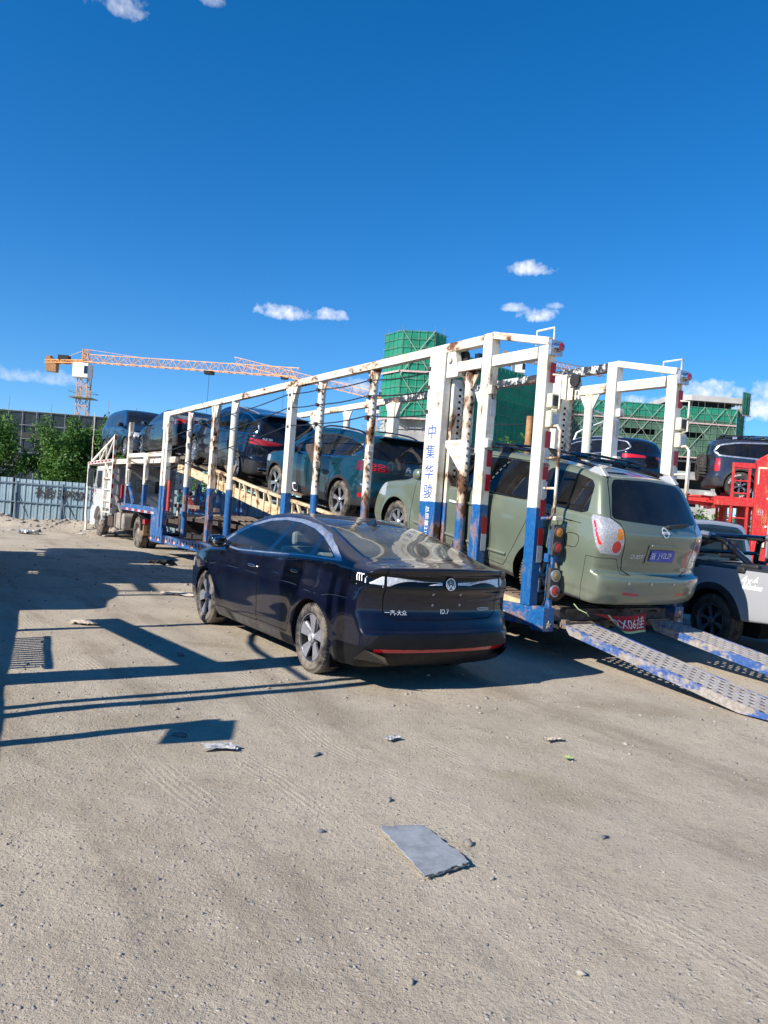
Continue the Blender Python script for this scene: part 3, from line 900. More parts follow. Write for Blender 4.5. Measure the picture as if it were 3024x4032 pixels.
# ------------------------------------------------------------------ the cars
def sedan_navy(loc, rot, label):
    root = thing('sedan_car', label, 'car', loc, rot)
    B = Body(wb=1.4825, xf=2.44, xr=-2.52, hw=.93, wr=.345, ar=.385, zmax=1.56, xc=-.1, kw=.10, crown=.05, tan=.50, cur=.30, inset=.030, k1=.07, k2=.055, kf=.30, kr=.17, k4=.12,
             flare=.016, flw=.13,
             top=[(-2.7, 1.10), (-2.50, 1.150), (-2.38, 1.160), (-2.22, 1.168), (-2.06, 1.200), (-1.5, 1.358), (-1.05, 1.462), (-.65, 1.516), (-.3, 1.538), (.1, 1.530), (.45, 1.488), (.85, 1.375), (1.25, 1.215), (1.55, 1.085), (1.75, 1.020), (2.05, .94), (2.3, .82), (2.5, .62)],
             belt=[(-2.6, 1.07), (-2.2, 1.10), (-1.8, 1.125), (-1.1, 1.105), (-.2, 1.055), (.9, 1.01), (1.4, .98), (1.9, .90), (2.4, .72)],
             plan=[(-2.6, .905), (-2.1, .965), (-1.4, 1.), (1.2, 1.), (1.9, .97), (2.5, .89)],
             side=[(.15, .90), (.24, .945), (.34, .975), (.5, .985), (.74, 1.), (.82, .998), (.92, .975), (1.1, .935), (1.3, .90)],
             nose=[(.1, .12), (.3, .03), (.5, 0), (.7, .02), (.9, .12)],
             tail=[(.15, .20), (.24, .10), (.33, .02), (.42, -.02), (.53, -.02), (.58, .015), (.66, .045), (.74, .075), (.9, .06), (.94, .035), (1.06, .045), (1.09, .02), (1.14, 0.), (1.2, .02)],
             zbot=[(-2.6, .24), (-2, .20), (0, .17), (2, .17), (2.5, .22)])
    B.paint = 'navy'
    dlo = [(1.22, 1.065), (.95, 1.215), (.62, 1.335), (.25, 1.415), (-.15, 1.448), (-.55, 1.442), (-.95, 1.400), (-1.25, 1.335), (-1.52, 1.240), (-1.72, 1.150), (-1.1, 1.130), (-.2, 1.082), (.6, 1.045)]
    arc_o = [(1.32, 1.045), (1.02, 1.225), (.66, 1.362), (.27, 1.446), (-.15, 1.482), (-.57, 1.480), (-1.0, 1.440), (-1.33, 1.368), (-1.62, 1.258), (-1.86, 1.138), (-1.1, 1.122), (-.2, 1.068), (.6, 1.032)]
    F = fxz(dlo)
    def vband(x0, x1, z0=1.0, z1=1.5, w0=.0): return fxz([(x0 + w0, z0), (x1 + w0, z0), (x1, z1), (x0, z1)])
    w1 = finter(F, fxz([(1.5, 1.0), (-.13, 1.0), (-.45, 1.5), (1.5, 1.5)]), lambda x, y, z: x - 1.03 + 0 * z)
    w0 = finter(F, lambda x, y, z: 1.045 - x)
    w2 = finter(F, fxz([(-.21, 1.0), (-1.19, 1.0), (-1.19, 1.5), (-.53, 1.5)]))
    w3 = finter(F, lambda x, y, z: x + 1.275)
    sh = lambda f, w=.012: (lambda x, y, z: f(x, y, z) + w)
    fd = [(1.10, .30), (1.16, .60), (1.10, .85), (1.22, 1.055), (.9, 1.235), (.5, 1.385), (-.15, 1.462), (-.48, 1.462), (-.16, 1.06), (-.16, .36), (-.2, .31)]
    rd = [(-.175, .32), (-.175, 1.06), (-.49, 1.462), (-1.0, 1.41), (-1.235, 1.33), (-1.235, 1.10), (-1.33, 1.0), (-1.20, .80), (-1.05, .62), (-1.0, .42), (-.95, .32)]
    FD, RD = fxz(fd, .5), fxz(rd, .5)
    lid = sym([(0.0, .665), (.55, .67), (.655, .72), (.665, .95), (.665, 1.09), (.60, 1.30), (0, 1.30)])
    LID = fyz(lid, xhi=-1.85)
    bar = finter(fyz(sym([(0, .948), (.66, .948), (.70, .95), (.99, .958), (.99, 1.075), (.70, 1.068), (.0, 1.062)]), xhi=-2.02), lambda x, y, z: np.abs(y) - .665 + 0 * x)
    tl = finter(funion(finter(fay([(.6, .945), (.75, .945), (1.0, .950), (1.0, 1.08), (.9, 1.078), (.6, 1.066)], xhi=-2.2)),
                       fxz([(-2.20, .950), (-2.12, .952), (-2.06, 1.0), (-2.07, 1.06), (-2.13, 1.085), (-2.20, 1.08), (-2.6, 1.07), (-2.6, .945)], .6)), lambda x, y, z: .672 - np.abs(y) + 0 * x)
    wsc = fxy([(.42, -.60), (.50, -.3), (.53, 0), (.50, .3), (.42, .60), (1.30, .70), (1.46, .4), (1.52, 0), (1.46, -.4), (1.30, -.70)], .98)
    rgl = fxy([(-1.06, -.56), (-1.02, -.3), (-1.0, 0), (-1.02, .3), (-1.06, .56), (-1.60, .64), (-1.98, .66), (-2.07, .52), (-2.11, 0), (-2.07, -.52), (-1.98, -.66), (-1.60, -.64)], 1.05)
    rgl_in = fgrow(rgl, -.035)
    roofp = fxy([(-1.02, -.50), (-1.02, .50), (.36, .56), (.36, -.56)], 1.3)
    bumper = finter(fyz(sym([(0, .545), (.62, .545), (.72, .53), (.80, .44), (.99, .395), (.99, .1), (0, .1)]), xhi=-1.93))
    strip = finter(fyz(sym([(0, .375), (.74, .372), (.78, .40), (.74, .405), (0, .402)]), xhi=-2.1))
    insert = fyz(sym([(0, .33), (.66, .335), (.76, .36), (.70, .47), (.62, .51), (0, .515)]), xhi=-2.1)
    cuts = [('front_window', sh(w1), ('body',)), ('quarter_window', sh(w0), ('body',)), ('rear_door_window', sh(w2), ('body',)), ('rear_quarter_window', sh(w3), ('body',)),
            ('window_pillar', F, ('body',)), ('roof_arc_trim', fxz(arc_o), ('body',)),
            ('windscreen', wsc), ('rear_window', rgl_in), ('rear_window_border', rgl),
            ('light_strip', bar), ('taillight', tl),
            ('red_reflector', strip), ('bumper_insert', insert), ('lower_bumper', bumper),
            *panel('door', FD), *panel('rear_door', RD), *panel('tailgate', LID, .005), *panel('bonnet', fxy([(1.62, -.78), (1.70, 0), (1.62, .78), (2.25, .72), (2.33, .4), (2.36, 0), (2.33, -.4), (2.25, -.72)], .6)),
            *panel('roof_panel', roofp, .004),
            ('sill_trim', fbelow(.285, .5, -1.1, 1.1)),
            ('headlight', fay([(.45, .66), (.95, .70), (.95, .82), (.55, .76)], xlo=2.0)),
            ('lower_grille', fyz(sym([(0, .25), (.62, .25), (.66, .45), (0, .45)]), xlo=1.9))]
    P = {'front_window': ('glass_clear', True, 'window'), 'quarter_window': ('glass_clear', True, 'quarter_window'), 'rear_door_window': ('glass_clear', True, 'window'), 'rear_quarter_window': ('glass_clear', True, 'quarter_window'),
         'window_pillar': ('gloss_black', True, 'window_pillar'), 'roof_arc_trim': ('satin', True, 'roof_arc_trim'), 'windscreen': ('glass_clear', False, 'windscreen'),
         'rear_window': ('rear_glass', False, 'rear_window'), 'rear_window_border': ('gloss_black', False, 'rear_window_border'),
         'light_strip': ('smoke_lens', False, 'light_strip'), 'taillight': ('smoke_lens', True, 'taillight'), 'red_reflector': ('red_lens', False, 'red_reflector'),
         'bumper_insert': ('bumper_black', False, 'bumper_insert'), 'lower_bumper': ('bumper_black', False, 'lower_bumper'), 'panel_gap': ('gap', False, 'panel_gap'),
         'door': ('navy', True, 'door'), 'rear_door': ('navy', True, 'door'), 'tailgate': ('navy', False, 'tailgate'), 'bonnet': ('navy', False, 'bonnet'), 'roof_panel': ('navy', False, 'roof_panel'),
         'sill_trim': ('dusty_plastic', True, 'sill_trim'), 'headlight': ('clear_lens', True, 'headlight'), 'lower_grille': ('plastic', False, 'lower_grille')}
    build_body(root, B, .024, cuts, P)
    cabin(root, B, -1.5, 1.35, .36, 1.0, .72, 'interior_light', 'interior_light')
    pk = MB(); pk.bx((-2.0, -.62, .98), (-1.42, .62, 1.0)); put('parcel_shelf', pk, MAT['interior'], root)
    # light strip: white light guides inside the black lens
    for sd in (1, -1):
        g = [(.09, .990), (.20, .988), (.42, .980), (.655, .968), (.655, 1.052), (.54, 1.048), (.44, 1.036), (.28, 1.020), (.09, 1.014)]
        mp = rearmap(B, 0, 0)
        flat('light_guide', [[(-a * sd, b) for a, b in g][::sd]], MAT['white_lens'], root, mp, .004)
        mpa = arcmap(B, 0, 0, sd) if False else None
        ap = arcmap(B, 0, 1.01, sd)
        mpz = lambda u, v, off: ap(u * -sd if False else np.abs(u), v - 1.01, off)
        g2 = [(.685, .975), (.80, .984), (.865, .990), (.865, 1.03), (.85, 1.048), (.685, 1.054)]
        flat('light_guide', [[(a, b) for a, b in g2][::sd]], MAT['white_lens'], root, mpz, .004)
        for k in range(3):
            c = .905 + .036 * k
            hook = [(c - .010, 1.0), (c + .002, 1.0), (c + .012, 1.04), (c + .004, 1.068), (c - .03, 1.070), (c - .03, 1.060), (c - .004, 1.058), (c + .0, 1.036)]
            flat('light_guide', [[(a, b) for a, b in hook][::sd]], MAT['white_print'], root, mpz, .006)
        low = [(.69, .955), (.98, .962), (.98, .972), (.69, .967)]
        flat('reverse_lamp', [[(a, b) for a, b in low][::sd]], MAT['clear_lens'], root, mpz, .004)
    # round badge of the maker
    mp = rearmap(B, 0, 1.0)
    flat('badge_disc', disc(.062, 28), MAT['gloss_black'], root, mp, .010)
    em = ring(.050, .058) + [stroke((-.030, .036), (-.013, -.004), .0085), stroke((-.013, -.004), (0, .010 + .020), .0085), stroke((.030, .036), (.013, -.004), .0085), stroke((.013, -.004), (0, .030), .0085)]
    em = ring(.050, .058) + [stroke((-.024, .046), (-.0, .008), .0085), stroke((.024, .046), (0, .008), .0085),
                             stroke((-.046, .020), (-.023, -.043), .0085), stroke((-.023, -.043), (-.002, -.008), .0085), stroke((.046, .020), (.023, -.043), .0085), stroke((.023, -.043), (.002, -.008), .0085)]
    flat('badge_emblem', em, MAT['badge'], root, mp, .013)
    decal('badge_lettering', '一汽-大众', MAT['badge'], root, rearmap(B, .535, .728), .046, .004)
    decal('badge_lettering', 'ID.7', MAT['badge'], root, rearmap(B, .02, .74), .042, .004)
    decal('badge_lettering', 'VIZZION', MAT['badge'], root, rearmap(B, -.475, .757), .030, .004)
    for (y, z) in ((.17, .90), (-.15, .90), (.16, .80), (-.16, .80)):
        flat('plate_bolt', ring(.006, .011, 10), MAT['badge'], root, rearmap(B, y, z), .003)
    for y in (.62, .30, -.30, -.62):
        flat('parking_sensor', ring(.009, .012, 12), MAT['gloss_black'], root, rearmap(B, y, .60), .003)
    # shark fin
    zt = float(B.hit_z(np.array(-.98), np.array(0.)))
    fm = MB(); fm.add([(-.86, 0, zt + .004), (-1.10, .028, zt - .012), (-1.10, -.028, zt - .012), (-1.13, 0, zt - .01), (-1.08, .004, zt + .062), (-1.08, -.004, zt + .062), (-1.0, 0, zt + .05)],
                      [(0, 1, 4, 6), (0, 6, 5, 2), (6, 4, 5), (1, 3, 4), (3, 2, 5), (3, 5, 4), (0, 2, 3, 1)])
    put('shark_fin_antenna', fm, MAT['gloss_black'], root)
    mirror(root, B, 1.02, 1.075, 'gloss_black', .095, .115, .08, .15)
    handle(root, B, .02, .905, 'chrome', .19, .034)
    handle(root, B, -1.06, .955, 'gloss_black', .19, .034)
    # dark tail splitter under the bumper
    for sd in (1, -1):
        fl = MB(); fl.add([(-2.40, sd * .84, .40), (-2.52, sd * .70, .35), (-2.46, sd * .62, .27), (-2.28, sd * .88, .30)], [(0, 1, 2, 3)])
        put('bumper_blade', fl, MAT['gloss_black'], root)
    ex = MB(); ex.bx((-2.1, -.7, .16), (2.2, .7, .2)); put('underbody', ex, MAT['well'], root)
    for wx in (B.wb, -B.wb):
        for sd in (1, -1):
            mf = MB(); mf.box((wx - .392, sd * .83, .20), (.012, .12, .13)); put('mud_flap', mf, MAT['gap'], root)
    def cap(e, w):
        y = w / 2 - .006
        mp = lambda u, v, off: np.stack([-u, np.full(u.shape, y + off), v], 1)
        flat('wheel_badge', ring(.026, .031, 20) + [stroke((-.014, .024), (0, .0), .005), stroke((.014, .024), (0, 0), .005), stroke((-.026, .008), (-.013, -.024), .005), stroke((-.013, -.024), (0, 0), .005), stroke((.026, .008), (.013, -.024), .005), stroke((.013, -.024), (0, 0), .005)], MAT['badge'], e, mp)
    add_wheels(root, B, .345, .238, .225, 'blade5', 'tyre', 'rim_blade', .80, cap, spin=(.05, .7, .45, 1.3))
    return root, B

def suv_body(name, label, loc, rot, paint, L=4.93, wb=1.4975, hw=.97, H=1.77, xr=-2.40, wr=.38, rr=.255, style='multi', rim='rim_silver', slope=.0, boxy=0., group=None, glassm='glass_dark', trim='chrome', clad=True, h=.034, belt0=1.08, zb=.24):
    root = thing(name, label, 'car', loc, rot, group)
    xf = xr + L
    q = H / 1.77
    top = [(xr - .1, 1.40 * q + .25 * boxy), (xr + .18, 1.60 * q + .12 * boxy), (xr + .42, 1.675 * q + .07 * boxy), (-1.2, 1.735 * q + .03 * boxy), (-.6, 1.765 * q), (0, 1.755 * q), (.4, 1.70 * q + .02 * boxy), (.8, 1.53 * q + .05 * boxy), (1.15, 1.31 * q), (1.4, 1.17 * q), (1.7, 1.11 * q), (2.1, 1.05 * q), (xf - .1, .90 * q), (xf + .1, .7 * q)]
    B = Body(wb=wb, xf=xf, xr=xr, hw=hw, wr=wr, ar=wr + .045, zmax=H + .05, xc=-.2, kw=.13, crown=.07, tan=.36, cur=.22, inset=.035, k1=.12, k2=.2, kf=.26, kr=.18, k4=.13, flare=.03, flw=.12,
             top=top, belt=[(xr, (belt0 + .16) * q), (-1.5, (belt0 + .11) * q), (0, (belt0 + .03) * q), (1.0, belt0 * q), (1.6, (belt0 - .05) * q), (xf, (belt0 - .27) * q)],
             plan=[(xr, .90), (xr + .5, .97), (-1, 1.), (1, 1.), (xf - .5, .97), (xf, .88)],
             side=[(.2, .90), (.34, .955), (.55, .985), (.8, 1.), (.95, .99), (1.1, .97), (1.3, .95)],
             nose=[(.2, .10), (.4, .02), (.7, 0), (.95, .06), (1.1, .2)],
             tail=[(.2, .16), (.32, .05), (.5, 0), (.68, .01), (.75, .05), (1.0, .06), (1.15, .085), (1.35, .16 - .09 * boxy), (1.6, .30 - .2 * boxy), (1.75, .40 - .28 * boxy)],
             zbot=[(xr, .34), (-1, zb), (1, zb), (xf, .28)])
    B.paint = paint; B.q = q; B.H = H
    return root, B

def suv_parts(root, B, dlo, pil, glassm, trim, rear_gl, tl, extra=(), doors=(), clad=True, h=.034, parts=(), tailm='red_lens', rgm='glass_dark', trw=.022, cladh=.40):
    F = fxz(dlo)
    cuts = []; P = {}
    xs = [9] + list(pil) + [-9]
    for i in range(len(xs) - 1):
        a, b = xs[i], xs[i + 1]
        fw_ = finter(F, (lambda a_, b_: (lambda x, y, z: np.maximum(x - a_ + .035, b_ + .035 - x)))(a, b))
        cuts.append(('win%d' % i, fgrow(fw_, -.006))); P['win%d' % i] = (glassm, True, 'window')
    cuts += [('window_pillar', F), ('window_trim', fgrow(F, trw))]
    P['window_pillar'] = ('gloss_black', True, 'window_pillar'); P['window_trim'] = (trim, True, 'window_trim')
    zc = B.top(np.array(1.12)) 
    cuts += [('windscreen', fxy([(.52, -.58), (.58, 0), (.52, .58), (1.12, .72), (1.32, .4), (1.37, 0), (1.32, -.4), (1.12, -.72)], 1.05)),
             ('rear_window', rear_gl), ('taillight', tl)]
    P['windscreen'] = (glassm, False, 'windscreen'); P['rear_window'] = (rgm, False, 'rear_window'); P['taillight'] = (tailm, True, 'taillight')
    cuts += list(extra)
    D = [fxz(d, .45) for d in doors]
    if clad:
        arches = funion(*[farch(wx, B.wr, B.ar + .055, .5) for wx in (B.wb, -B.wb)])
        cuts.append(('wheel_arch_trim', finter(arches, lambda x, y, z: z - 1.0))); P['wheel_arch_trim'] = ('plastic', 'quad', 'wheel_arch_trim')
        cuts.append(('sill_trim', fbelow(cladh, 0))); P['sill_trim'] = ('plastic', False, 'sill_trim')
    P['panel_gap'] = ('gap', False, 'panel_gap')
    for i, d in enumerate(D):
        cuts += panel('door%d' % i, d, .006); P['door%d' % i] = (B.paint, True, 'door')
    cuts += [('headlight', fay([(.42, .78 * B.q), (.99, .82 * B.q), (.99, .97 * B.q), (.50, .92 * B.q)], xlo=B.xf - .6)),
             ('grille', fyz(sym([(0, .50 * B.q), (.36, .5 * B.q), (.40, .90 * B.q), (0, .92 * B.q)]), xlo=B.xf - .6))]
    P['headlight'] = ('clear_lens', True, 'headlight'); P['grille'] = ('gloss_black', False, 'grille')
    P.update(dict(parts))
    build_body(root, B, h, cuts, P)
    cabin(root, B, -1.9, 1.2, .5, 1.08 * B.q, B.hw - .22, wheel=False)
def roof_rails(root, B, x0, x1, y, mat, lift=.035):
    for sd in (1, -1):
        xs = np.linspace(x0, x1, 12)
        z = B.hit_z(xs, np.full(12, sd * y))
        m_ = MB(); pts = []
        for i, (x, zz) in enumerate(zip(xs, z)):
            e = min(1, min(i, 11 - i) / 1.5); pts.append((x, sd * y, zz - .01 + lift * e))
        m_.tube(pts, .017, 8); put('roof_rail', m_, MAT[mat], root, smooth=True)

def suv_star(loc, rot, label, group):
    root, B = suv_body('suv_car', label, loc, rot, 'midnight', L=4.86, wb=1.4975, hw=.97, H=1.77, xr=-2.42, wr=.375, rr=.25)
    dlo = chaikin([(1.05, 1.135), (.55, 1.44), (.1, 1.60), (-.6, 1.655), (-1.4, 1.62), (-2.0, 1.49), (-2.13, 1.34), (-2.0, 1.245), (-.8, 1.16)], 2, .14)
    rg = fyz(chaikin(sym([(0, 1.215), (.60, 1.22), (.74, 1.27), (.64, 1.52), (.5, 1.60), (0, 1.62)]), 1, .15), xhi=-1.75)
    tl = fay([(.20, 1.065), (.24, 1.115), (.62, 1.145), (1.0, 1.155), (1.0, 1.03), (.62, 1.02)], xhi=-2.02)
    extra = [('bumper_trim', fyz(sym([(0, .36), (.99, .40), (.99, .64), (.72, .66), (.55, .56), (0, .56)]), xhi=-1.98)), ('chrome_skid', fyz(sym([(.0, .36), (.60, .36), (.60, .42), (0, .42)]), xhi=-2.2), ('bumper_trim',))]
    suv_parts(root, B, dlo, [.05, -1.02, -1.72], 'glass_dark', 'chrome', rg, tl, extra, doors=[[(1.1, .42), (1.15, .8), (1.1, 1.12), (.5, 1.46), (.08, 1.62), (.04, .42)], [(.02, .42), (.05, 1.62), (-.7, 1.67), (-1.06, 1.6), (-1.12, 1.05), (-1.02, .75), (-.98, .42)]],
              h=.034, parts={'bumper_trim': ('plastic', False, 'bumper_trim'), 'chrome_skid': ('chrome', False, 'chrome_skid')})
    for sd in (1, -1):
        mb = MB(); mb.box((-2.36, sd * .62, .47), (.10, .26, .09)); put('tailpipe_trim', mb, MAT['chrome'], root, bevel=.02)
    mp = rearmap(B, 0, 1.16)
    flat('badge_emblem', ring(.052, .060) + [stroke((0, 0), (0, .054), .012), stroke((0, 0), (.047, -.027), .012), stroke((0, 0), (-.047, -.027), .012)], MAT['badge'], root, mp, .012)
    decal('badge_lettering', 'GLE 350', MAT['badge'], root, rearmap(B, .56, 1.17), .045, .006)
    decal('badge_lettering', '4MATIC', MAT['badge'], root, rearmap(B, -.56, 1.17), .035, .006)
    roof_rails(root, B, -1.7, .2, .58, 'satin', .03)
    mirror(root, B, .88, 1.13, 'midnight'); handle(root, B, .22, 1.0, 'chrome'); handle(root, B, -.86, 1.03, 'chrome')
    sp_ = MB(); sp_.box((-2.0, 0, float(B.hit_z(np.array(-1.9), np.array(0.))) - .025), (.26, 1.02, .028), np.array([[.97, 0, .22], [0, 1, 0], [-.22, 0, .97]])); put('roof_spoiler', sp_, MAT['gloss_black'], root, bevel=.01)
    add_wheels(root, B, .375, .262, .25, 'multi', 'tyre_dark', 'rim_silver', .83)
    return root

def suv_teal(loc, rot, label, group):
    root, B = suv_body('suv_car', label, loc, rot, 'teal', L=4.50, wb=1.365, hw=.93, H=1.66, xr=-2.20, wr=.355, belt0=1.10, zb=.26)
    dlo = chaikin([(.92, 1.075), (.55, 1.30), (.1, 1.455), (-.6, 1.505), (-1.3, 1.47), (-1.72, 1.385), (-1.80, 1.33), (-1.50, 1.17), (-.6, 1.10)], 2, .12)
    rg = fyz(chaikin(sym([(0, 1.16), (.62, 1.17), (.70, 1.21), (.63, 1.44), (.5, 1.50), (0, 1.53)]), 1, .15), xhi=-1.6)
    tl = fay([(.36, .98), (.38, 1.085), (.99, 1.13), (.99, .955), (.42, .95)], xhi=-1.80)
    extra = [('bumper_trim', fyz(sym([(0, .30), (.99, .34), (.99, .70), (.80, .66), (.64, .50), (0, .50)]), xhi=-1.9)), ('bumper_trim', fbelow(.52, 0, -3, -1.9)), ('fog_reflector', fay([(.70, .48), (.86, .50), (.86, .57), (.72, .55)], xhi=-1.9), ('bumper_trim',))]
    suv_parts(root, B, dlo, [-.02, -1.06], 'glass', 'chrome', rg, tl, extra, doors=[[(1.02, .40), (1.07, .8), (1.0, 1.06), (.5, 1.33), (.05, 1.47), (-.03, 1.3), (-.05, .40)], [(-.07, .40), (-.05, 1.3), (.03, 1.48), (-.6, 1.51), (-1.2, 1.48), (-1.3, 1.15), (-1.02, .80), (-.93, .40)]],
              h=.032, parts={'bumper_trim': ('plastic', False, 'bumper_trim'), 'fog_reflector': ('red_lens', True, 'fog_reflector')}, tailm='dark_red_lens', cladh=.42)
    # four bright rounded frames in each tail light
    mp = rearmap(B, 0, 0)
    for sd in (1, -1):
        for (a, b) in ((.47, .60), (.63, .80)):
            for (z0, z1) in ((.972, 1.022), (1.042, 1.092)):
                o = [(a, z0), (b, z0 + .01), (b, z1 + .01), (a, z1)]
                cs = chaikin(o, 2, .2); cx = sum(p[0] for p in cs) / len(cs); cy = sum(p[1] for p in cs) / len(cs)
                inn = [(cx + (p[0] - cx) * .80, cy + (p[1] - cy) * .58) for p in cs]
                polys = [[cs[i], cs[(i + 1) % len(cs)], inn[(i + 1) % len(cs)], inn[i]] for i in range(len(cs))]
                flat('taillight_frame', [[(-u * sd, v) for u, v in p] for p in polys], MAT['red_glow'], root, mp, .006)
    mp = rearmap(B, 0, 1.06)
    ch = []
    for dz in (0, .035):
        ch += [stroke((-.055, -.035 + dz - .02), (0, .02 + dz - .02), .014), stroke((0, .02 + dz - .02), (.055, -.035 + dz - .02), .014)]
    flat('badge_emblem', ch, MAT['badge'], root, mp, .01)
    decal('badge_lettering', 'CITROËN', MAT['badge'], root, rearmap(B, 0, .965), .028, .005)
    decal('badge_lettering', 'GLE 350', MAT['badge'], root, rearmap(B, .62, .86), .001, .005)
    pm = sidemap(B, .5, .36)
    cs = chaikin([(-.12, -.085), (.11, -.085), (.13, .085), (-.12, .085)], 2, .16); inn = [(u * .74, v * .66) for u, v in cs]
    for sd in (1, -1):
        flat('airbump_frame', [[cs[i], cs[(i + 1) % len(cs)], inn[(i + 1) % len(cs)], inn[i]] for i in range(len(cs))], MAT['white_print'], root, sidemap(B, .42, .37, sd), .008)
    roof_rails(root, B, -1.55, .25, .56, 'gloss_black', .05)
    mirror(root, B, .70, 1.12, 'gloss_black'); handle(root, B, .12, .98, 'teal'); handle(root, B, -1.0, 1.0, 'teal')
    sp_ = MB(); sp_.box((-1.86, 0, float(B.hit_z(np.array(-1.76), np.array(0.))) - .022), (.24, 1.0, .028), np.array([[.97, 0, .22], [0, 1, 0], [-.22, 0, .97]])); put('roof_spoiler', sp_, MAT['teal'], root, bevel=.01)
    wv = MB(); y = float(0); x = float(B.hit_x(np.array(-.05), np.array(1.19))); wv.beam((x - .02, .10, 1.185), (x - .01, -.32, 1.20), .02, .02); put('rear_wiper', wv, MAT['plastic'], root)
    add_wheels(root, B, .355, .238, .235, 'twin5', 'tyre', 'rim_silver', .80)
    return root

def minivan_sage(loc, rot, label):
    root = thing('minivan_car', label, 'car', loc, rot)
    B = Body(wb=1.575, xf=2.56, xr=-2.63, hw=1.0, wr=.345, ar=.40, zmax=1.84, xc=-.3, kw=.13, crown=.07, tan=.31, cur=.16, inset=.030, k1=.10, k2=.085, kf=.26, kr=.10, k4=.08, flare=.026, flw=.10,
             top=[(-2.6, 1.55), (-2.3, 1.68), (-2.1, 1.725), (-1.85, 1.757), (-1.2, 1.785), (-.5, 1.780), (.1, 1.725), (.6, 1.60), (1.0, 1.41), (1.35, 1.22), (1.6, 1.10), (1.9, 1.035), (2.25, .93), (2.5, .75), (2.65, .6)],
             belt=[(-2.7, 1.225), (-1.2, 1.20), (0, 1.135), (.9, 1.07), (1.4, 1.03), (1.9, .96), (2.5, .78)],
             plan=[(-2.7, .93), (-2.2, .985), (-1.2, 1.), (1.2, 1.), (1.9, .97), (2.6, .87)],
             side=[(.18, .92), (.3, .965), (.36, .975), (.40, .985), (.6, .99), (.86, 1.), (1.0, .995), (1.1, .985), (1.3, .96)],
             nose=[(.2, .10), (.4, .0), (.6, .02), (.8, .12), (1.0, .28)],
             tail=[(.18, .16), (.28, .05), (.40, 0), (.59, 0), (.612, .075), (.72, .080), (.95, .055), (1.10, .06), (1.20, .13), (1.3, .20), (1.5, .33), (1.68, .46), (1.76, .53)],
             zbot=[(-2.6, .24), (0, .20), (2.5, .22)])
    B.paint = 'sage'; B.gapw = .004
    dlo_f = chaikin([(1.12, 1.10), (.55, 1.44), (.28, 1.58), (.06, 1.63), (-.02, 1.60), (.06, 1.155)], 1, .1)
    dlo_m = chaikin([(-.02, 1.16), (-.10, 1.62), (-.6, 1.665), (-1.15, 1.665), (-1.22, 1.60), (-1.22, 1.225)], 1, .08)
    dlo_r = chaikin([(-1.29, 1.232), (-1.29, 1.655), (-1.8, 1.645), (-2.0, 1.61), (-2.06, 1.56), (-2.13, 1.245)], 1, .08)
    rg = fyz(chaikin(sym([(0, 1.205), (.60, 1.225), (.76, 1.235), (.78, 1.27), (.66, 1.60), (.58, 1.67), (0, 1.69)]), 1, .12), xhi=-1.95)
    lens_f = finter(fay([(.69, .835), (.655, .98), (.70, 1.16), (.80, 1.235), (1.05, 1.26), (1.05, .835)], xhi=-2.1), lambda x, y, z: (z - .80) * -.9 - (x + 2.46) * .0 + 0 * y, fxz([(-2.21, 1.26), (-2.45, .80), (-2.9, .78), (-2.9, 1.26)], .3))
    # red strip runs along the outer edge of the lens
    rstrip = fxz([(-2.272, 1.19), (-2.302, 1.19), (-2.445, .93), (-2.412, .93)], .6)
    amber = fay([(.675, 1.02), (.68, 1.10), (.71, 1.145), (.765, 1.13), (.77, 1.03), (.74, 1.0)], xhi=-2.2)
    def blob(cy, cz, ry, rz): return lambda x, y, z: np.maximum((np.sqrt(((np.abs(y) - cy) / ry) ** 2 + ((z - cz) / rz) ** 2) - 1) * min(ry, rz), x + 2.2)
    hatch = sym([(0, .60), (.45, .60), (.60, .66), (.635, .80), (.65, .98), (.70, 1.19), (.80, 1.24), (.70, 1.62), (.62, 1.72), (0, 1.745)])
    HT = fyz(hatch, xhi=-1.9)
    fd = [(1.12, .32), (1.17, .62), (1.14, 1.09), (.55, 1.46), (.28, 1.60), (.04, 1.65), (.04, .42), (-.0, .32)]
    sd_ = [(-.02, .32), (.02, .42), (.02, 1.65), (-.12, 1.66), (-1.15, 1.70), (-1.255, 1.68), (-1.255, .95), (-1.12, .62), (-1.02, .40), (-.96, .32)]
    FD, SD = fxz(fd, .5), fxz(sd_, .5)
    FU = fxz(chaikin([(-1.94, .82), (-2.13, .82), (-2.15, .98), (-1.94, .98)], 2, .2), .5, side=1)
    RAIL = fxz([(-1.28, 1.125), (-2.12, 1.120), (-2.12, 1.105), (-1.28, 1.11)], .5)
    brk = fyz(sym([(0, 1.722), (.20, 1.718), (.22, 1.745), (0, 1.752)]), xhi=-1.9)
    BUMP = fyz(sym([(0, .61), (.60, .61), (.66, .70), (.70, .79), (1.1, .77), (1.1, .1), (0, .1)]), xhi=-2.28)
    refl = fyz([(.34, .375), (.60, .385), (.60, .42), (.34, .41)], xhi=-2)
    refr = fyz([(-.34, .375), (-.60, .385), (-.60, .42), (-.34, .41)], xhi=-2)
    step = fyz(sym([(0, .565), (.5, .565), (.72, .61), (.72, .64), (0, .61)]), xhi=-2)
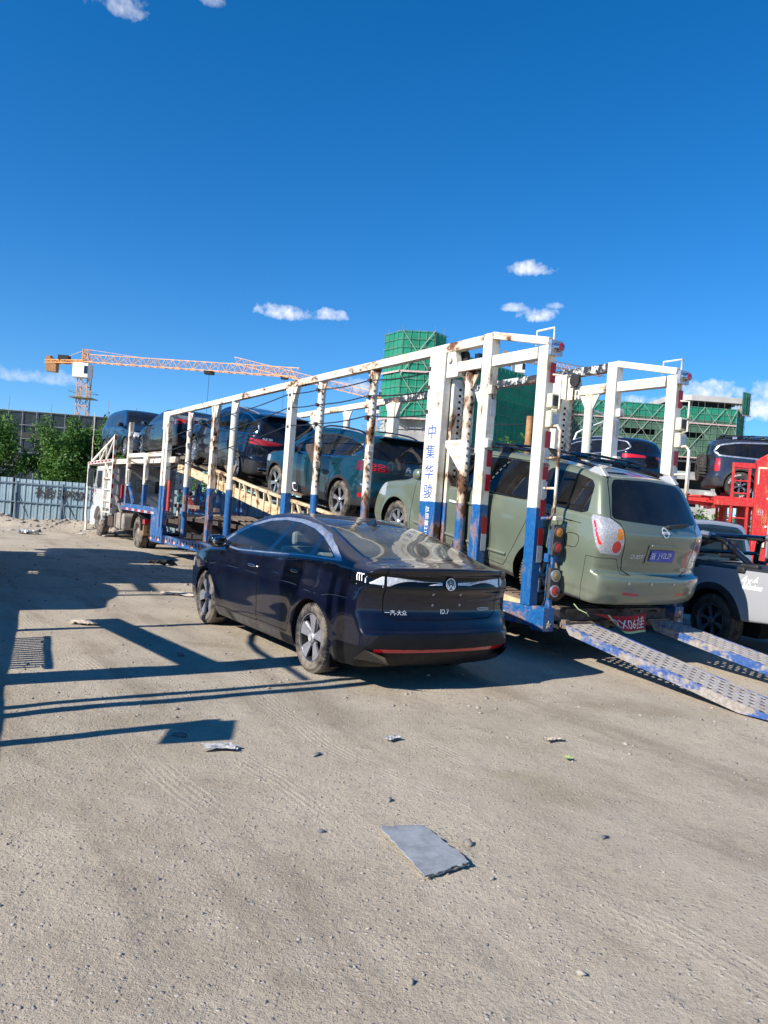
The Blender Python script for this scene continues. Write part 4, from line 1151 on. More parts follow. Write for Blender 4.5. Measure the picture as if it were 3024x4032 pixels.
    cuts = [('front_window', fxz(dlo_f)), ('slide_window', fxz(dlo_m)), ('rear_side_window', fxz(dlo_r)),
            ('window_pillar', fgrow(funion(fxz(dlo_f), fxz(dlo_m), fxz(dlo_r)), .012)),
            ('windscreen', fxy([(.40, -.64), (.48, 0), (.40, .64), (1.25, .78), (1.45, .4), (1.50, 0), (1.45, -.4), (1.25, -.78)], 1.05)),
            ('rear_window', rg), ('lens_red_strip', rstrip, ('body',)), ('lens_amber', amber), ('lens_red', blob(.745, .925, .058, .072)), ('taillight', lens_f),
            ('brake_lamp', brk), ('bumper_reflector', refl), ('bumper_reflector', refr),
            ('slide_rail', RAIL), *panel('front_door', FD), *panel('sliding_door', SD), *panel('fuel_flap', FU, .004), *panel('tailgate', HT, .006), *panel('rear_bumper', BUMP, .003),
            ('headlight', fay([(.5, .72), (.99, .70), (.99, .92), (.62, .88)], xlo=1.95)), ('grille', fyz(sym([(0, .45), (.35, .45), (.4, .8), (0, .82)]), xlo=2.0)),
            ('sill_trim', fbelow(.27, 0))]
    P = {'front_window': ('glass', True, 'window'), 'slide_window': ('glass_dark', True, 'window'), 'rear_side_window': ('glass_dark', True, 'quarter_window'), 'window_pillar': ('gloss_black', True, 'window_pillar'),
         'windscreen': ('glass', False, 'windscreen'), 'rear_window': ('glass_dark', False, 'rear_window'), 'taillight': ('clear_lens', True, 'taillight'), 'lens_red_strip': ('red_glow', True, 'taillight_reflector'),
         'lens_amber': ('amber_lens', True, 'turn_lamp'), 'lens_red': ('red_lens', True, 'stop_lamp'), 'brake_lamp': ('red_lens', False, 'high_brake_lamp'), 'bumper_reflector': ('red_lens', True, 'bumper_reflector'),
         'panel_gap': ('gap', False, 'panel_gap'), 'slide_rail': ('gap', True, 'slide_rail'), 'front_door': ('sage', True, 'door'), 'sliding_door': ('sage', True, 'sliding_door'), 'fuel_flap': ('sage', False, 'fuel_flap'),
         'tailgate': ('sage', False, 'tailgate'), 'rear_bumper': ('sage', False, 'rear_bumper'), 'headlight': ('clear_lens', True, 'headlight'), 'grille': ('plastic', False, 'grille'), 'sill_trim': ('dusty_plastic', False, 'sill_trim')}
    build_body(root, B, .025, cuts, P)
    cabin(root, B, -2.2, 1.2, .45, 1.10, .74, rows=((.55,), (-.45,), (-1.4,)))
    mp = rearmap(B, 0, 1.135)
    flat('badge_emblem', ring(.046, .060, 28), MAT['badge'], root, mp, .012)
    flat('badge_emblem', [[(-.075, -.013), (.075, -.013), (.075, .013), (-.075, .013)]], MAT['badge'], root, mp, .016)
    decal('badge_lettering', 'NISSAN', MAT['gap'], root, mp, .016, .018)
    decal('badge_lettering', 'QUEST', MAT['badge'], root, rearmap(B, .42, .83), .056, .005)
    decal('badge_lettering', '3.5', MAT['badge'], root, rearmap(B, -.56, .86), .040, .005)
    # licence plate in its recess
    mpp = rearmap(B, 0, .855)
    flat('plate_surround', [[(-.27, -.10), (.27, -.10), (.27, .12), (-.27, .12)]], MAT['sage'], root, mpp, .012)
    pl = flat('licence_plate', [[(-.225, -.072), (.225, -.072), (.22, .07), (-.22, .07)]], MAT['plate_blue'], root, mpp, .020)
    decal('plate_lettering', '浙', MAT['white_print'], root, lambda u, v, o: mpp(u - .175, v, o), .085, .024)
    decal('plate_lettering', 'J·V2L29', MAT['white_print'], root, lambda u, v, o: mpp((u) * .80 + .035, v, o), .088, .024)
    g = MB()
    xh = float(B.hit_x(np.array(0.), np.array(.97))); g.box((xh - .008, 0, .975), (.02, .46, .028)); put('tailgate_handle', g, MAT['sage'], root, bevel=.006)
    wv = MB(); x = float(B.hit_x(np.array(-.35), np.array(1.22))); x2 = float(B.hit_x(np.array(-.52), np.array(1.235))); wv.beam((x - .035, -.10, 1.205), (x2 - .025, -.52, 1.235), .035, .03); wv.ell((x - .04, -.12, 1.20), (.03, .06, .03)); put('rear_wiper', wv, MAT['plastic'], root)
    for y in (.55, .18, -.25, -.62):
        flat('parking_sensor', disc(.017, 14), MAT['satin'], root, rearmap(B, y, .53), .006)
    # roof rails and cross bars, black basket rails
    for sd in (1, -1):
        xs = np.linspace(-1.95, .15, 14); zz = B.hit_z(xs, np.full(14, sd * .66))
        m_ = MB(); m_.tube([(x, sd * .66, z + .055) for x, z in zip(xs, zz)], .020, 8); put('roof_rail', m_, MAT['gloss_black'], root, smooth=True)
        for k in (0, 5, 10, 13):
            f_ = MB(); z = zz[k]
            f_.add([(xs[k] - .16, sd * .66 - .035, z - .01), (xs[k] + .16, sd * .66 - .035, z - .01), (xs[k] + .16, sd * .66 + .035, z - .02), (xs[k] - .16, sd * .66 + .035, z - .02),
                    (xs[k] - .05, sd * .66 - .025, z + .075), (xs[k] + .05, sd * .66 - .025, z + .075), (xs[k] + .05, sd * .66 + .025, z + .07), (xs[k] - .05, sd * .66 + .025, z + .07)],
                   [(0, 1, 5, 4), (1, 2, 6, 5), (2, 3, 7, 6), (3, 0, 4, 7), (4, 5, 6, 7)])
            put('rail_foot', f_, MAT['grey_paint'] if k == 0 else MAT['plastic'], root, bevel=.008)
    for k, x in enumerate((-1.45, -.75, -.05)):
        z = float(B.hit_z(np.array(x), np.array(0.)))
        m_ = MB(); m_.tube([(x, -.70, z + .02), (x, -.5, z + .065), (x, .5, z + .065), (x, .70, z + .02)], .016, 8); put('cross_bar', m_, MAT['gloss_black'], root, smooth=True)
    for sd in (1, -1):
        m_ = MB(); z = [float(B.hit_z(np.array(x), np.array(sd * .48))) + .11 for x in (-1.7, -.8, .1)]
        m_.tube([(-1.7, sd * .50, z[0]), (-.8, sd * .50, z[1]), (.1, sd * .50, z[2])], .018, 8); put('rack_bar', m_, MAT['gloss_black'], root, smooth=True)
    mirror(root, B, .98, 1.15, 'sage', .10, .11, .085); handle(root, B, .20, .93, 'badge', .17, .035); handle(root, B, -.16, .97, 'sage', .18, .035)
    # rub strip low on the doors
    for sd in (1, -1):
        m_ = MB(); xs = np.linspace(-1.0, 1.05, 10); ys = B.hit_y(xs, np.full(10, .46))
        m_.tube([(x, sd * (y + .004), .46 + .01 * (i in (0, 9))) for i, (x, y) in enumerate(zip(xs, ys))], .022, 6); put('rub_strip', m_, MAT['sage'], root, smooth=True)
    add_wheels(root, B, .345, .215, .225, 'wide7', 'tyre', 'rim_silver', .83)
    return root, B
# ------------------------------------------------------------------ frames of reference
TYAW = 2.1317
TO = np.array([1.843, 9.342, 0.]); TU = np.array([math.cos(TYAW), math.sin(TYAW), 0]); TN = np.array([-math.sin(TYAW), math.cos(TYAW), 0])
def tw(x, y, z=0.): return TO + TU * x + TN * y + np.array([0, 0, z])
def tpose(x, y, z, yaw=0., pitch=0.):
    return tuple(tw(x, y, z)), (0, -pitch, TYAW + yaw)
# ------------------------------------------------------------------ ground
def vnoise(x, y, s, seed):
    r = np.random.default_rng(seed); G = r.random((64, 64))
    u = x / s; v = y / s; i = np.floor(u).astype(int); j = np.floor(v).astype(int); fu = u - i; fv = v - j
    fu = fu * fu * (3 - 2 * fu); fv = fv * fv * (3 - 2 * fv)
    g = lambda a, b: G[a % 64, b % 64]
    return (g(i, j) * (1 - fu) + g(i + 1, j) * fu) * (1 - fv) + (g(i, j + 1) * (1 - fu) + g(i + 1, j + 1) * fu) * fv - .5
def ground_h(x, y):
    d = np.hypot(x, y)
    lx = (x - TO[0]) * TU[0] + (y - TO[1]) * TU[1]
    h = -.20 * sstep(5, 17, lx)
    q = np.clip(1 - d / 300, 0, 1)
    h = h + q * (.035 * vnoise(x, y, 3.1, 1) + .016 * vnoise(x, y, .9, 2) + .008 * vnoise(x, y, .33, 3))
    h = h + np.clip(1 - d / 14, 0, 1) * (.006 * vnoise(x, y, .12, 4))
    # spoil heap along the fence foot
    fz = np.exp(-((y - 31.3 + .045 * x) / .9) ** 2) * np.clip((4 - x) / 4, 0, 1)
    h = h + fz * (.18 + .55 * np.maximum(0, vnoise(x, y, 1.3, 5) + .15) + .22 * vnoise(x, y, .4, 6))
    # flat under the near tyres
    return h
def make_ground():
    rs = [.25]
    while rs[-1] < 45: rs.append(rs[-1] * 1.011 + .004)
    while rs[-1] < 6000: rs.append(rs[-1] * 1.16)
    rs = np.array(rs)
    fan = np.linspace(R(-38), R(38), 380); rest = np.linspace(R(38), R(322), 120)[1:-1]
    an = np.concatenate([fan, rest])
    A, B = np.meshgrid(rs, an, indexing='ij')
    x = A * np.sin(B); y = A * np.cos(B); z = ground_h(x, y)
    V = np.stack([x, y, z], -1).reshape(-1, 3); n = len(an)
    i = np.arange(len(rs) - 1)[:, None] * n; j = np.arange(n)[None]; j2 = (j + 1) % n
    Q = np.stack([i + j, i + n + j, i + n + j2, i + j2], -1).reshape(-1, 4)[:, ::-1]
    V = np.concatenate([V, [[0, 0, float(ground_h(np.zeros(1), np.zeros(1))[0])]]])
    t = NT('dusty_gravel_ground')
    P = t.pos()
    n0 = t.noise(.35, 5, .55, vec=P); n1 = t.noise(1.6, 7, .62, vec=P); n2 = t.noise(9, 8, .65, vec=P); n3 = t.noise(55, 6, .7, vec=P); n4 = t.noise(170, 3, .6, vec=P)
    c = t.mix(t.ramp(n1, .32, .68), (.345, .288, .214), (.425, .364, .278))
    c = t.mix(t.math('MULTIPLY', t.ramp(n0, .42, .66), .55), c, (.520, .445, .340))
    c = t.mix(t.math('MULTIPLY', t.ramp(n2, .52, .72), .5), c, (.215, .185, .150))
    c = t.mix(t.math('MULTIPLY', t.ramp(n3, .53, .66), .55), c, (.21, .175, .138))
    c = t.mix(t.math('MULTIPLY', t.ramp(n3, .47, .36), .35), c, (.52, .45, .355))
    vv = t.n('ShaderNodeVectorMath', {0: P, 1: (.85, .53, 0.)}, operation='DOT_PRODUCT').outputs['Value']; ww = t.n('ShaderNodeVectorMath', {0: P, 1: (-.53, .85, 0.)}, operation='DOT_PRODUCT').outputs['Value']
    def aniso(a, b_, dx=0.): return t.n('ShaderNodeCombineXYZ', {0: t.math('MULTIPLY', vv, a), 1: t.math('MULTIPLY', ww, b_), 2: dx}).outputs[0]
    stk = t.noise(1., 6, .62, vec=aniso(1.5, .22))
    c = t.mix(t.math('MULTIPLY', t.ramp(stk, .48, .68), .55), c, (.48, .412, .318))
    c = t.mix(t.math('MULTIPLY', t.ramp(stk, .48, .34), .55), c, (.235, .190, .138))
    # olive brown damp looking patches
    n5 = t.noise(.8, 4, .5, vec=t.n('ShaderNodeVectorMath', {0: P, 1: (31., 7., 0.)}, operation='ADD').outputs[0])
    c = t.mix(t.math('MULTIPLY', t.ramp(n5, .58, .72), .45), c, (.235, .185, .115))
    # pale gravel scatter
    vo = t.n('ShaderNodeTexVoronoi', {'Scale': 34., 'Vector': P, 'Randomness': 1.})
    cell = t.sep(vo.outputs['Color'])[0]
    peb = t.math('MULTIPLY', t.ramp(vo.outputs['Distance'], .34, .16), t.ramp(cell, .70, .74))
    c = t.mix(t.math('MULTIPLY', peb, .8), c, t.mix(t.sep(vo.outputs['Color'])[1], (.20, .19, .18), (.52, .48, .43)))
    vo2 = t.n('ShaderNodeTexVoronoi', {'Scale': 90., 'Vector': P, 'Randomness': 1.})
    peb2 = t.math('MULTIPLY', t.ramp(vo2.outputs['Distance'], .38, .18), t.ramp(t.sep(vo2.outputs['Color'])[0], .62, .68))
    c = t.mix(t.math('MULTIPLY', peb2, .6), c, t.mix(t.sep(vo2.outputs['Color'])[1], (.16, .15, .14), (.48, .44, .40)))
    # tyre tracks: fine parallel ridges in broad bands
    mp = t.n('ShaderNodeMapping', {'Vector': P, 'Rotation': (0, 0, R(38))}).outputs[0]
    wv = t.n('ShaderNodeTexWave', {'Vector': mp, 'Scale': 4.6, 'Distortion': 5., 'Detail': 4., 'Detail Scale': .6}, bands_direction='Y').outputs[0]
    band = t.n('ShaderNodeTexWave', {'Vector': mp, 'Scale': .10, 'Distortion': 3.0, 'Detail': 2.}, bands_direction='Y').outputs[0]
    wob = t.math('ADD', vv, t.math('MULTIPLY', t.math('SUBTRACT', t.noise(1., 3, .5, vec=aniso(.12, .16, 4.)), .5), 1.3))
    trk = None
    for v0 in (-.9, .35, 1.55, 2.05, 2.75, 3.5, 4.6):
        q = t.ramp(t.math('ABSOLUTE', t.math('SUBTRACT', wob, v0)), .13, .09); trk = q if trk is None else t.math('MAXIMUM', trk, q)
    trk = t.math('MULTIPLY', trk, t.ramp(t.noise(1., 5, .6, vec=aniso(.9, .5, 9.)), .42, .60))
    wv = t.math('SINE', t.math('MULTIPLY', wob, 150.))
    h = t.math('ADD', t.math('MULTIPLY', n2, .5), t.math('MULTIPLY', n3, .34))
    h = t.math('ADD', h, t.math('MULTIPLY', n4, .10))
    h = t.math('ADD', h, t.math('MULTIPLY', peb, .20)); h = t.math('ADD', h, t.math('MULTIPLY', peb2, .14))
    h = t.math('ADD', h, t.math('MULTIPLY', t.math('MULTIPLY', wv, trk), .035))
    c = t.mix(t.math('MULTIPLY', trk, .28), c, (.49, .42, .325))
    b = t.bsdf(Base_Color=c, Roughness=.95)
    b.inputs['Specular IOR Level'].default_value = .2
    t.set(b.inputs['Normal'], t.bump(h, .9, .036))
    me = mesh_np('ground', V, T=Q, mat=t.end(b), smooth=True)
    tag(ob('ground', me), kind='structure')
make_ground()
def gz(x, y): return float(ground_h(np.array([x]), np.array([y]))[0])

def rock(rng, n=1, lvl=0):
    """an irregular stone: a jittered, flattened low sphere"""
    phi = (1 + 5 ** .5) / 2
    v = np.array([(-1, phi, 0), (1, phi, 0), (-1, -phi, 0), (1, -phi, 0), (0, -1, phi), (0, 1, phi), (0, -1, -phi), (0, 1, -phi), (phi, 0, -1), (phi, 0, 1), (-phi, 0, -1), (-phi, 0, 1)]) / 1.9
    f = [(0, 11, 5), (0, 5, 1), (0, 1, 7), (0, 7, 10), (0, 10, 11), (1, 5, 9), (5, 11, 4), (11, 10, 2), (10, 7, 6), (7, 1, 8), (3, 9, 4), (3, 4, 2), (3, 2, 6), (3, 6, 8), (3, 8, 9), (4, 9, 5), (2, 4, 11), (6, 2, 10), (8, 6, 7), (9, 8, 1)]
    v = v * (1 + rng.normal(0, .22, (12, 1))) + rng.normal(0, .13, (12, 3))
    return v * np.array([1, rng.uniform(.6, .95), rng.uniform(.45, .75)]), np.array(f)
def stone_mat(name, cols):
    t = NT(name)
    P = t.pos(); n = t.noise(18, 4, .6, vec=P)
    q = t.n('ShaderNodeTexVoronoi', {'Scale': 9., 'Vector': P}); 
    c = t.mix(t.sep(q.outputs['Color'])[0], cols[0], cols[1]); c = t.mix(t.math('MULTIPLY', t.ramp(n, .45, .75), .6), c, cols[2])
    b = t.bsdf(Base_Color=c, Roughness=.9); return t.end(b)
MAT['stone'] = stone_mat('pale_and_dark_gravel', ((.17, .155, .138), (.36, .325, .28), (.265, .235, .195)))
MAT['slate_stone'] = stone_mat('grey_slate_stone', ((.10, .105, .115), (.17, .175, .185), (.22, .21, .19)))
def gravel():
    V = []; T = []; o = 0
    bank = [rock(RNG) for _ in range(24)]
    def drop(n, rlo, rhi, smin, smax, pw=2.6, alo=-31, ahi=31):
        nonlocal o
        for _ in range(n):
            r = (rlo ** 1.3 + (rhi ** 1.3 - rlo ** 1.3) * RNG.random()) ** (1 / 1.3); a = R(RNG.uniform(alo, ahi))
            x, y = r * math.sin(a), r * math.cos(a)
            s = smin + (smax - smin) * RNG.random() ** pw
            v, f = bank[RNG.integers(24)]
            c, s_ = math.cos(RNG.uniform(0, 6.28)), 0; an = RNG.uniform(0, 6.28); c, s_ = math.cos(an), math.sin(an)
            w = v * s; w = np.stack([w[:, 0] * c - w[:, 1] * s_, w[:, 0] * s_ + w[:, 1] * c, w[:, 2]], 1)
            V.append(w + np.array([x, y, gz(x, y) + s * .16])); T.append(f + o); o += 12
    drop(5500, 2.2, 9, .0022, .0105, 3.8)
    drop(3000, 6, 22, .006, .024, 3.5)
    drop(700, 14, 32, .015, .05)
    # rubble on the heap by the fence
    for _ in range(900):
        x = RNG.uniform(-18, -6); y = 31.0 - .045 * x + RNG.normal(0, .7); s = .02 + .10 * RNG.random() ** 4
        v, f = bank[RNG.integers(24)]; V.append(v * s + np.array([x, y, gz(x, y) + s * .2])); T.append(f + o); o += 12
    me = mesh_np('gravel', np.concatenate(V), T=np.concatenate(T), mat=MAT['stone'])
    tag(ob('gravel', me), kind='stuff')
gravel()

# ------------------------------------------------------------------ fence
def fence():
    y0 = lambda x: 33.0 - .045 * x
    root = thing('corrugated_fence', 'long light blue grey corrugated metal site fence with black sprayed phone number', 'fence', (0, 33.0, -.2), (0, 0, -.045))
    t = NT('pale_galvanised_sheet')
    n = t.noise(1.4, 6, .6); z = t.sep()[2]
    c = t.mix(t.ramp(n, .3, .7), (.195, .275, .31), (.27, .345, .38)); c = t.mix(t.math('MULTIPLY', t.ramp(t.noise(7, 6, .6, sc=(1, 1, .3)), .5, .8), .35), c, (.27, .27, .26))
    b = t.bsdf(Base_Color=c, Roughness=.48, Metallic=.25)
    br = t.n('ShaderNodeTexBrick', {'Vector': t.n('ShaderNodeMapping', {'Vector': t.obj(), 'Rotation': (R(90), 0, 0)}).outputs[0], 'Scale': 6., 'Mortar Size': .06})
    low = t.ramp(z, .92, .88)
    hh = t.math('MULTIPLY', t.math('ADD', br.outputs['Fac'], t.noise(20, 3)), low)
    t.set(b.inputs['Normal'], t.bump(t.math('ADD', hh, t.math('MULTIPLY', n, .6)), .7, .02))
    m_ = t.end(b)
    steel = simple('blue_grey_fence_tube', (.11, .155, .19), .5, .2)
    X0, X1, pw = -26., 20., 2.0
    prof = []
    x = 0.
    while x < pw - 1e-6:
        prof += [(x, 0), (x + .03, -.035), (x + .085, -.035), (x + .115, 0), (x + .185, 0), (x + .195, -.008), (x + .215, -.008), (x + .225, 0)]; x += .2857
    prof.append((pw, 0))
    mb = MB(); V = []; F = []
    hts = [0, .35, .9, 1.4, 1.92]
    for hgt in hts: V += [(px, py, hgt) for px, py in prof]
    L = len(prof)
    for k in range(len(hts) - 1):
        for i in range(L - 1): F.append((k * L + i, k * L + i + 1, (k + 1) * L + i + 1, (k + 1) * L + i))
    pm = mesh_np('fence_panel', V, F=F, mat=m_)
    k = 0; x = X0
    while x < X1:
        o = ob('fence_panel', pm, root); o.location = (x, RNG.uniform(-.012, .012), RNG.uniform(-.02, .02)); o.rotation_euler = (RNG.uniform(-.012, .012), 0, RNG.uniform(-.004, .004))
        x += pw
    mp = MB(); mp.bx((-.03, -.11, 0), (.03, -.045, 1.80)); me = None
    mb_ = MB(); mb_.beam((.5, -.55, .0), (0, -.11, 1.30), .05, .05)
    xp = X0
    while xp < X1:
        if me is None:
            o = put('fence_post', mp, steel, root); me = o.data; q = put('fence_brace', mb_, steel, root); me2 = q.data
        else:
            o = ob('fence_post', me, root); q = ob('fence_brace', me2, root)
        o.location.x = xp + .3; q.location.x = xp + .3
        if int(round((xp - X0) / 2)) % 2: q.scale.x = .6
        xp += 2.0
    for z in (.93, 1.72):
        r = MB(); r.bx((X0, -.085, z - .025), (X1, -.036, z + .025)); put('fence_rail', r, steel, root)
    # sprayed writing
    v, tt = TXT['补胎15099509 24']
    P = v * (2.75 / (v[:, 0].max() - v[:, 0].min())); P = np.stack([P[:, 0] + .12 * P[:, 1] - 13.5, np.full(len(P), -.062), P[:, 1] * 1.35 + 1.38 - .016 * P[:, 0]], 1)
    P = np.concatenate([P + np.array([dx, -.001 * k, dz]) for k, (dx, dz) in enumerate(((0, 0), (.016, .006), (-.012, .012), (.004, -.014)))]); tt = np.concatenate([tt + k * len(v) for k in range(4)])
    ob('sprayed_lettering', mesh_np('sprayed_lettering', P, T=tt, mat=MAT['print_black']), root)
fence()

# ------------------------------------------------------------------ trees and shrubs
def leaf_mat(name, a, b_, c_):
    t = NT(name)
    P = t.pos(); n = t.noise(2.2, 4, .6, vec=P); n2 = t.noise(17, 3, vec=P)
    c = t.mix(t.ramp(n, .35, .65), a, b_); c = t.mix(t.math('MULTIPLY', t.ramp(n2, .45, .75), .7), c, c_)
    b = t.bsdf(Base_Color=c, Roughness=.55); b.inputs['Specular IOR Level'].default_value = .3
    tr = t.n('ShaderNodeBsdfTranslucent', {'Color': t.mix(.5, c, (.12, .22, .02))})
    m = t.n('ShaderNodeMixShader', {0: .3}); t.t.links.new(b.outputs[0], m.inputs[1]); t.t.links.new(tr.outputs[0], m.inputs[2])
    return t.end(m)
MAT['leaf'] = leaf_mat('tree_leaves', (.050, .125, .022), (.088, .190, .036), (.135, .245, .055))
MAT['leaf_light'] = leaf_mat('bright_shrub_leaves', (.060, .14, .022), (.10, .20, .04), (.16, .27, .06))
MAT['bark'] = simple('grey_brown_bark', (.085, .065, .05), .9, bump=.3)
def foliage(name, center, rad, n, size, mat, parent, seed, clumps=26, flat_=.75):
    r = np.random.default_rng(seed)
    cl = []
    while len(cl) < clumps:
        p = r.uniform(-1, 1, 3)
        q = np.linalg.norm(p)
        if .35 < q < 1.: cl.append((p * .92, r.uniform(.22, .42)))
    P = []; 
    k = r.integers(clumps, size=n)
    cp_ = np.array([c[0] for c in cl])[k]; cr_ = np.array([c[1] for c in cl])[k]
    d = r.normal(size=(n, 3)); d /= np.linalg.norm(d, axis=1, keepdims=True); rr = r.random(n) ** .45
    P = (cp_ + d * (cr_ * rr)[:, None]) * np.asarray(rad) + np.asarray(center)
    nrm = d * .6 + r.normal(size=(n, 3)) * .6 + np.array([0, 0, .5]); nrm /= np.linalg.norm(nrm, axis=1, keepdims=True)
    a = np.cross(nrm, r.normal(size=(n, 3))); a /= np.linalg.norm(a, axis=1, keepdims=True); b = np.cross(nrm, a)
    s = size * r.uniform(.6, 1.3, n)[:, None]
    q = np.stack([P - a * s, P - b * s * .45 + a * s * .05, P + a * s, P + b * s * .45 + a * s * .05], 1).reshape(-1, 3)
    T = np.arange(n * 4).reshape(n, 4)
    return ob(name, mesh_np(name, q, T=T, mat=mat), parent)
def tree(label, x, y, h, rad, n, size, mat, seed, group, name='leafy_tree', cat='tree', zc=None, lobes=3):
    z0 = gz(x, y) if abs(y) < 60 else 0
    root = thing(name, label, cat, (x, y, z0), (0, 0, 0), group)
    r = np.random.default_rng(seed)
    tr = MB(); top = h * .62
    tr.tube([(0, 0, -.1), (r.normal(0, .05), r.normal(0, .05), top * .5), (r.normal(0, .12), r.normal(0, .1), top)], [.05 * h * .35 + .03, .04 * h * .3 + .02, .02], 7)
    for k in range(6):
        a = r.uniform(0, 6.28); z = r.uniform(.2, .6) * h; L = rad * r.uniform(.5, .9)
        tr.tube([(0, 0, z), (math.cos(a) * L * .5, math.sin(a) * L * .5, z + .16 * h), (math.cos(a) * L, math.sin(a) * L, z + .24 * h)], [.035, .022, .008], 5)
    put('trunk', tr, MAT['bark'], root, smooth=True)
    zc = zc or h * .58
    for k in range(lobes):
        a = 6.28 * k / lobes + r.uniform(0, 1); o = rad * (.36 if lobes > 1 else 0)
        foliage('crown', (math.cos(a) * o, math.sin(a) * o, zc + r.uniform(-.12, .14) * h), (rad * .72, rad * .72, (h - zc) * r.uniform(.72, .98)), n // lobes, size, mat, root, seed * 7 + k, clumps=22)
GT = 'leafy trees behind the corrugated fence'
tree('big bushy green tree behind the sprayed number on the fence', -14.8, 37.0, 5.0, 2.2, 17000, .095, MAT['leaf'], 3, GT, lobes=4)
tree('broad green tree at the far left end of the fence, cut by the frame edge', -19.2, 37.0, 5.4, 2.1, 14000, .095, MAT['leaf'], 4, GT, lobes=4)
tree('tall thin green tree rising in front of the crane mast', -13.2, 38.4, 6.0, 1.25, 8000, .095, MAT['leaf'], 5, GT, lobes=3)
tree('green tree just left of the white truck cab', -11.8, 37.2, 4.6, 1.7, 10000, .095, MAT['leaf'], 6, GT, lobes=3)
tree('low rounded green tree seen under the sloping trailer deck', -8.0, 36.6, 3.5, 1.5, 4500, .08, MAT['leaf_light'], 8, GT, lobes=3)
tree('small green tree seen between the trailer posts left of the teal car', -5.4, 36.6, 3.1, 1.3, 3200, .08, MAT['leaf'], 9, GT, lobes=3)
GS = 'light green bushes by the concrete building'
tree('light green bush seen through the trailer frame beside the stencilled pillar', 11.5, 62, 8.8, 2.6, 3500, .17, MAT['leaf_light'], 12, GS, 'leafy_bush', 'bush', lobes=3)
tree('light green bush above the grey pickup roof', 11.2, 27.5, 2.75, 1.25, 3600, .07, MAT['leaf_light'], 13, GS, 'leafy_bush', 'bush', zc=1.5, lobes=3)
tree('darker bush beside the red ladder above the grey pickup', 12.9, 29.0, 2.55, 1.0, 2600, .07, MAT['leaf'], 14, GS, 'leafy_bush', 'bush', zc=1.4, lobes=3)

# ------------------------------------------------------------------ buildings under construction
def net_mat(name, a, b_, c_):
    t = NT(name)
    P = t.pos(); n = t.noise(.32, 6, .6, vec=P); n2 = t.noise(1.9, 6, .65, vec=P)
    c = t.mix(t.ramp(n, .35, .65), a, b_); c = t.mix(t.math('MULTIPLY', t.ramp(n2, .45, .7), .55), c, c_)
    d = t.n('ShaderNodeBsdfDiffuse', {'Color': c}); tr = t.n('ShaderNodeBsdfTranslucent', {'Color': c})
    m = t.n('ShaderNodeMixShader', {0: .18}); t.t.links.new(d.outputs[0], m.inputs[1]); t.t.links.new(tr.outputs[0], m.inputs[2])
    return t.end(m)
MAT['net_dull'] = net_mat('faded_green_net', (.070, .150, .100), (.10, .19, .130), (.13, .195, .145))
MAT['net_bright'] = net_mat('bright_green_net', (.020, .225, .140), (.032, .285, .18), (.06, .235, .155))
MAT['net_black'] = net_mat('dark_grey_net', (.030, .042, .050), (.046, .060, .068), (.07, .082, .088))
MAT['concrete'] = simple('bare_concrete', (.34, .33, .31), .9, var=.22, vs=.35)
MAT['concrete_pale'] = simple('pale_concrete_cap', (.44, .42, .40), .9, var=.12, vs=.3)
MAT['void'] = simple('unlit_floor_interior', (.03, .03, .03), .95)  # near-black colour carries the shade inside the open floors
MAT['scaf'] = simple('scaffold_tube', (.15, .20, .15), .6, .1, var=.3, vs=.8)
MAT['scaf_dark'] = simple('dull_scaffold_tube', (.20, .22, .23), .7, var=.3, vs=.8)
MAT['scaf_pale'] = simple('pale_scaffold_brace', (.34, .38, .33), .6, var=.2, vs=.8)
MAT['toe'] = simple('red_white_toe_board', (.52, .36, .34), .7, var=.2, vs=2.)
_np = {}
def net_variant(w, h, mat, k):
    key = (round(w, 2), round(h, 2), mat, k)
    if key in _np: return _np[key]
    r = np.random.default_rng(k * 13 + 5); n = 6
    V = []
    for j in range(n + 1):
        for i in range(n + 1):
            e = min(i, n - i, j, n - j) / 3
            V.append((w * i / n, r.normal(0, .06) * e - .10 * math.sin(PI * i / n) * math.sin(PI * j / n) + .0, h * j / n - (.10 * math.sin(PI * i / n) * h * .15 if j == 0 else 0)))
    F = [(j * (n + 1) + i, j * (n + 1) + i + 1, (j + 1) * (n + 1) + i + 1, (j + 1) * (n + 1) + i) for j in range(n) for i in range(n)]
    _np[key] = mesh_np('net_panel', V, F=F, mat=MAT[mat], smooth=True); return _np[key]
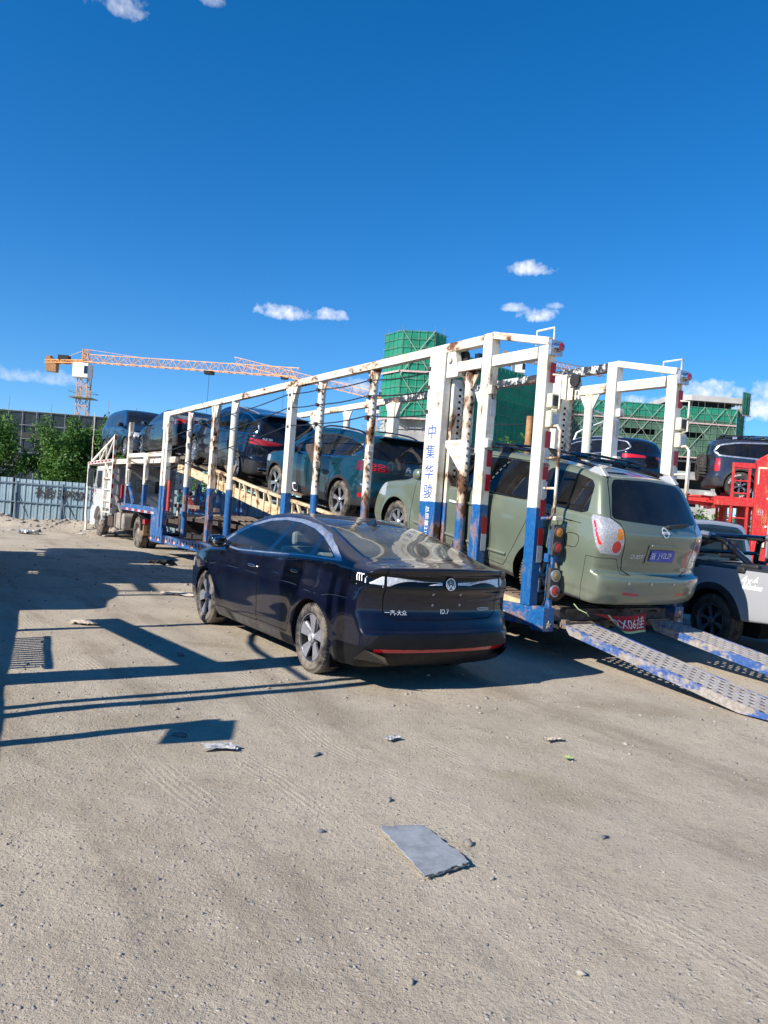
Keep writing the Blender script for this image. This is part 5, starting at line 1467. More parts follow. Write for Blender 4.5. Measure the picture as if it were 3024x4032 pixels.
def net_face(root, p, q, z0, z1, pitch=1.5, bay=(3.6, 3.6), mat='net_dull', topmat='net_bright', toprows=1, brace=True, toes=(0,), holes=(), tube=.045, over=1.5, sc='scaf'):
    """one scaffolded facade from p to q (world xy), nets just behind the outer tubes"""
    p = np.array(p, float); q = np.array(q, float); L = np.linalg.norm(q - p); d = (q - p) / L; nrm = np.array([d[1], -d[0]])
    if nrm @ (-p) < 0: nrm = -nrm
    ang = math.atan2(d[1], d[0])
    nb = max(1, round(L / bay[0])); w = L / nb; nr = max(1, round((z1 - z0) / bay[1])); h = (z1 - z0) / nr
    flip = (np.array([d[1], -d[0]]) @ nrm) < 0
    for j in range(nr):
        for i in range(nb):
            hole = any(i == a and j == b for a, b in holes)
            m_ = mat if j < nr - toprows else topmat
            me = net_variant(w, h * (.55 if hole else 1.), m_, (i * 7 + j * 3) % 5)
            o = ob('net_panel', me, root); c = p + d * w * i + nrm * .0
            o.location = (c[0], c[1], z0 + h * j); o.rotation_euler = (0, 0, ang)
    P3 = lambda s, z, off: np.array([*(p + d * s + nrm * off), z])
    mb = MB()
    s = 0.
    while s <= L + .01:
        mb.beam(P3(s, z0 - .5, .22), P3(s, z1 + (over * RNG.uniform(.3, 1.) if RNG.random() < .5 else .2), .22), tube, tube); s += L / max(1, round(L / pitch))
    z = z0
    while z <= z1 + .01:
        mb.beam(P3(-.2, z, .25), P3(L + .2, z, .25), tube, tube); z += (z1 - z0) / max(1, round((z1 - z0) / pitch))
    o = put('scaffold_tubes', mb, MAT[sc], root); o['kind'] = 'stuff'
    if brace:
        W_ = min(4.8, L)
        s = 0.
        hb = (z1 - z0)
        k = 0
        while s + W_ * .5 < L + .1:
            for (za, zb) in ((z0, z0 + hb * .5), (z0 + hb * .5, z1)):
                e = min(L, s + (zb - za) * .80)
                b1 = MB(); b1.beam(P3(s, za, .30), P3(e, zb, .30), tube * 1.7, tube * 1.7); put('diagonal_brace', b1, MAT['scaf_pale'], root)
                b2 = MB(); b2.beam(P3(e, za, .32), P3(s, zb, .32), tube * 1.2, tube * 1.2); put('diagonal_brace', b2, MAT['scaf_pale'], root)
            s += W_
    for z in toes:
        b = MB(); b.beam(P3(0, z0 + z, .34), P3(L, z0 + z, .34), .06, .28); put('toe_board', b, MAT['toe'], root)
def frame_storeys(root, p, q, z0, z1, depth, bay=6., n=None, spand=1.2, mat='concrete'):
    """bare concrete floors: slabs, columns, spandrel walls, dark inside"""
    p = np.array(p, float); q = np.array(q, float); L = np.linalg.norm(q - p); d = (q - p) / L; nrm = np.array([d[1], -d[0]])
    if nrm @ (-p) < 0: nrm = -nrm
    P3 = lambda s, z, off: np.array([*(p + d * s + nrm * off), z])
    n = n or round((z1 - z0) / 3.5); h = (z1 - z0) / n
    for k in range(n + 1):
        b = MB(); b.beam(P3(0, z0 + k * h, -depth / 2), P3(L, z0 + k * h, -depth / 2), depth, .35); put('floor_slab', b, MAT[mat], root)
    nb = max(1, round(L / bay))
    for i in range(nb + 1):
        b = MB(); b.beam(P3(L * i / nb, z0, -.5), P3(L * i / nb, z1, -.5), .8, .7, (d[0], d[1], 0)); put('column', b, MAT[mat], root)
    for k in range(n):
        for i in range(nb):
            b = MB(); a0, a1 = L * i / nb + .4, L * (i + 1) / nb - .4
            b.beam(P3(a0, z0 + k * h + .18 + spand / 2, -.3), P3(a1, z0 + k * h + .18 + spand / 2, -.3), .2, spand); put('spandrel_wall', b, MAT[mat], root)
            if RNG.random() < .45:
                b = MB(); c = L * (i + RNG.uniform(.35, .65)) / nb; b.beam(P3(c - .3, z0 + k * h + h / 2, -.55), P3(c + .3, z0 + k * h + h / 2, -.55), .2, h - .4); put('inner_pier', b, MAT[mat], root)
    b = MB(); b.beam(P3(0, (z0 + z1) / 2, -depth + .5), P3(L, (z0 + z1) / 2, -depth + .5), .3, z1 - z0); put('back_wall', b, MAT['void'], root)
def solid(root, name, poly, z0, z1, mat):
    b = MB(); b.prism(poly, 'z', z0, z1); put(name, b, MAT[mat], root)

# octagonal tower with bright green nets
ta = thing('netted_tower_building', 'tall tower under construction wrapped in bright green scaffold netting', 'building', (0, 0, 0))
A = [(-1.9, 133.), (1.0, 128.6), (6.1, 128.), (8.2, 131.)]
solid(ta, 'concrete_core', [(-1.2, 134.), (1.5, 129.9), (5.8, 129.4), (7.4, 131.9), (7.4, 150), (-1.2, 150)], 0, 28.4, 'concrete')
for i in range(3):
    net_face(ta, A[i], A[i + 1], 16.2, 30.4, 1.25, (3.4, 3.0), mat='net_bright', topmat='net_bright', toprows=1, brace=(i == 1), toes=(0., 7.6), tube=.06)
tb = MB()
frame_storeys(ta, (-.6, 131.4), (7.4, 130.0), 8.6, 15.6, 5, 3.2, 2, .9)
# long netted wing in the shade, running away to the right
wb_ = thing('netted_wing_building', 'long wing under construction behind the tower, dull green nets in shade', 'building')
net_face(wb_, (8.6, 139.), (37., 171.5), 13.5, 30.0, 1.5, (4.2, 3.4), mat='net_bright', topmat='net_bright', toprows=1, brace=False, toes=(0.,), tube=.05)
solid(wb_, 'concrete_core', [(7.8, 140.4), (36, 172.6), (24, 186), (-2, 156)], 0, 28.6, 'concrete')
frame_storeys(wb_, (8.2, 139.8), (36.4, 172.), 2.0, 13., 5, 6., 3)
# the lit wing that faces the yard
wc = thing('netted_block_building', 'wide concrete block under construction, pale green nets above open concrete floors', 'building')
net_face(wc, (39., 184.), (80.1, 183.6), 18.2, 30.0, 1.5, (3.6, 3.2), mat='net_dull', topmat='net_bright', toprows=1, toes=(0., 8.0), holes=((4, 1), (5, 1), (7, 1), (8, 1)), tube=.055)
net_face(wc, (80.3, 183.8), (86.5, 194.), 14.0, 30.2, 1.5, (3.6, 3.2), mat='net_bright', topmat='net_bright', brace=False, tube=.05)
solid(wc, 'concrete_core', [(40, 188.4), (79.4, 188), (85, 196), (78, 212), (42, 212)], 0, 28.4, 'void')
frame_storeys(wc, (39.4, 184.9), (76.5, 184.6), 1.0, 17.4, 3.0, 6.2, 4, 1.5)
pc = MB(); pc.lathe([(3.2, -2), (3.2, 10.5), (0, 10.5)], 18, axis='z', c=(77.2, 186.4, 0)); put('round_corner', pc, MAT['concrete'], wc, smooth=True)
rb = MB(); rb.prism([(66, 189.), (70.4, 186.2), (82.6, 186.2), (83, 205), (66, 205)], 'z', 31.9, 33.2); put('roof_slab', rb, MAT['concrete_pale'], wc)
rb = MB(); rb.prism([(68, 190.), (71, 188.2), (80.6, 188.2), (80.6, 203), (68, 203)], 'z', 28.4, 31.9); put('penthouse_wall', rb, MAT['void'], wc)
for x in (80.9, 81.6, 82.2):
    b = MB(); b.bx((x, 186.6, 28.4), (x + .25, 187., 31.9)); put('penthouse_column', b, MAT['concrete_pale'], wc)
net_face(wc, (81.6, 184.6), (84.2, 186.2), 29., 34.4, 1.2, (3, 3), mat='net_bright', topmat='net_bright', brace=False, tube=.05)
# long dark block behind the trees
wd = thing('dark_netted_building', 'long low building behind the trees wrapped in dark grey scaffold netting', 'building')
net_face(wd, (-62, 93.5), (-27., 94.5), 0., 9.8, 1.7, (4., 2.45), mat='net_black', topmat='net_black', brace=False, toes=(), tube=.05, over=2.4, sc='scaf_dark')
solid(wd, 'concrete_core', [(-62, 95.5), (-27.6, 96.4), (-27, 112), (-62, 116)], 0, 9.4, 'concrete')
for i in range(9):
    b = MB(); x = -60 + i * 4.0; y = 93.5 + (x + 62) * .0286 - .12
    b.bx((x, y - .10, 6.6), (x + 3.0, y + .02, 7.3)); put('shade_strip', b, MAT['void'], wd)  # solid dark box, its colour standing for shade in a net opening
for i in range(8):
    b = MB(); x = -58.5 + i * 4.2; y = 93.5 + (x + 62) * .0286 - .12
    b.bx((x, y - .10, 3.2), (x + 2.6, y + .02, 4.6)); put('shade_bay', b, MAT['void'], wd)  # solid dark box coloured as a shaded bay, no real opening

# ------------------------------------------------------------------ tower cranes
MAT['crane'] = simple('orange_crane_steel', (.60, .27, .07), .5, var=.2, vs=1.)
MAT['crane_pale'] = simple('faded_orange_crane_jib', (.60, .32, .16), .5, var=.2, vs=1.)
MAT['crane_cab'] = simple('white_crane_cab', (.70, .72, .72), .5)
def lattice(mb, p, q, w, h, n, chord, web, tri=False, up=(0, 0, 1)):
    p = np.array(p, float); q = np.array(q, float); x = (q - p) / np.linalg.norm(q - p)
    u = np.array(up, float); y = np.cross(u, x); y /= np.linalg.norm(y); z = np.cross(x, y)
    cs = [(-w / 2, 0), (w / 2, 0), (0, h)] if tri else [(-w / 2, -h / 2), (w / 2, -h / 2), (w / 2, h / 2), (-w / 2, h / 2)]
    pt = lambda i, c: p + (q - p) * i / n + y * c[0] + z * c[1]
    for c in cs: mb.beam(pt(0, c), pt(n, c), chord, chord)
    m_ = len(cs)
    for i in range(n):
        for k in range(m_):
            a, b = cs[k], cs[(k + 1) % m_]
            if i % 2: a, b = b, a
            mb.beam(pt(i, a), pt(i + 1, b), web, web)
            mb.beam(pt(i, cs[k]), pt(i, cs[(k + 1) % m_]), web, web)
def crane(label, x, y, hj, jib_to, cj, mast_w=1.7, group='orange tower cranes over the site'):
    root = thing('tower_crane', label, 'crane', (0, 0, 0), (0, 0, 0), group)
    m1 = MB(); lattice(m1, (x, y, 0), (x, y, hj - 2.6), mast_w, mast_w, int(hj / 1.8), .15, .08, up=(1, 0, 0)); put('mast', m1, MAT['crane'], root)
    pl = MB()
    for z in (hj - 6.3, hj - 11.2):
        pl.bx((x - 1.9, y - 1.9, z), (x + 1.9, y + 1.9, z + .12))
        for a in (-1.9, 1.9): pl.beam((x + a, y - 1.9, z + 1.), (x + a, y + 1.9, z + 1.), .06, .06); pl.beam((x - 1.9, y + a, z + 1.), (x + 1.9, y + a, z + 1.), .06, .06)
    put('climbing_platform', pl, MAT['scaf'], root)
    hd = MB(); hd.bx((x - 1., y - 1., hj - 2.6), (x + 1., y + 1., hj - .5)); put('slewing_head', hd, MAT['crane'], root)
    cb = MB(); cb.bx((x - 1.5, y - 1.8, hj - 2.9), (x + 1.2, y + .2, hj - .4)); c_ = put('operator_cab', cb, MAT['crane_cab'], root, bevel=.1)
    g = MB(); g.bx((x + .5, y - 1.84, hj - 2.2), (x + 1.1, y - 1.8, hj - .9)); put('cab_window', g, MAT['gloss_black'], c_)
    J = np.array(jib_to, float); p0 = np.array([x, y, hj])
    jb = MB(); lattice(jb, p0, J, 1.2, 1.35, int(np.linalg.norm(J - p0) / 1.6), .12, .065, tri=True); put('jib', jb, MAT['crane_pale'], root)
    d = (J - p0); d[2] = 0; d /= np.linalg.norm(d)
    cjb = MB(); e = p0 - d * cj + np.array([0, 0, .25]); lattice(cjb, p0, e, 1.2, .45, 8, .16, .08); put('counter_jib', cjb, MAT['crane'], root)
    for k in range(3):
        cw = MB(); c = e + d * (.5 + k * .8); cw.box((c[0], c[1], c[2] - .35 - .3 * k % 2), (.7, 1.3, 2.7 - .4 * k), None); put('counterweight', cw, MAT['ram_rust'], root)
    wn_ = MB(); c = e + d * 4.2; wn_.box((c[0], c[1], c[2] + .6), (1.8, 1.2, .8)); put('winch', wn_, MAT['dark_steel'], root)
    ap = MB(); apx = p0 + np.array([0, 0, 2.2])
    lattice(ap, p0, apx, .9, .9, 3, .12, .07, up=(1, 0, 0)); put('tower_top', ap, MAT['crane'], root)
    tr_ = MB(); c = p0 + (J - p0) * .62; tr_.box(c - np.array([0, 0, .3]), (1.4, 1.2, .5)); put('trolley', tr_, MAT['dark_steel'], root)
    rp = MB(); rp.beam(c, c - np.array([0, 0, 7.]), .05, .05); put('hoist_rope', rp, MAT['cable'], root)
    ti = MB(); ti.beam(apx, e + d * 2, .06, .06); ti.beam(apx, p0 + (J - p0) * .3 + np.array([0, 0, 1.35]), .06, .06); put('tie_bar', ti, MAT['crane_pale'], root)
crane('orange tower crane with long jib standing behind the left trees', -53.1, 136., 22.6, (-14., 116., 19.6), 9.5)
crane('orange tower crane left of the green tower, its faded jib pointing left', -3.4, 150., 21.8, (-32.7, 160., 28.2), 6.)
crane('orange tower crane seen between the white trailer posts above the netted wing', 26.9, 172., 35.4, (50., 190., 36.6), 5.)
# ------------------------------------------------------------------ the white and blue car carrier trailer
TR = thing('car_carrier_trailer', 'long rusty white and blue car carrier trailer carrying five cars', 'trailer', tuple(TO), (0, 0, TYAW))
WD = 2.5
def T_(name, mb, mat, parent=TR, **k): return put(name, mb, MAT[mat], parent, **k)
def post(x, z0, z1, w, d, mat, side=0, gusset=True):
    y = -d / 2 if side == 0 else -WD + d / 2
    b = MB(); b.bx((x - w / 2, y - d / 2, z0), (x + w / 2, y + d / 2, z1))
    o = T_('post', b, mat, bevel=.008)
    if gusset:
        g = MB(); yy = y + (d / 2 + .004 if side == 0 else -d / 2 - .004)
        for s in (-1, 1):
            g.prism([(x + s * w / 2, z1 - .32), (x + s * (w / 2 + .16), z1 - .0), (x + s * w / 2, z1 - .0)], 'y', y - .04, y + .04)
        T_('gusset', g, mat)
    return o
def pipe(x, z0, z1, r, mat, side=0, holes=True, gusset=True):
    y = -.10 if side == 0 else -WD + .10
    b = MB(); b.tube([(x, y, z0), (x, y, z1)], r, 14); o = T_('pipe_post', b, mat, smooth=True)
    if gusset:
        g = MB()
        for s in (-1, 1): g.prism([(x + s * r * .8, z1 - .26), (x + s * (r + .14), z1), (x + s * r * .8, z1)], 'y', y - .012, y + .012)
        T_('gusset', g, mat)
    if holes:
        h = MB()
        for k in range(int((z1 - 2.0) / .10)):
            z = 1.95 + k * .10
            h.lathe([(.019, -r * 1.02), (.019, -r * .90), (0, -r * .90)], 8, axis='x', c=(x, y + (.02 if side == 0 else -.02), z))
        if k: 
            T_('pin_hole', h, 'gap')['kind'] = 'stuff'
    return o
def bar(name, p, q, w, h, mat, parent=TR, bevel=.006):
    b = MB(); b.beam(p, q, w, h); return T_(name, b, mat, parent, bevel=bevel)
# --- side frames (near = side 0, far = side 1)
for sd in (0, 1):
    y = -.07 if sd == 0 else -WD + .07
    post(.155, .63, 3.75, .165, .13, 'tr_clean' if sd == 0 else 'tr_mid', sd, gusset=False)
    post(1.22, .66, 4.05, .18, .14, 'tr_rust' if sd == 0 else 'tr_mid', sd, gusset=False)
    pipe(1.65, .68, 3.62, .072, 'tr_pipe' if sd == 0 else 'tr_mid', sd)
    # channel pillar with its hoist
    b = MB(); b.bx((2.14, y - .06, .66), (2.52, y + .07, 3.96)); T_('hoist_pillar', b, 'tr_mid', bevel=.012)
    b = MB(); b.bx((2.06, y - .34 if sd == 0 else y - .02, .66), (2.12, y - .06 if sd == 0 else y + .30, 3.55)); T_('pillar_flange', b, 'tr_rust', bevel=.004)
    h = MB()
    for k in range(17): h.box((2.052, y - .17 if sd == 0 else y + .14, 2.0 + k * .088), (.008, .036, .034))
    T_('lock_hole', h, 'gap')['kind'] = 'stuff'
    # pulley bracket
    b = MB(); b.prism([(2.12, 3.55), (2.12, 4.02), (1.98, 4.02), (1.86, 3.62), (1.86, 3.55)], 'y', y - .05, y + .05); T_('pulley_bracket', b, 'tr_rail', bevel=.006)
    b = MB(); b.lathe([(.0, -.02), (.10, -.02), (.10, .02), (.0, .02)], 22, c=(1.92, y - .10 if sd == 0 else y + .10, 3.84)); T_('pulley', b, 'dark_steel')
    b = MB(); b.lathe([(.045, .05), (.045, .085), (0, .085)], 12, c=(2.03, y, 3.80)); T_('pulley_bolt', b, 'tr_rail')
    # beams
    zt = 3.98
    bar('top_rail', (1.33, y, zt), (7.6, y, 3.93), .12, .125, 'tr_rail2' if sd == 0 else 'tr_peel')
    bar('top_rail', (7.6, y, 3.93), (15.55, y, 3.83), .12, .125, 'tr_rail2')
    bar('lower_beam', (1.33, y, 3.675), (1.85, y, 3.675), .13, .14, 'tr_rail2'); bar('lower_beam', (.26, y, 3.675), (1.11, y, 3.675), .13, .14, 'tr_rail')
    bar('sloping_rail', (1.16, y, 4.02), (.10, y, 3.80), .10, .09, 'tr_rail')
    # grab handle on top and on the rear
    b = MB(); b.tube([(.36, y, 3.78), (.36, y, 3.96), (.06, y, 3.96), (.06, y, 3.78)], .014, 6); T_('grab_handle', b, 'tr_rail', smooth=True)
    b = MB(); yy = y - .02; b.tube([(.05, yy, 3.40), (-.09, yy, 3.38), (-.09, yy, 2.98), (.05, yy, 2.96)], .013, 6); T_('grab_handle', b, 'tr_rail', smooth=True)
    # marker lamp
    b = MB(); b.bx((.0, y - .10, 3.62), (.05, y + .09, 3.80)); hb = T_('lamp_housing', b, 'satin')
    b = MB(); b.lathe([(0, -.06), (.052, -.06), (.062, 0), (.062, .04)], 18, axis='x', c=(-.02, y, 3.71)); T_('marker_lamp', b, 'chrome', smooth=True)
    b = MB(); b.lathe([(0, -.066), (.03, -.064), (.048, -.058)], 18, axis='x', c=(-.022, y, 3.71)); T_('marker_lens', b, 'red_lens', smooth=True)
    # reflective tape, rear post and third post
    for k, (z0, c) in enumerate(((3.30, 'tape_red'), (2.52, 'tape_red'), (2.30, 'tape_white'), (2.14, 'tape_red'), (1.92, 'tape_white'), (1.70, 'tape_red'), (1.36, 'tape_red'), (1.15, 'tape_white'))):
        b = MB(); b.bx((.046, y - .055, z0), (.049, y + .03, z0 + (.24 if k == 0 else .20))); T_('reflective_tape', b, c)
    for k, (z0, c) in enumerate(((2.96, 'tape_white'), (2.3, 'tape_red'), (1.98, 'tape_red'), (1.42, 'tape_red'), (1.20, 'tape_white'))):
        b = MB(); b.bx((1.106, y - .055, z0), (1.109, y + .03, z0 + .22)); T_('reflective_tape', b, c)
    # ladder hoop on the rear post
    b = MB(); b.tube([(.05, y - .01, 2.77), (-.10, y - .01, 2.78), (-.15, y - .01, 2.72), (-.15, y - .01, 1.75), (-.10, y - .01, 1.69), (.05, y - .01, 1.68)], .019, 8); T_('ladder_rail', b, 'tr_pipe', smooth=True)
    for z in (2.40, 2.04):
        b = MB(); b.tube([(.05, y - .01, z), (-.15, y - .01, z)], .016, 8); T_('ladder_rung', b, 'tr_pipe', smooth=True)
    # work lamps, pale boxes
    for z in (3.08, 2.86):
        b = MB(); b.box((.01, y - .02, z), (.09, .15, .20 if z < 3 else .17)); o = T_('work_lamp', b, 'ivory', bevel=.015)
        b = MB(); b.box((-.038, y - .02, z), (.01, .11, .12)); T_('work_lamp_lens', b, 'lamp_body' if z > 3 else 'clear_lens', o)
    # intermediate posts
    if sd == 0:
        pipe(4.22, .62, 3.90, .070, 'tr_pipe'); pipe(6.06, .60, 3.90, .072, 'tr_pipe')
        post(7.22, .55, 3.88, .21, .13, 'tr_clean'); pipe(10.36, .52, 3.82, .085, 'tr_clean', holes=False)
        post(11.52, .50, 3.80, .20, .14, 'tr_pipe'); pipe(13.5, .47, 3.78, .075, 'tr_rust', holes=False)
    else:
        post(4.22, .62, 3.92, .2, .14, 'tr_clean', 1); post(7.22, .55, 3.88, .26, .16, 'tr_clean', 1); pipe(9.2, .52, 3.82, .08, 'tr_clean', 1, holes=False)
        pipe(10.9, .52, 3.82, .08, 'tr_clean', 1, holes=False); post(13.5, .47, 3.78, .18, .14, 'tr_mid', 1)
    for xx in (15.22, 15.50):
        b = MB(); b.bx((xx - .10, y - .07, .44), (xx + .10, y + .07, 3.66)); T_('front_post', b, 'tr_mid', bevel=.008)
    b = MB(); b.prism([(15.1, 3.90), (15.66, 3.90), (15.66, 3.40), (15.32, 3.40), (15.1, 3.62)], 'y', y - .075, y + .075); T_('corner_plate', b, 'tr_rail', bevel=.006)
    bar('mid_rail', (15.62, y, 2.71), (19.3, y, 2.71), .12, .13, 'tr_rail2')
    post(17.32, 1.10, 2.64, .17, .12, 'tr_mid', sd); post(19.42, 1.05, 3.80, .20, .13, 'tr_pipe', sd, gusset=False)
    # side rail, lower chassis and gooseneck
    b = MB(); yy0, yy1 = (y - .02, y + .06) if sd == 0 else (y - .06, y + .02)
    b.add([(-.18, yy0, .40), (16.25, yy0, .16), (16.25, yy0, .40), (-.18, yy0, .63), (-.18, yy1, .40), (16.25, yy1, .16), (16.25, yy1, .40), (-.18, yy1, .63)], [(0, 1, 2, 3), (7, 6, 5, 4), (0, 4, 5, 1), (3, 2, 6, 7), (1, 5, 6, 2), (4, 0, 3, 7)])
    T_('side_rail', b, 'tr_blue', bevel=.006)
    for k in range(24):
        xx = 16.0 - k * .24
        if k % 5 == 4 or sd: continue
        h = MB(); h.box((xx, yy1 + .001, .30 + .014 * (16 - xx)), (.06, .004, .10)); T_('rail_slot', h, 'gap')
    for k in range(22):
        xx = .5 + k * .74; z = .40 + (.16 - .40) * (xx + .18) / 16.43 + .05
        for dx, c in ((0, 'tape_white'), (.15, 'tape_red')):
            b = MB(); b.bx((xx + dx, (yy1 if sd == 0 else yy0) - .002, z), (xx + dx + .15, (yy1 if sd == 0 else yy0) + .003, z + .07)); T_('reflective_tape', b, c)
    b = MB(); b.prism([(15.7, .95), (15.7, 1.16), (19.9, 1.16), (19.9, .94)], 'y', y - .05, y + .06); T_('gooseneck_rail', b, 'tr_blue', bevel=.006)
    b = MB(); b.prism([(15.55, .36), (15.55, 1.16), (16.3, 1.16), (16.3, .36)], 'y', y - .045, y + .05); T_('gooseneck_web', b, 'tr_blue', bevel=.006)
    for k in range(10):
        xx = 16.0 + k * .36; c = 'tape_red' if k % 2 else 'tape_white'
        b = MB(); b.bx((xx, (y + .061) if sd == 0 else y - .064, .955), (xx + .32, (y + .064) if sd == 0 else y - .061, 1.025)); T_('reflective_tape', b, c)
    b = MB(); b.beam((18.6, y, 1.16), (19.35, y, 1.9), .05, .16); T_('stay_plate', b, 'tr_blue')
    b = MB(); b.bx((15.0, y - .06, .40), (15.95, y + .065, .62)); T_('jack_box', b, 'tr_blue', bevel=.006)
    # rear end box with faded star
    b = MB(); b.bx((-.19, y - .10, .36), (.02, y + .075, .64)); T_('rear_end_box', b, 'tr_blue', bevel=.006)
    ys = y - .01
    for zs in ((.44,) if sd == 0 else (.44, .57)):
        st = [(math.cos(PI / 2 + k * PI / 5) * (.048 if k % 2 == 0 else .019), math.sin(PI / 2 + k * PI / 5) * (.048 if k % 2 == 0 else .019)) for k in range(10)]
        b = MB(); b.prism([(ys + u, zs + v) for u, v in st], 'x', -.197, -.192); T_('star', b, 'gold')
    # lower lamp brackets
    yb = y + .01 if sd == 0 else y - .01
    sg = -1 if sd == 0 else 1
    bar('lamp_bracket', (-.10, y + .02, 1.22), (-.10, y + sg * .30, 1.22), .07, .10, 'tr_blue'); bar('lamp_bracket', (-.12, yb + sg * .06, .64), (-.12, yb + sg * .06, 1.55), .05, .09, 'tr_blue')
    for (z, l1, l2) in ((1.44, 'amber_lens', 'red_lens'), (.93, 'dull_amber', 'red_lens')):
        b = MB(); b.bx((-.20, yb + sg * .06 - .08, z - .18), (-.15, yb + sg * .06 + .07, z + .18)); pb = T_('lamp_board', b, 'lamp_body', bevel=.006)
        for dz, l in ((.09, l1), (-.09, l2)):
            b = MB(); b.lathe([(.070, 0), (.070, -.022), (.057, -.026)], 20, axis='x', c=(-.20, yb + sg * .06, z + dz)); T_('lamp_bezel', b, 'lamp_body' if z > 1 else 'satin', pb, smooth=True)
            b = MB(); b.lathe([(0, -.034), (.035, -.032), (.058, -.022)], 20, axis='x', c=(-.20, yb + sg * .06, z + dz)); T_('lamp_lens', b, l, pb, smooth=True)
    b = MB(); b.box((-.18, yb + sg * .06, 1.69), (.05, .13, .055)); T_('plate_lamp', b, 'ivory', bevel=.008)
    b = MB(); b.tube([(-.06, y - .03, 1.8), (-.08, y - .05, 1.3), (-.14, yb, 1.15), (-.10, y - .02, .72), (-.05, y + .07, .52), (-.12, y + .08, .50), (-.10, y, .60)], .008, 5); T_('lamp_wire', b, 'cable', smooth=True)
    # cables strung between the posts
    ca = y + .06 if sd == 0 else y - .06
    zs_ = [3.72, 3.45, 3.10] if sd == 0 else [3.3, 2.9]
    for k, z in enumerate(zs_):
        pts = []
        kn = [(2.5, z - .05), (4.22, z + .02 * k), (6.06, z), (7.22, z + .03), (11.5, z - .22 - .1 * k), (15.3, z - .55 - .12 * k)]
        for (xa, za), (xb, zb) in zip(kn[:-1], kn[1:]):
            for q in range(6):
                tq = q / 6; pts.append((xa + (xb - xa) * tq, ca, za + (zb - za) * tq - .05 * math.sin(PI * tq) * min(1, (xb - xa) / 3)))
        pts.append((kn[-1][0], ca, kn[-1][1]))
        b = MB(); b.tube(pts, .011, 5); T_('guard_cable', b, 'cable')
    for z in (3.05, 2.75, 2.35):
        b = MB(); pts = [(15.4 + 4.0 * q / 8, ca, z + .25 * q / 8 - .10 * math.sin(PI * q / 8)) for q in range(9)]; b.tube(pts, .010, 5); T_('guard_cable', b, 'cable')
    for xx in (4.22, 6.06, 7.22, 2.5):
        for z in zs_:
            b = MB(); b.box((xx, ca, z), (.07, .05, .05)); T_('cable_clamp', b, 'rust_dark')
    # knuckles and hinge lugs on the posts
    for (xx, z) in ((15.5, 2.2), (15.5, 2.9), (15.22, 3.1), (13.5, 3.2), (13.5, 2.9), (11.5, 3.0), (11.5, 2.75), (4.22, 2.6), (6.06, 2.35), (1.22, 2.6), (1.22, 3.3), (19.42, 3.4), (19.42, 2.4), (17.32, 1.9), (13.5, 1.1), (11.5, 1.1), (2.56, 2.62)):
        b = MB(); b.box((xx - .11, y + .03 * (1 if sd == 0 else -1), z), (.10, .10, .12)); T_('hinge_lug', b, 'tr_rust', bevel=.01)
# hydraulic rams on the far frame
b = MB(); b.tube([(2.72, -WD + .1, 2.1), (2.62, -WD + .12, 3.62)], .075, 12); T_('hydraulic_ram', b, 'ram_red', smooth=True)
b = MB(); b.tube([(2.95, -WD + .1, 2.1), (2.95, -WD + .1, 3.35)], .06, 10); T_('hydraulic_ram', b, 'ram_rust', smooth=True)
b = MB(); b.tube([(15.05, -.12, 1.1), (15.05, -.12, 1.95)], .05, 10); T_('hydraulic_ram', b, 'ram_red', smooth=True)
# hoist chains
def chain(x, y, z0, z1):
    b = MB(); n = int((z1 - z0) / .05)
    for k in range(n):
        z = z1 - k * .05
        if k % 2: b.box((x, y, z), (.012, .034, .058))
        else: b.box((x, y, z), (.034, .012, .058))
    T_('hoist_chain', b, 'rust_dark')
chain(1.90, -.20, .72, 3.7); chain(1.90, -WD + .2, .72, 3.7)
# car stops bolted to the pipes
for (x, z) in ((1.65, 2.55), (6.06, 2.62)):
    b = MB(); b.prism([(x - .02, z - .32), (x + .04, z - .32), (x + .40, z + .04), (x + .40, z + .12), (x - .02, z + .12)], 'y', -.14, -.04); T_('deck_bracket', b, 'tr_rail' if x < 2 else 'rust_dark', bevel=.006)
# camera under the top beam
b = MB(); b.box((1.55, -.14, 3.80), (.09, .09, .08)); b.ell((1.55, -.14, 3.68), (.075, .075, .08), 12, 8); T_('camera_dome', b, 'gloss_black', smooth=True)
# stencilled characters on the pillar
for k, ch in enumerate('中集华骏'):
    v, t = TXT[ch]; z = 2.80 - .285 * k; s = .205
    V = np.stack([2.33 - v[:, 0] * s, np.full(len(v), .0035), z + v[:, 1] * s], 1)
    ob('stencilled_character', mesh_np('stencilled_character', V, T=t, mat=MAT['print_blue']), TR)
v, t = TXT['总质量21000kg']; s = .105
V = np.stack([2.31 - v[:, 1] * s, np.full(len(v), .0035), 1.42 - v[:, 0] * s * -1 * -1], 1)
ob('stencilled_weight', mesh_np('stencilled_weight', V, T=t, mat=MAT['white_print']), TR)
# --- cross beams joining the two frames
for (x, z) in ((.155, 3.1), ):
    pass
for x in (15.36, 19.42):
    bar('cross_beam', (x, -.1, 3.78 if x < 16 else 2.55), (x, -WD + .1, 3.78 if x < 16 else 2.55), .1, .1, 'tr_rail')
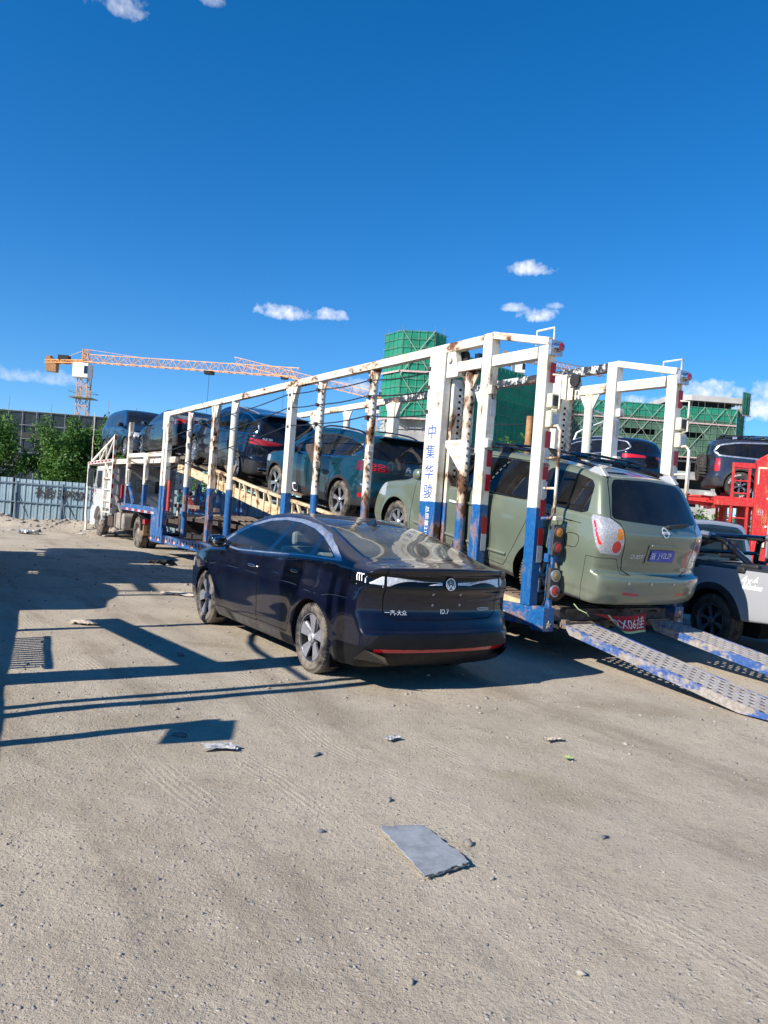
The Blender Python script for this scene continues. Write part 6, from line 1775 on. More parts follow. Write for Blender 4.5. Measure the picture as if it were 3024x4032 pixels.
# --- sloping upper deck: two perforated runways with side girders
def deck_z(x): return np.interp(x, [-.2, 1.0, 3.6, 5.66, 8.4, 10.76, 13.73, 14.6], [.615, .70, 1.075, 1.385, 1.675, 2.02, 2.45, 2.52])
RW = [(-.42, -1.08), (-1.42, -2.08)]
sx = [-.15, 1.0, 2.3, 3.6, 5.0, 6.4, 7.8, 9.2, 10.6, 12.0, 13.4, 14.6]
for (ya, yb) in RW:
    for i in range(len(sx) - 1):
        xa, xb = sx[i] + .01, sx[i + 1] - .01
        n = 5; V = []; F = []
        mb = MB()
        # tread plate made of cross slats with gaps
        k = 0; x = xa
        while x < xb - .06:
            za, zb = float(deck_z(x)), float(deck_z(x + .085))
            mb.add([(x, ya, za), (x + .085, ya, zb), (x + .085, yb, zb), (x, yb, za), (x, ya, za - .02), (x + .085, ya, zb - .02), (x + .085, yb, zb - .02), (x, yb, za - .02)], [(0, 3, 2, 1), (4, 5, 6, 7), (0, 1, 5, 4), (2, 3, 7, 6), (1, 2, 6, 5), (3, 0, 4, 7)])
            x += .125
        for yy in (ya, yb, (ya + yb) / 2):
            mb.beam((xa, yy, float(deck_z(xa)) - .035), (xb, yy, float(deck_z(xb)) - .035), .05, .045)
        T_('deck_runway', mb, 'rust')
for yy in (-.20, -WD + .20):
    for i in range(3, len(sx) - 1):
        xa, xb = sx[i], sx[i + 1]; za, zb = float(deck_z(xa)), float(deck_z(xb))
        T_('deck_girder', MB().beam((xa, yy, za - .20), (xb, yy, zb - .20), .05, .22), 'tr_deck', bevel=.004)
        if xa < 11.9:
            T_('girder_chord', MB().beam((xa, yy + .04, za + .12), (xb, yy + .04, zb + .12), .07, .06), 'tr_deck', bevel=.004)
            n = 4
            for k in range(n):
                x0 = xa + (xb - xa) * k / n; x1 = xa + (xb - xa) * (k + .8) / n
                z0, z1 = float(deck_z(x0)), float(deck_z(x1))
                T_('girder_strut', MB().beam((x0, yy + .02, z0 - .10), (x0 + (.14 if k % 2 else 0.0), yy + .03, z0 + .11), .05, .05), 'tr_deck')
                T_('web_stiffener', MB().beam((x0, yy + .035, z0 - .30), (x0, yy + .035, z0 - .10), .035, .05), 'tr_deck')
    for x in (.2, 1.4, 2.6): T_('deck_girder', MB().beam((x, yy, float(deck_z(x)) - .08), (x + 1.18, yy, float(deck_z(x + 1.18)) - .08), .05, .13), 'tr_deck')
for x in sx[1:]:
    z = float(deck_z(x)) - .10
    T_('deck_cross_member', MB().beam((x, -.2, z), (x, -WD + .2, z), .08, .10), 'rust_dark')
# tie brackets: the girder hangs on the posts
for x in (10.36, 11.52, 13.5):
    z = float(deck_z(x)) - .05; T_('deck_bracket', MB().bx((x - .06, -.22, z - .12), (x + .06, -.08, z + .06)), 'tr_rust')
b = MB(); b.prism([(10.1, 2.36), (10.9, 2.36), (10.36, 2.02)], 'y', -.16, -.12); T_('deck_bracket', b, 'rust')
# --- front upper deck over the tractor
for (ya, yb) in RW:
    for i in range(5):
        xa = 14.7 + i * 2.15; mb = MB(); x = xa
        while x < xa + 2.05:
            mb.bx((x, yb, 2.655), (x + .085, ya, 2.68)); x += .125
        for yy in (ya, yb): mb.bx((xa, yy - .03, 2.58), (xa + 2.1, yy + .03, 2.655))
        T_('upper_deck_runway', mb, 'rust')
for k in range(6):
    x = 14.8 + k * 2.1; T_('deck_cross_member', MB().bx((x, -WD + .1, 2.50), (x + .1, -.1, 2.58)), 'tr_rust')
for yy in (-.14, -WD + .14): T_('deck_girder', MB().bx((14.6, yy - .04, 2.46), (25.4, yy + .04, 2.62)), 'tr_rust')
# --- lower deck floor
mb = MB(); x = .1
for (ya, yb) in RW:
    for i in range(6):
        mb = MB(); xa = .3 + i * 2.62; x = xa
        while x < xa + 2.55:
            z = .585 - .014 * x; mb.bx((x, yb, z - .02), (x + .09, ya, z)); x += .13
        T_('lower_deck_runway', mb, 'rust_dark')
T_('chassis_beam', MB().bx((.3, -.95, .28), (16.2, -.75, .50)), 'dark_steel'); T_('chassis_beam', MB().bx((.3, -1.75, .28), (16.2, -1.55, .50)), 'dark_steel')
for k in range(9): T_('chassis_cross_member', MB().bx((.5 + k * 1.9, -WD + .1, .30), (.62 + k * 1.9, -.1, .42)), 'dark_steel')
T_('rear_cross_beam', MB().bx((-.05, -WD + .1, .46), (.18, -.12, .60)), 'rust')
T_('rear_bumper_tube', MB().tube([(-.17, -.28, .44), (-.17, -WD + .3, .44)], .035, 10), 'rust', smooth=True)
for yy in (-.33, -1.0): T_('hinge_tube', MB().box((-.20, yy, .45), (.12, .07, .10)), 'rust')
# trailer bogie under the rear of the deck
def simple_wheel(root, x, y, z, R_=.5, w=.30, side=1, name='wheel'):
    e = bpy.data.objects.new(name, None); COL.objects.link(e); e.parent = root; e.location = (x, y, z); e.rotation_euler = (0, RNG.uniform(0, 3), 0 if side > 0 else PI)
    t = MB(); h = w / 2
    t.lathe([(R_ * .56, h - .03), (R_ * .60, h), (R_ * .82, h + .005), (R_ * .95, h - .02), (R_, h - .05), (R_, .05), (R_ - .012, .045), (R_ - .012, .02), (R_, .015), (R_, -.05), (R_ - .012, -.055), (R_ - .012, -.08), (R_, -.085), (R_, -h + .05), (R_ * .82, -h), (R_ * .56, -h + .03)], 36)
    put('tyre', t, MAT['tyre'], e, smooth=True)
    r = MB(); r.lathe([(R_ * .57, h - .035), (R_ * .54, h - .02), (R_ * .52, h - .10), (R_ * .30, h - .10), (R_ * .26, h - .05), (R_ * .18, h - .02), (0, h - .015)], 28); put('rim', r, MAT['dusty_tank'], e, smooth=True)
    n = MB()
    for k in range(10):
        a = 2 * PI * k / 10; n.lathe([(.018, h - .10), (.018, h - .06), (0, h - .06)], 6, c=(math.cos(a) * R_ * .36, 0, math.sin(a) * R_ * .36))
    put('wheel_nut', n, MAT['rust'], e)
    return e
for x in (2.6, 3.9, 5.2):
    simple_wheel(TR, x, -.55, .42, .42, .26, 1); simple_wheel(TR, x, -1.95, .42, .42, .26, -1)
# folded curved deck plates lying across the lower deck
for k in range(11):
    yy = -.45 - .155 * k; mb = MB(); pts = []
    for q in range(12):
        x = 10.0 + 4.9 * q / 11; pts.append((x, yy, 1.02 + .14 * math.sin(PI * min(1, q / 7.)) + (.0 if q < 8 else -.02 * (q - 7))))
    for a, c in zip(pts[:-1], pts[1:]): mb.beam(a, c, .095, .035)
    T_('curved_deck_slat', mb, 'rust')
for x in (10.2, 12.4, 14.6): T_('slat_support', MB().bx((x, -2.1, .55), (x + .1, -.35, .98)), 'rust_dark')
T_('slat_frame', MB().bx((10.0, -.42, .90), (14.8, -.36, 1.0)), 'rust_dark')
for (x, y, z, a) in ((15.0, -.7, 1.26, .3), (14.6, -1.3, 1.22, -.2)): T_('wood_chock', MB().box((x, y, z), (1.2, .14, .10), np.array([[math.cos(a), -math.sin(a), 0], [math.sin(a), math.cos(a), 0], [0, 0, 1]])), 'rust')
for k in range(6): T_('loose_plank', MB().box((7.6 + k * .62, -.42 - .1 * (k % 3), .56 + .02 * k), (.7, .16, .03), np.array([[math.cos(.2 * k), -math.sin(.2 * k), 0], [math.sin(.2 * k), math.cos(.2 * k), 0], [0, 0, 1]])), 'rust')
# --- headboard frame over the cab
for sd in (0, 1):
    y = -.05 if sd == 0 else -WD + .05
    bar('headboard_rail', (25.5, y, 2.50), (21.35, y, 2.58), .08, .11, 'tr_rail')
    for k in range(14):
        x = 21.5 + k * .28; c = 'tape_red' if k % 2 else 'tape_white'
        z = 2.58 - (x - 21.35) * .0193
        T_('reflective_tape', MB().bx((x, y + (.041 if sd == 0 else -.044), z - .03), (x + .26, y + (.044 if sd == 0 else -.041), z + .04)), c)
    bar('headboard_post', (21.45, y, .72), (21.45, y, 3.48), .09, .10, 'tr_rail'); bar('headboard_post', (22.55, y, .72), (22.55, y, 2.5), .08, .09, 'tr_rail2')
    bar('headboard_brace', (25.0, y, 2.56), (21.5, y, 3.42), .06, .08, 'tr_rail')
    for (xa, za, xb, zb) in ((22.6, 2.6, 22.6, 3.1), (23.6, 2.6, 23.6, 2.9), (22.6, 2.6, 21.6, 3.3), (23.55, 2.6, 22.7, 3.05), (22.6, 2.45, 21.6, 1.9)):
        bar('headboard_strut', (xa, y, za), (xb, y, zb), .045, .06, 'tr_rail', bevel=0)
    for z in (.75, 1.15, 1.55, 1.95, 2.3): bar('headboard_rung', (21.45, y, z), (22.55, y, z), .035, .04, 'tr_rail', bevel=0)
    for k in range(16):
        z = .75 + k * .17; T_('reflective_tape', MB().bx((21.398, y - .03, z), (21.402, y + .04, z + .16)), 'tape_red' if k % 2 else 'tape_white')
    b = MB(); b.tube([(25.45, y, 2.46), (25.45, y, .5), (25.3, y, .25), (25.25, y, -.15)], .045, 8); T_('front_guard_tube', b, 'tr_rail', smooth=True)
    b = MB(); b.tube([(25.0, y, 2.5), (25.0, y, 3.55)], .03, 6); b.tube([(25.0, y, 3.55), (25.0, y, 4.5)], .018, 6); T_('corner_whip', b, 'tr_pipe', smooth=True)
bar('headboard_cross_beam', (25.45, -.05, 2.47), (25.45, -WD + .05, 2.47), .08, .10, 'tr_rail')
# small white frame box on the front post
fr = MB()
for (a, c) in (((19.2, .02, 1.75), (19.2, .02, 2.25)), ((18.98, .02, 1.75), (18.98, .02, 2.25)), ((19.2, .02, 1.75), (18.98, .02, 1.75)), ((19.2, .02, 2.25), (18.98, .02, 2.25))): fr.beam(a, c, .03, .03)
T_('mirror_frame', fr, 'tr_rail')
b = MB(); b.bx((19.75, -.05, 1.3), (19.9, .03, 1.75)); T_('side_reflector', b, 'tape_red')
# coiled air lines
for (xo, c) in ((17.3, 'hose_green'), (16.5, 'hose_red')):
    b = MB(); b.tube([(xo + .35 - .7 * q / 90 * 1.0, -1.25 + .07 * math.cos(q * .7), 1.52 - .36 * q / 90 + .07 * math.sin(q * .7)) for q in range(91)], .014, 5); T_('air_hose', b, c, smooth=True)
b = MB(); b.ell((17.1, -1.3, 1.62), (.3, .18, .09), 10, 6); T_('coupling_bundle', b, 'dark_steel', smooth=True)

# ------------------------------------------------------------------ loading ramps
def ramp(label, ya, yb, xa, za, xb, zb, seed):
    root = thing('loading_ramp', label, 'ramp', tuple(TO), (0, 0, TYAW), 'blue edged loading ramps behind the trailer')
    L = math.hypot(xb - xa, zb - za); w = abs(yb - ya)
    d = np.array([xb - xa, 0, zb - za]) / L; s = np.array([0, -1., 0]); nrm = np.cross(s, d); nrm = nrm if nrm[2] > 0 else -nrm
    o = np.array([xa, max(ya, yb), za])
    rows = 5; cw = w / rows; pitch = .112
    mb = MB(); V = []; F = []
    P = lambda a, b, h=0: o + d * a + s * b + nrm * h
    def cell(a0, a1, b0, hole):
        base = len(V); al = a1 - a0
        V.extend(P(a0 + u * al, b0 + v_ * cw) for u, v_ in [(0, 0), (.5, 0), (1, 0), (1, .5), (1, 1), (.5, 1), (0, 1), (0, .5)])
        if not hole: F.append(tuple(base + k for k in range(8))); return
        hr = [(.5 + .30 * math.cos(-3 * PI / 4 + k * PI / 4), .5 + .33 * math.sin(-3 * PI / 4 + k * PI / 4)) for k in range(8)]
        V.extend(P(a0 + u * al, b0 + v_ * cw) for u, v_ in hr); V.extend(P(a0 + u * al, b0 + v_ * cw, -.007) for u, v_ in hr)
        for k in range(8):
            k2 = (k + 1) % 8
            F.append((base + k, base + k2, base + 8 + k2, base + 8 + k)); F.append((base + 8 + k, base + 8 + k2, base + 16 + k2, base + 16 + k))
    for j in range(rows):
        a = 0.
        if j % 2: cell(0, pitch / 2, j * cw, False); a = pitch / 2
        while a + pitch <= L: cell(a, a + pitch, j * cw, True); a += pitch
        if L - a > .005: cell(a, L, j * cw, False)
    mb.add(V, F); put('perforated_tread', mb, MAT['worn_steel'], root)
    t = NT('ramp_edge_paint'); nn = t.noise(3.2 + seed, 7, .62, sc=(.6, 1, 1.6)); n2 = t.noise(24, 5)
    c = t.mix(t.ramp(n2, .35, .7), (.016, .066, .25), (.05, .11, .28)); c = t.mix(t.ramp(t.math('ADD', t.math('MULTIPLY', nn, .7), t.math('MULTIPLY', t.noise(11, 7, .7), .3)), .47, .56), c, t.mix(t.ramp(n2, .4, .6), (.25, .215, .185), (.33, .30, .275)))
    em = t.end(t.bsdf(Base_Color=c, Roughness=.7))
    for b0 in (-.012, w + .012):
        e = MB(); e.add([P(0, b0 - .01, .006), P(L, b0 - .01, .006), P(L, b0 + .01, .006), P(0, b0 + .01, .006), P(.12, b0 - .01, -.09), P(L - .5, b0 - .01, -.09), P(L - .5, b0 + .01, -.09), P(.12, b0 + .01, -.09)], [(0, 1, 2, 3), (7, 6, 5, 4), (0, 4, 5, 1), (3, 2, 6, 7), (1, 5, 6, 2), (0, 3, 7, 4)])
        put('ramp_edge', e, em, root)
    for k in range(1, 9):
        e = MB(); a = L * k / 9.3; e.beam(P(a, 0, -.06), P(a, w, -.06), .04, .06); put('ramp_rib', e, MAT['rust_dark'], root)
    e = MB(); e.beam(P(-.06, 0, -.02), P(-.06, w, -.02), .06, .06); put('ramp_hook', e, MAT['rust'], root)
    return root
ramp('nearer blue edged perforated steel ramp sloping down from the trailer to the dirt', -.30, -.76, -.24, .45, -3.05, .02, 0)
ramp('farther perforated steel ramp beside the grey pickup wheel', -1.80, -2.24, -.24, .47, -3.3, .02, 1.7)
# red cloth hung under the tailgate
bn = thing('number_banner', 'red cloth banner with white plate number and pale green hem hanging below the green van', 'banner', tuple(TO), (0, 0, TYAW))
n = 22; V = []
def bpt(u, v):   # u 0..1 across, v 0..1 down
    y = -.60 - 1.0 * u + .06 * v * (u - .3); z = .59 - .03 * math.sin(PI * u) - (.06 + .17 * min(1, u * 2.6)) * v + .05 * (1 - u) * v
    x = -.36 + .03 * math.sin(7 * u + 1.5 * v) - .05 * v
    return (x, y - .28 * v * (1 - u) ** 1.5 * 1.0, z)
for j in range(9):
    for i in range(n + 1): V.append(bpt(i / n, j / 8))
F = [(j * (n + 1) + i, j * (n + 1) + i + 1, (j + 1) * (n + 1) + i + 1, (j + 1) * (n + 1) + i) for j in range(8) for i in range(n)]
ob('cloth', mesh_np('cloth', V, F=[f for f in F if f[0] // (n + 1) < 7], mat=MAT['banner_red'], smooth=True), bn)
ob('hem', mesh_np('hem', V, F=[f for f in F if f[0] // (n + 1) >= 7], mat=MAT['banner_green'], smooth=True), bn)
tv, tt = TXT['A2X06挂']; w_ = tv[:, 0].max() - tv[:, 0].min()
W_ = np.array([bpt(.56 + a / w_ * .80, .44 - b * .66) for a, b in tv]) + np.array([-.006, 0, 0])
ob('banner_lettering', mesh_np('banner_lettering', W_, T=tt, mat=MAT['white_print']), bn)
b = MB(); b.tube([(-.34, -.58, .56), (-.36, -.52, .60), (-.30, -.44, .64), (-.26, -.40, .70)], .006, 5); put('tie_cord', b, MAT['banner_green'], bn, smooth=True)
# ------------------------------------------------------------------ cars on the trailer and on the ground
GC = 'cars loaded on the white and blue carrier'
sedan_navy((-.67, 9.4733, 0), (0, 0, 2.141), 'dark navy fastback sedan parked on the dirt in front of the carrier')
l_, r_ = tpose(1.90, -1.17, .872, .036, .150)
minivan_sage(l_, r_, 'sage green minivan with black roof rack on the rear of the carrier')
l_, r_ = tpose(7.021, -1.235, 1.531, .018, .105); suv_teal(l_, r_, 'teal blue SUV with red square tail light frames on the sloping deck', GC)
l_, r_ = tpose(12.242, -1.248, 2.209, .01, .16); suv_star(l_, r_, 'dark blue SUV with wide red tail light high on the sloping deck', GC)

def sedan_black(loc, rot, label, group, paint='black_paint'):
    root = thing('sedan_car', label, 'car', loc, rot, group)
    B = Body(wb=1.46, xf=2.42, xr=-2.50, hw=.93, wr=.345, ar=.385, zmax=1.5, xc=-.1, kw=.16, crown=.06, tan=.46, cur=.3, inset=.03, k1=.09, k2=.16, kf=.30, kr=.22, k4=.15,
             top=[(-2.6, 1.0), (-2.45, 1.09), (-2.0, 1.13), (-1.75, 1.16), (-1.2, 1.36), (-.7, 1.44), (-.2, 1.46), (.3, 1.42), (.8, 1.27), (1.2, 1.08), (1.4, 1.0), (1.8, .93), (2.2, .82), (2.5, .6)],
             belt=[(-2.6, 1.04), (-1.8, 1.07), (-.2, 1.02), (1.0, .97), (1.9, .87), (2.4, .70)], plan=[(-2.6, .90), (-2.0, .97), (-1.3, 1.), (1.2, 1.), (1.9, .96), (2.5, .86)],
             nose=[(.1, .12), (.3, .03), (.5, 0), (.7, .03), (.9, .14)], tail=[(.15, .2), (.3, .05), (.5, 0), (.7, .05), (.95, .05), (1.1, .0)], zbot=[(-2.6, .24), (0, .17), (2.5, .22)])
    B.paint = paint
    dlo = chaikin([(1.05, 1.0), (.6, 1.22), (.2, 1.34), (-.5, 1.38), (-1.1, 1.29), (-1.6, 1.13), (-.9, 1.07)], 1, .12)
    F = fxz(dlo); cuts = []; P = {}
    for i, (a, b) in enumerate(((9, .0), (-.07, -1.0), (-1.06, -9))):
        f_ = finter(F, (lambda a_, b_: (lambda x, y, z: np.maximum(x - a_, b_ - x)))(a, b)); cuts.append(('win%d' % i, f_)); P['win%d' % i] = ('glass', True, 'window')
    cuts += [('window_pillar', F), ('window_trim', fgrow(F, .02)), ('windscreen', fxy([(.32, -.58), (.40, 0), (.32, .58), (1.05, .72), (1.28, 0), (1.05, -.72)], .95)), ('rear_window', fxy([(-1.0, -.55), (-.95, 0), (-1.0, .55), (-1.72, .62), (-1.82, 0), (-1.72, -.62)], 1.0)),
             ('taillight', fay([(.30, .88), (.30, .94), (.99, 1.0), (.99, .84)], xhi=-2.0)), ('headlight', fay([(.45, .62), (.99, .66), (.99, .78), (.52, .72)], xlo=1.9)), ('grille', fyz(sym([(0, .35), (.45, .35), (.5, .62), (0, .64)]), xlo=1.9))]
    P.update({'window_pillar': ('gloss_black', True, 'window_pillar'), 'window_trim': ('chrome', True, 'window_trim'), 'windscreen': ('glass', False, 'windscreen'), 'rear_window': ('glass_dark', False, 'rear_window'), 'taillight': ('red_lens', True, 'taillight'), 'headlight': ('clear_lens', True, 'headlight'), 'grille': ('gloss_black', False, 'grille'), 'panel_gap': ('gap', False, 'panel_gap')})
    for i, d in enumerate(([(1.05, .30), (1.1, .7), (1.05, 1.0), (.6, 1.24), (.0, 1.38), (-.03, .30)], [(-.05, .3), (-.02, 1.38), (-.6, 1.39), (-1.1, 1.3), (-1.2, .95), (-1.0, .6), (-.94, .3)])):
        cuts += panel('door%d' % i, fxz(d, .45), .006); P['door%d' % i] = (paint, True, 'door')
    build_body(root, B, .036, cuts, P); cabin(root, B, -1.5, 1.15, .4, .95, .70, wheel=False)
    mirror(root, B, .86, 1.03, paint); handle(root, B, .15, .85, paint); handle(root, B, -.88, .88, paint)
    add_wheels(root, B, .345, .24, .23, 'twin5', 'tyre_dark', 'rim_silver', .80)
    return root
l_, r_ = tpose(17.75, -1.25, 2.72, 0, -.02); SED = sedan_black(l_, r_, 'black sedan behind the dark blue SUV near the trailer gooseneck', GC)

def mpv(loc, rot, label, group):
    root = thing('minivan_car', label, 'car', loc, rot, group)
    B = Body(wb=1.55, xf=2.52, xr=-2.60, hw=.945, wr=.345, ar=.39, zmax=1.86, xc=-.3, kw=.12, crown=.06, tan=.28, cur=.15, inset=.03, k1=.11, k2=.15, kf=.26, kr=.16, k4=.10,
             top=[(-2.75, 1.58), (-2.5, 1.70), (-2.0, 1.79), (-1., 1.83), (0, 1.81), (.5, 1.72), (1.0, 1.47), (1.4, 1.2), (1.7, 1.08), (2.1, 1.0), (2.45, .82), (2.6, .6)],
             belt=[(-2.7, 1.20), (-1, 1.15), (.5, 1.08), (1.4, 1.0), (2.0, .9), (2.5, .74)], plan=[(-2.7, .93), (-2, .99), (-1, 1.), (1.2, 1.), (1.9, .96), (2.6, .86)],
             nose=[(.2, .1), (.4, 0), (.6, .02), (.85, .12)], tail=[(.18, .16), (.3, .03), (.5, 0), (.7, .03), (1.1, .06), (1.5, .14), (1.8, .26)], zbot=[(-2.6, .24), (0, .2), (2.5, .22)])
    B.paint = 'midnight'
    W3 = [chaikin(p, 1, .1) for p in ([(1.15, 1.08), (.55, 1.42), (.2, 1.60), (.0, 1.63), (.0, 1.12)], [(-.07, 1.13), (-.07, 1.64), (-1.2, 1.67), (-1.2, 1.19)], [(-1.28, 1.2), (-1.28, 1.67), (-2.1, 1.63), (-2.3, 1.25)])]
    cuts = [('win%d' % i, fxz(p)) for i, p in enumerate(W3)]; P = {'win%d' % i: ('glass', True, 'window') for i in range(3)}
    cuts += [('window_pillar', fgrow(funion(*[fxz(p) for p in W3]), .05)), ('windscreen', fxy([(.38, -.64), (.46, 0), (.38, .64), (1.22, .76), (1.48, 0), (1.22, -.76)], 1.02)), ('rear_window', fyz(sym([(0, 1.2), (.74, 1.22), (.64, 1.62), (0, 1.66)]), xhi=-2.1)),
             ('taillight', fay([(.62, .95), (.7, 1.15), (1., 1.18), (1., .95)], xhi=-2.2)), ('headlight', fay([(.50, .70), (.99, .72), (.99, .88), (.50, .82)], xlo=1.85)), ('grille', fyz(sym([(0, .34), (.5, .36), (.44, .76), (0, .78)]), xlo=2.0)),
             *panel('door0', fxz([(1.15, .3), (1.2, .7), (1.12, 1.1), (.5, 1.44), (.0, 1.65), (-.02, .3)], .45), .006), *panel('door1', fxz([(-.04, .3), (-.02, 1.66), (-1.2, 1.69), (-1.24, .9), (-1.0, .4)], .45), .006)]
    P.update({'window_pillar': ('gloss_black', True, 'window_pillar'), 'windscreen': ('glass', False, 'windscreen'), 'rear_window': ('glass_dark', False, 'rear_window'), 'taillight': ('red_lens', True, 'taillight'), 'headlight': ('clear_lens', True, 'headlight'), 'grille': ('chrome', False, 'grille'), 'panel_gap': ('gap', False, 'panel_gap'), 'door0': ('midnight', True, 'door'), 'door1': ('midnight', True, 'sliding_door')})
    build_body(root, B, .036, cuts, P); cabin(root, B, -2.1, 1.15, .45, 1.05, .72, wheel=False)
    mirror(root, B, 1.0, 1.12, 'midnight'); handle(root, B, .14, .95, 'chrome'); handle(root, B, -.2, .97, 'chrome')
    add_wheels(root, B, .345, .24, .225, 'multi', 'tyre_dark', 'rim_silver', .82)
l_, r_ = tpose(22.75, -1.25, 2.72, PI, 0); mpv(l_, r_, 'dark blue minivan facing backwards at the front end of the carrier', GC)

# SUVs on the red carriers
def suv_far(loc, rot, label, tail_red=True, boxy=0., paint='midnight', rack=False, spare=False, big=False, style='multi', group=None):
    root, B = suv_body('suv_car', label, loc, rot, paint, L=4.95 if not big else 4.9, wb=1.46 if not big else 1.42, hw=.965, H=1.75 if not big else 1.86, xr=-2.45 if not big else -2.36, wr=.375 if not big else .41, boxy=boxy, belt0=1.10, zb=.28 if not big else .36)
    q = B.q
    dlo = chaikin([(a, b * q) for a, b in [(1.0, 1.13), (.5, 1.44), (.05, 1.58), (-.7, 1.63), (-1.5, 1.61), (-2.0, 1.53), (-2.16, 1.36), (-2.0, 1.25), (-.6, 1.17)]], 2, .12)
    rg = fyz(chaikin(sym([(0, 1.23 * q), (.62, 1.24 * q), (.74, 1.28 * q), (.62, 1.54 * q), (0, 1.60 * q)]), 1, .15), xhi=-1.7)
    tl = fay([(.22, 1.06 * q), (.26, 1.13 * q), (1., 1.15 * q), (1., 1.02 * q)], xhi=-2.0) if not big else fay([(.80, .82), (.80, 1.2), (1., 1.22), (1., .82)], xhi=-2.0)
    suv_parts(root, B, dlo, [.0, -.98, -1.55], 'glass_dark', 'satin', rg, tl, [('bumper_trim', fyz(sym([(0, .30), (1., .34), (1., .62), (0, .60)]), xhi=-2.0))], doors=[[(1.05, .45), (1.1, .8), (1.05, 1.13 * q), (.5, 1.46 * q), (.05, 1.6 * q), (-.02, .45)], [(-.04, .45), (.02, 1.6 * q), (-.7, 1.66 * q), (-1.05, 1.6 * q), (-1.1, 1.0), (-.98, .7), (-.92, .45)]],
              h=.04, parts={'bumper_trim': ('plastic', False, 'bumper_trim')}, trw=.045 if big else .028, tailm='red_glow' if tail_red else 'red_lens')
    roof_rails(root, B, -1.75, .3, .60, 'satin' if not rack else 'gloss_black', .04)
    if rack:
        zr = B.H + .06
        for yy in (-.62, -.2, .2, .62): put('roof_rack_bar', MB().tube([(-1.95, yy, zr), (.5, yy, zr + .02)], .022, 6), MAT['gloss_black'], root)
        for k in range(7): put('roof_rack_slat', MB().box((-1.9 + .4 * k, 0, zr + .02), (.10, 1.28, .03)), MAT['gloss_black'], root)
        for k in (-1.6, -.2):
            for yy in (.58, -.58): put('rack_foot', MB().box((k, yy, zr - .07), (.12, .05, .14)), MAT['satin'], root)
    if spare:
        t = MB(); t.lathe([(.10, -.13), (.33, -.13), (.39, -.09), (.40, 0), (.39, .09), (.33, .13), (.10, .13)], 28, axis='x', c=(B.xr - .06, 0, .95))
        for k in range(26):
            a = 2 * PI * k / 26; t.box((B.xr - .06, .395 * math.cos(a), .95 + .395 * math.sin(a)), (.22, .03, .05))
        put('spare_tyre', t, MAT['tyre_dark'], root, smooth=False)
    mirror(root, B, .86, 1.13 * q, paint); handle(root, B, .2, 1.0 * q, 'chrome'); handle(root, B, -.84, 1.03 * q, 'chrome')
    def cap(e, w):
        mpw = lambda u, v, off: np.stack([-u, np.full(u.shape, w / 2 + .007), v], 1)
        v, t = TXT['MUD TERRAIN']
        for k in (0, PI):
            a = PI / 2 - v[:, 0] * .052 / .335 + k; r = .318 + v[:, 1] * .052
            V = np.stack([-r * np.cos(a), np.full(len(v), w / 2 + .009), r * np.sin(a)], 1); ob('sidewall_lettering', mesh_np('sidewall_lettering', V, T=t, mat=MAT['white_print']), e)
    if big: add_wheels(root, B, .41, .24, .265, 'twin6', 'tyre_dark', 'rim_dark', .84)
    else: add_wheels(root, B, .375, .255, .24, style, 'tyre_dark', 'rim_silver', .83)
    if big:
        for e in [c for c in root.children if c.name.startswith('wheel') and not c.name.startswith('wheel_')]: cap(e, .265)
    return root
GR = 'SUVs loaded on the red carriers'
a2 = R(124)
suv_far((6.85, 26.6, 2.72), (0, 0, a2), 'black SUV with bright red tail light on the red deck beyond the green minivan', group=GR)
a3 = R(-14)
suv_far((12.12, 24.1, 2.66), (0, 0, a3), 'large dark blue off-road SUV with roof rack and spare wheel on the red carrier', boxy=1., paint='slate', rack=True, spare=True, big=True, tail_red=False, group=GR)
# ------------------------------------------------------------------ red carriers
rc1 = thing('red_car_carrier', 'red car carrier deck holding the black SUV behind the green minivan', 'trailer', (8.9, 23.7, 0), (0, 0, a2), 'red car carriers at the back')
for y in (-.2, -2.3):
    put('deck_beam', MB().bx((-.6, y + .75, 2.50), (11, y + .95, 2.70)), MAT['tr_red'], rc1, bevel=.01)
for (ya, yb) in ((1.3 - .3, 1.3 - .95), (1.3 - 1.5, 1.3 - 2.2)):
    put('deck_runway', MB().bx((-.5, yb, 2.66), (11, ya, 2.71)), MAT['tr_red'], rc1)
for x in (-.4, 2.6, 5.6, 8.6):
    put('deck_cross_member', MB().bx((x, -1.5, 2.42), (x + .14, .75, 2.52)), MAT['tr_red'], rc1)
    for y in (-1.6, .85): put('post', MB().bx((x, y - .08, .5), (x + .16, y + .08, 2.9)), MAT['tr_red'], rc1, bevel=.01)
for y in (-1.6, .85): put('chassis_rail', MB().bx((-.6, y - .07, .45), (11, y + .07, .8)), MAT['tr_red'], rc1)
for x in (2, 3.3, 8.5):
    for y, sd in ((.7, 1), (-1.45, -1)): simple_wheel(rc1, x, y, .5, .5, .28, sd)
rc2 = thing('red_car_carrier', 'red car carrier with stencilled column and ladder at the right edge', 'trailer', (9.93, 23.0, 0), (0, 0, a3), 'red car carriers at the back')
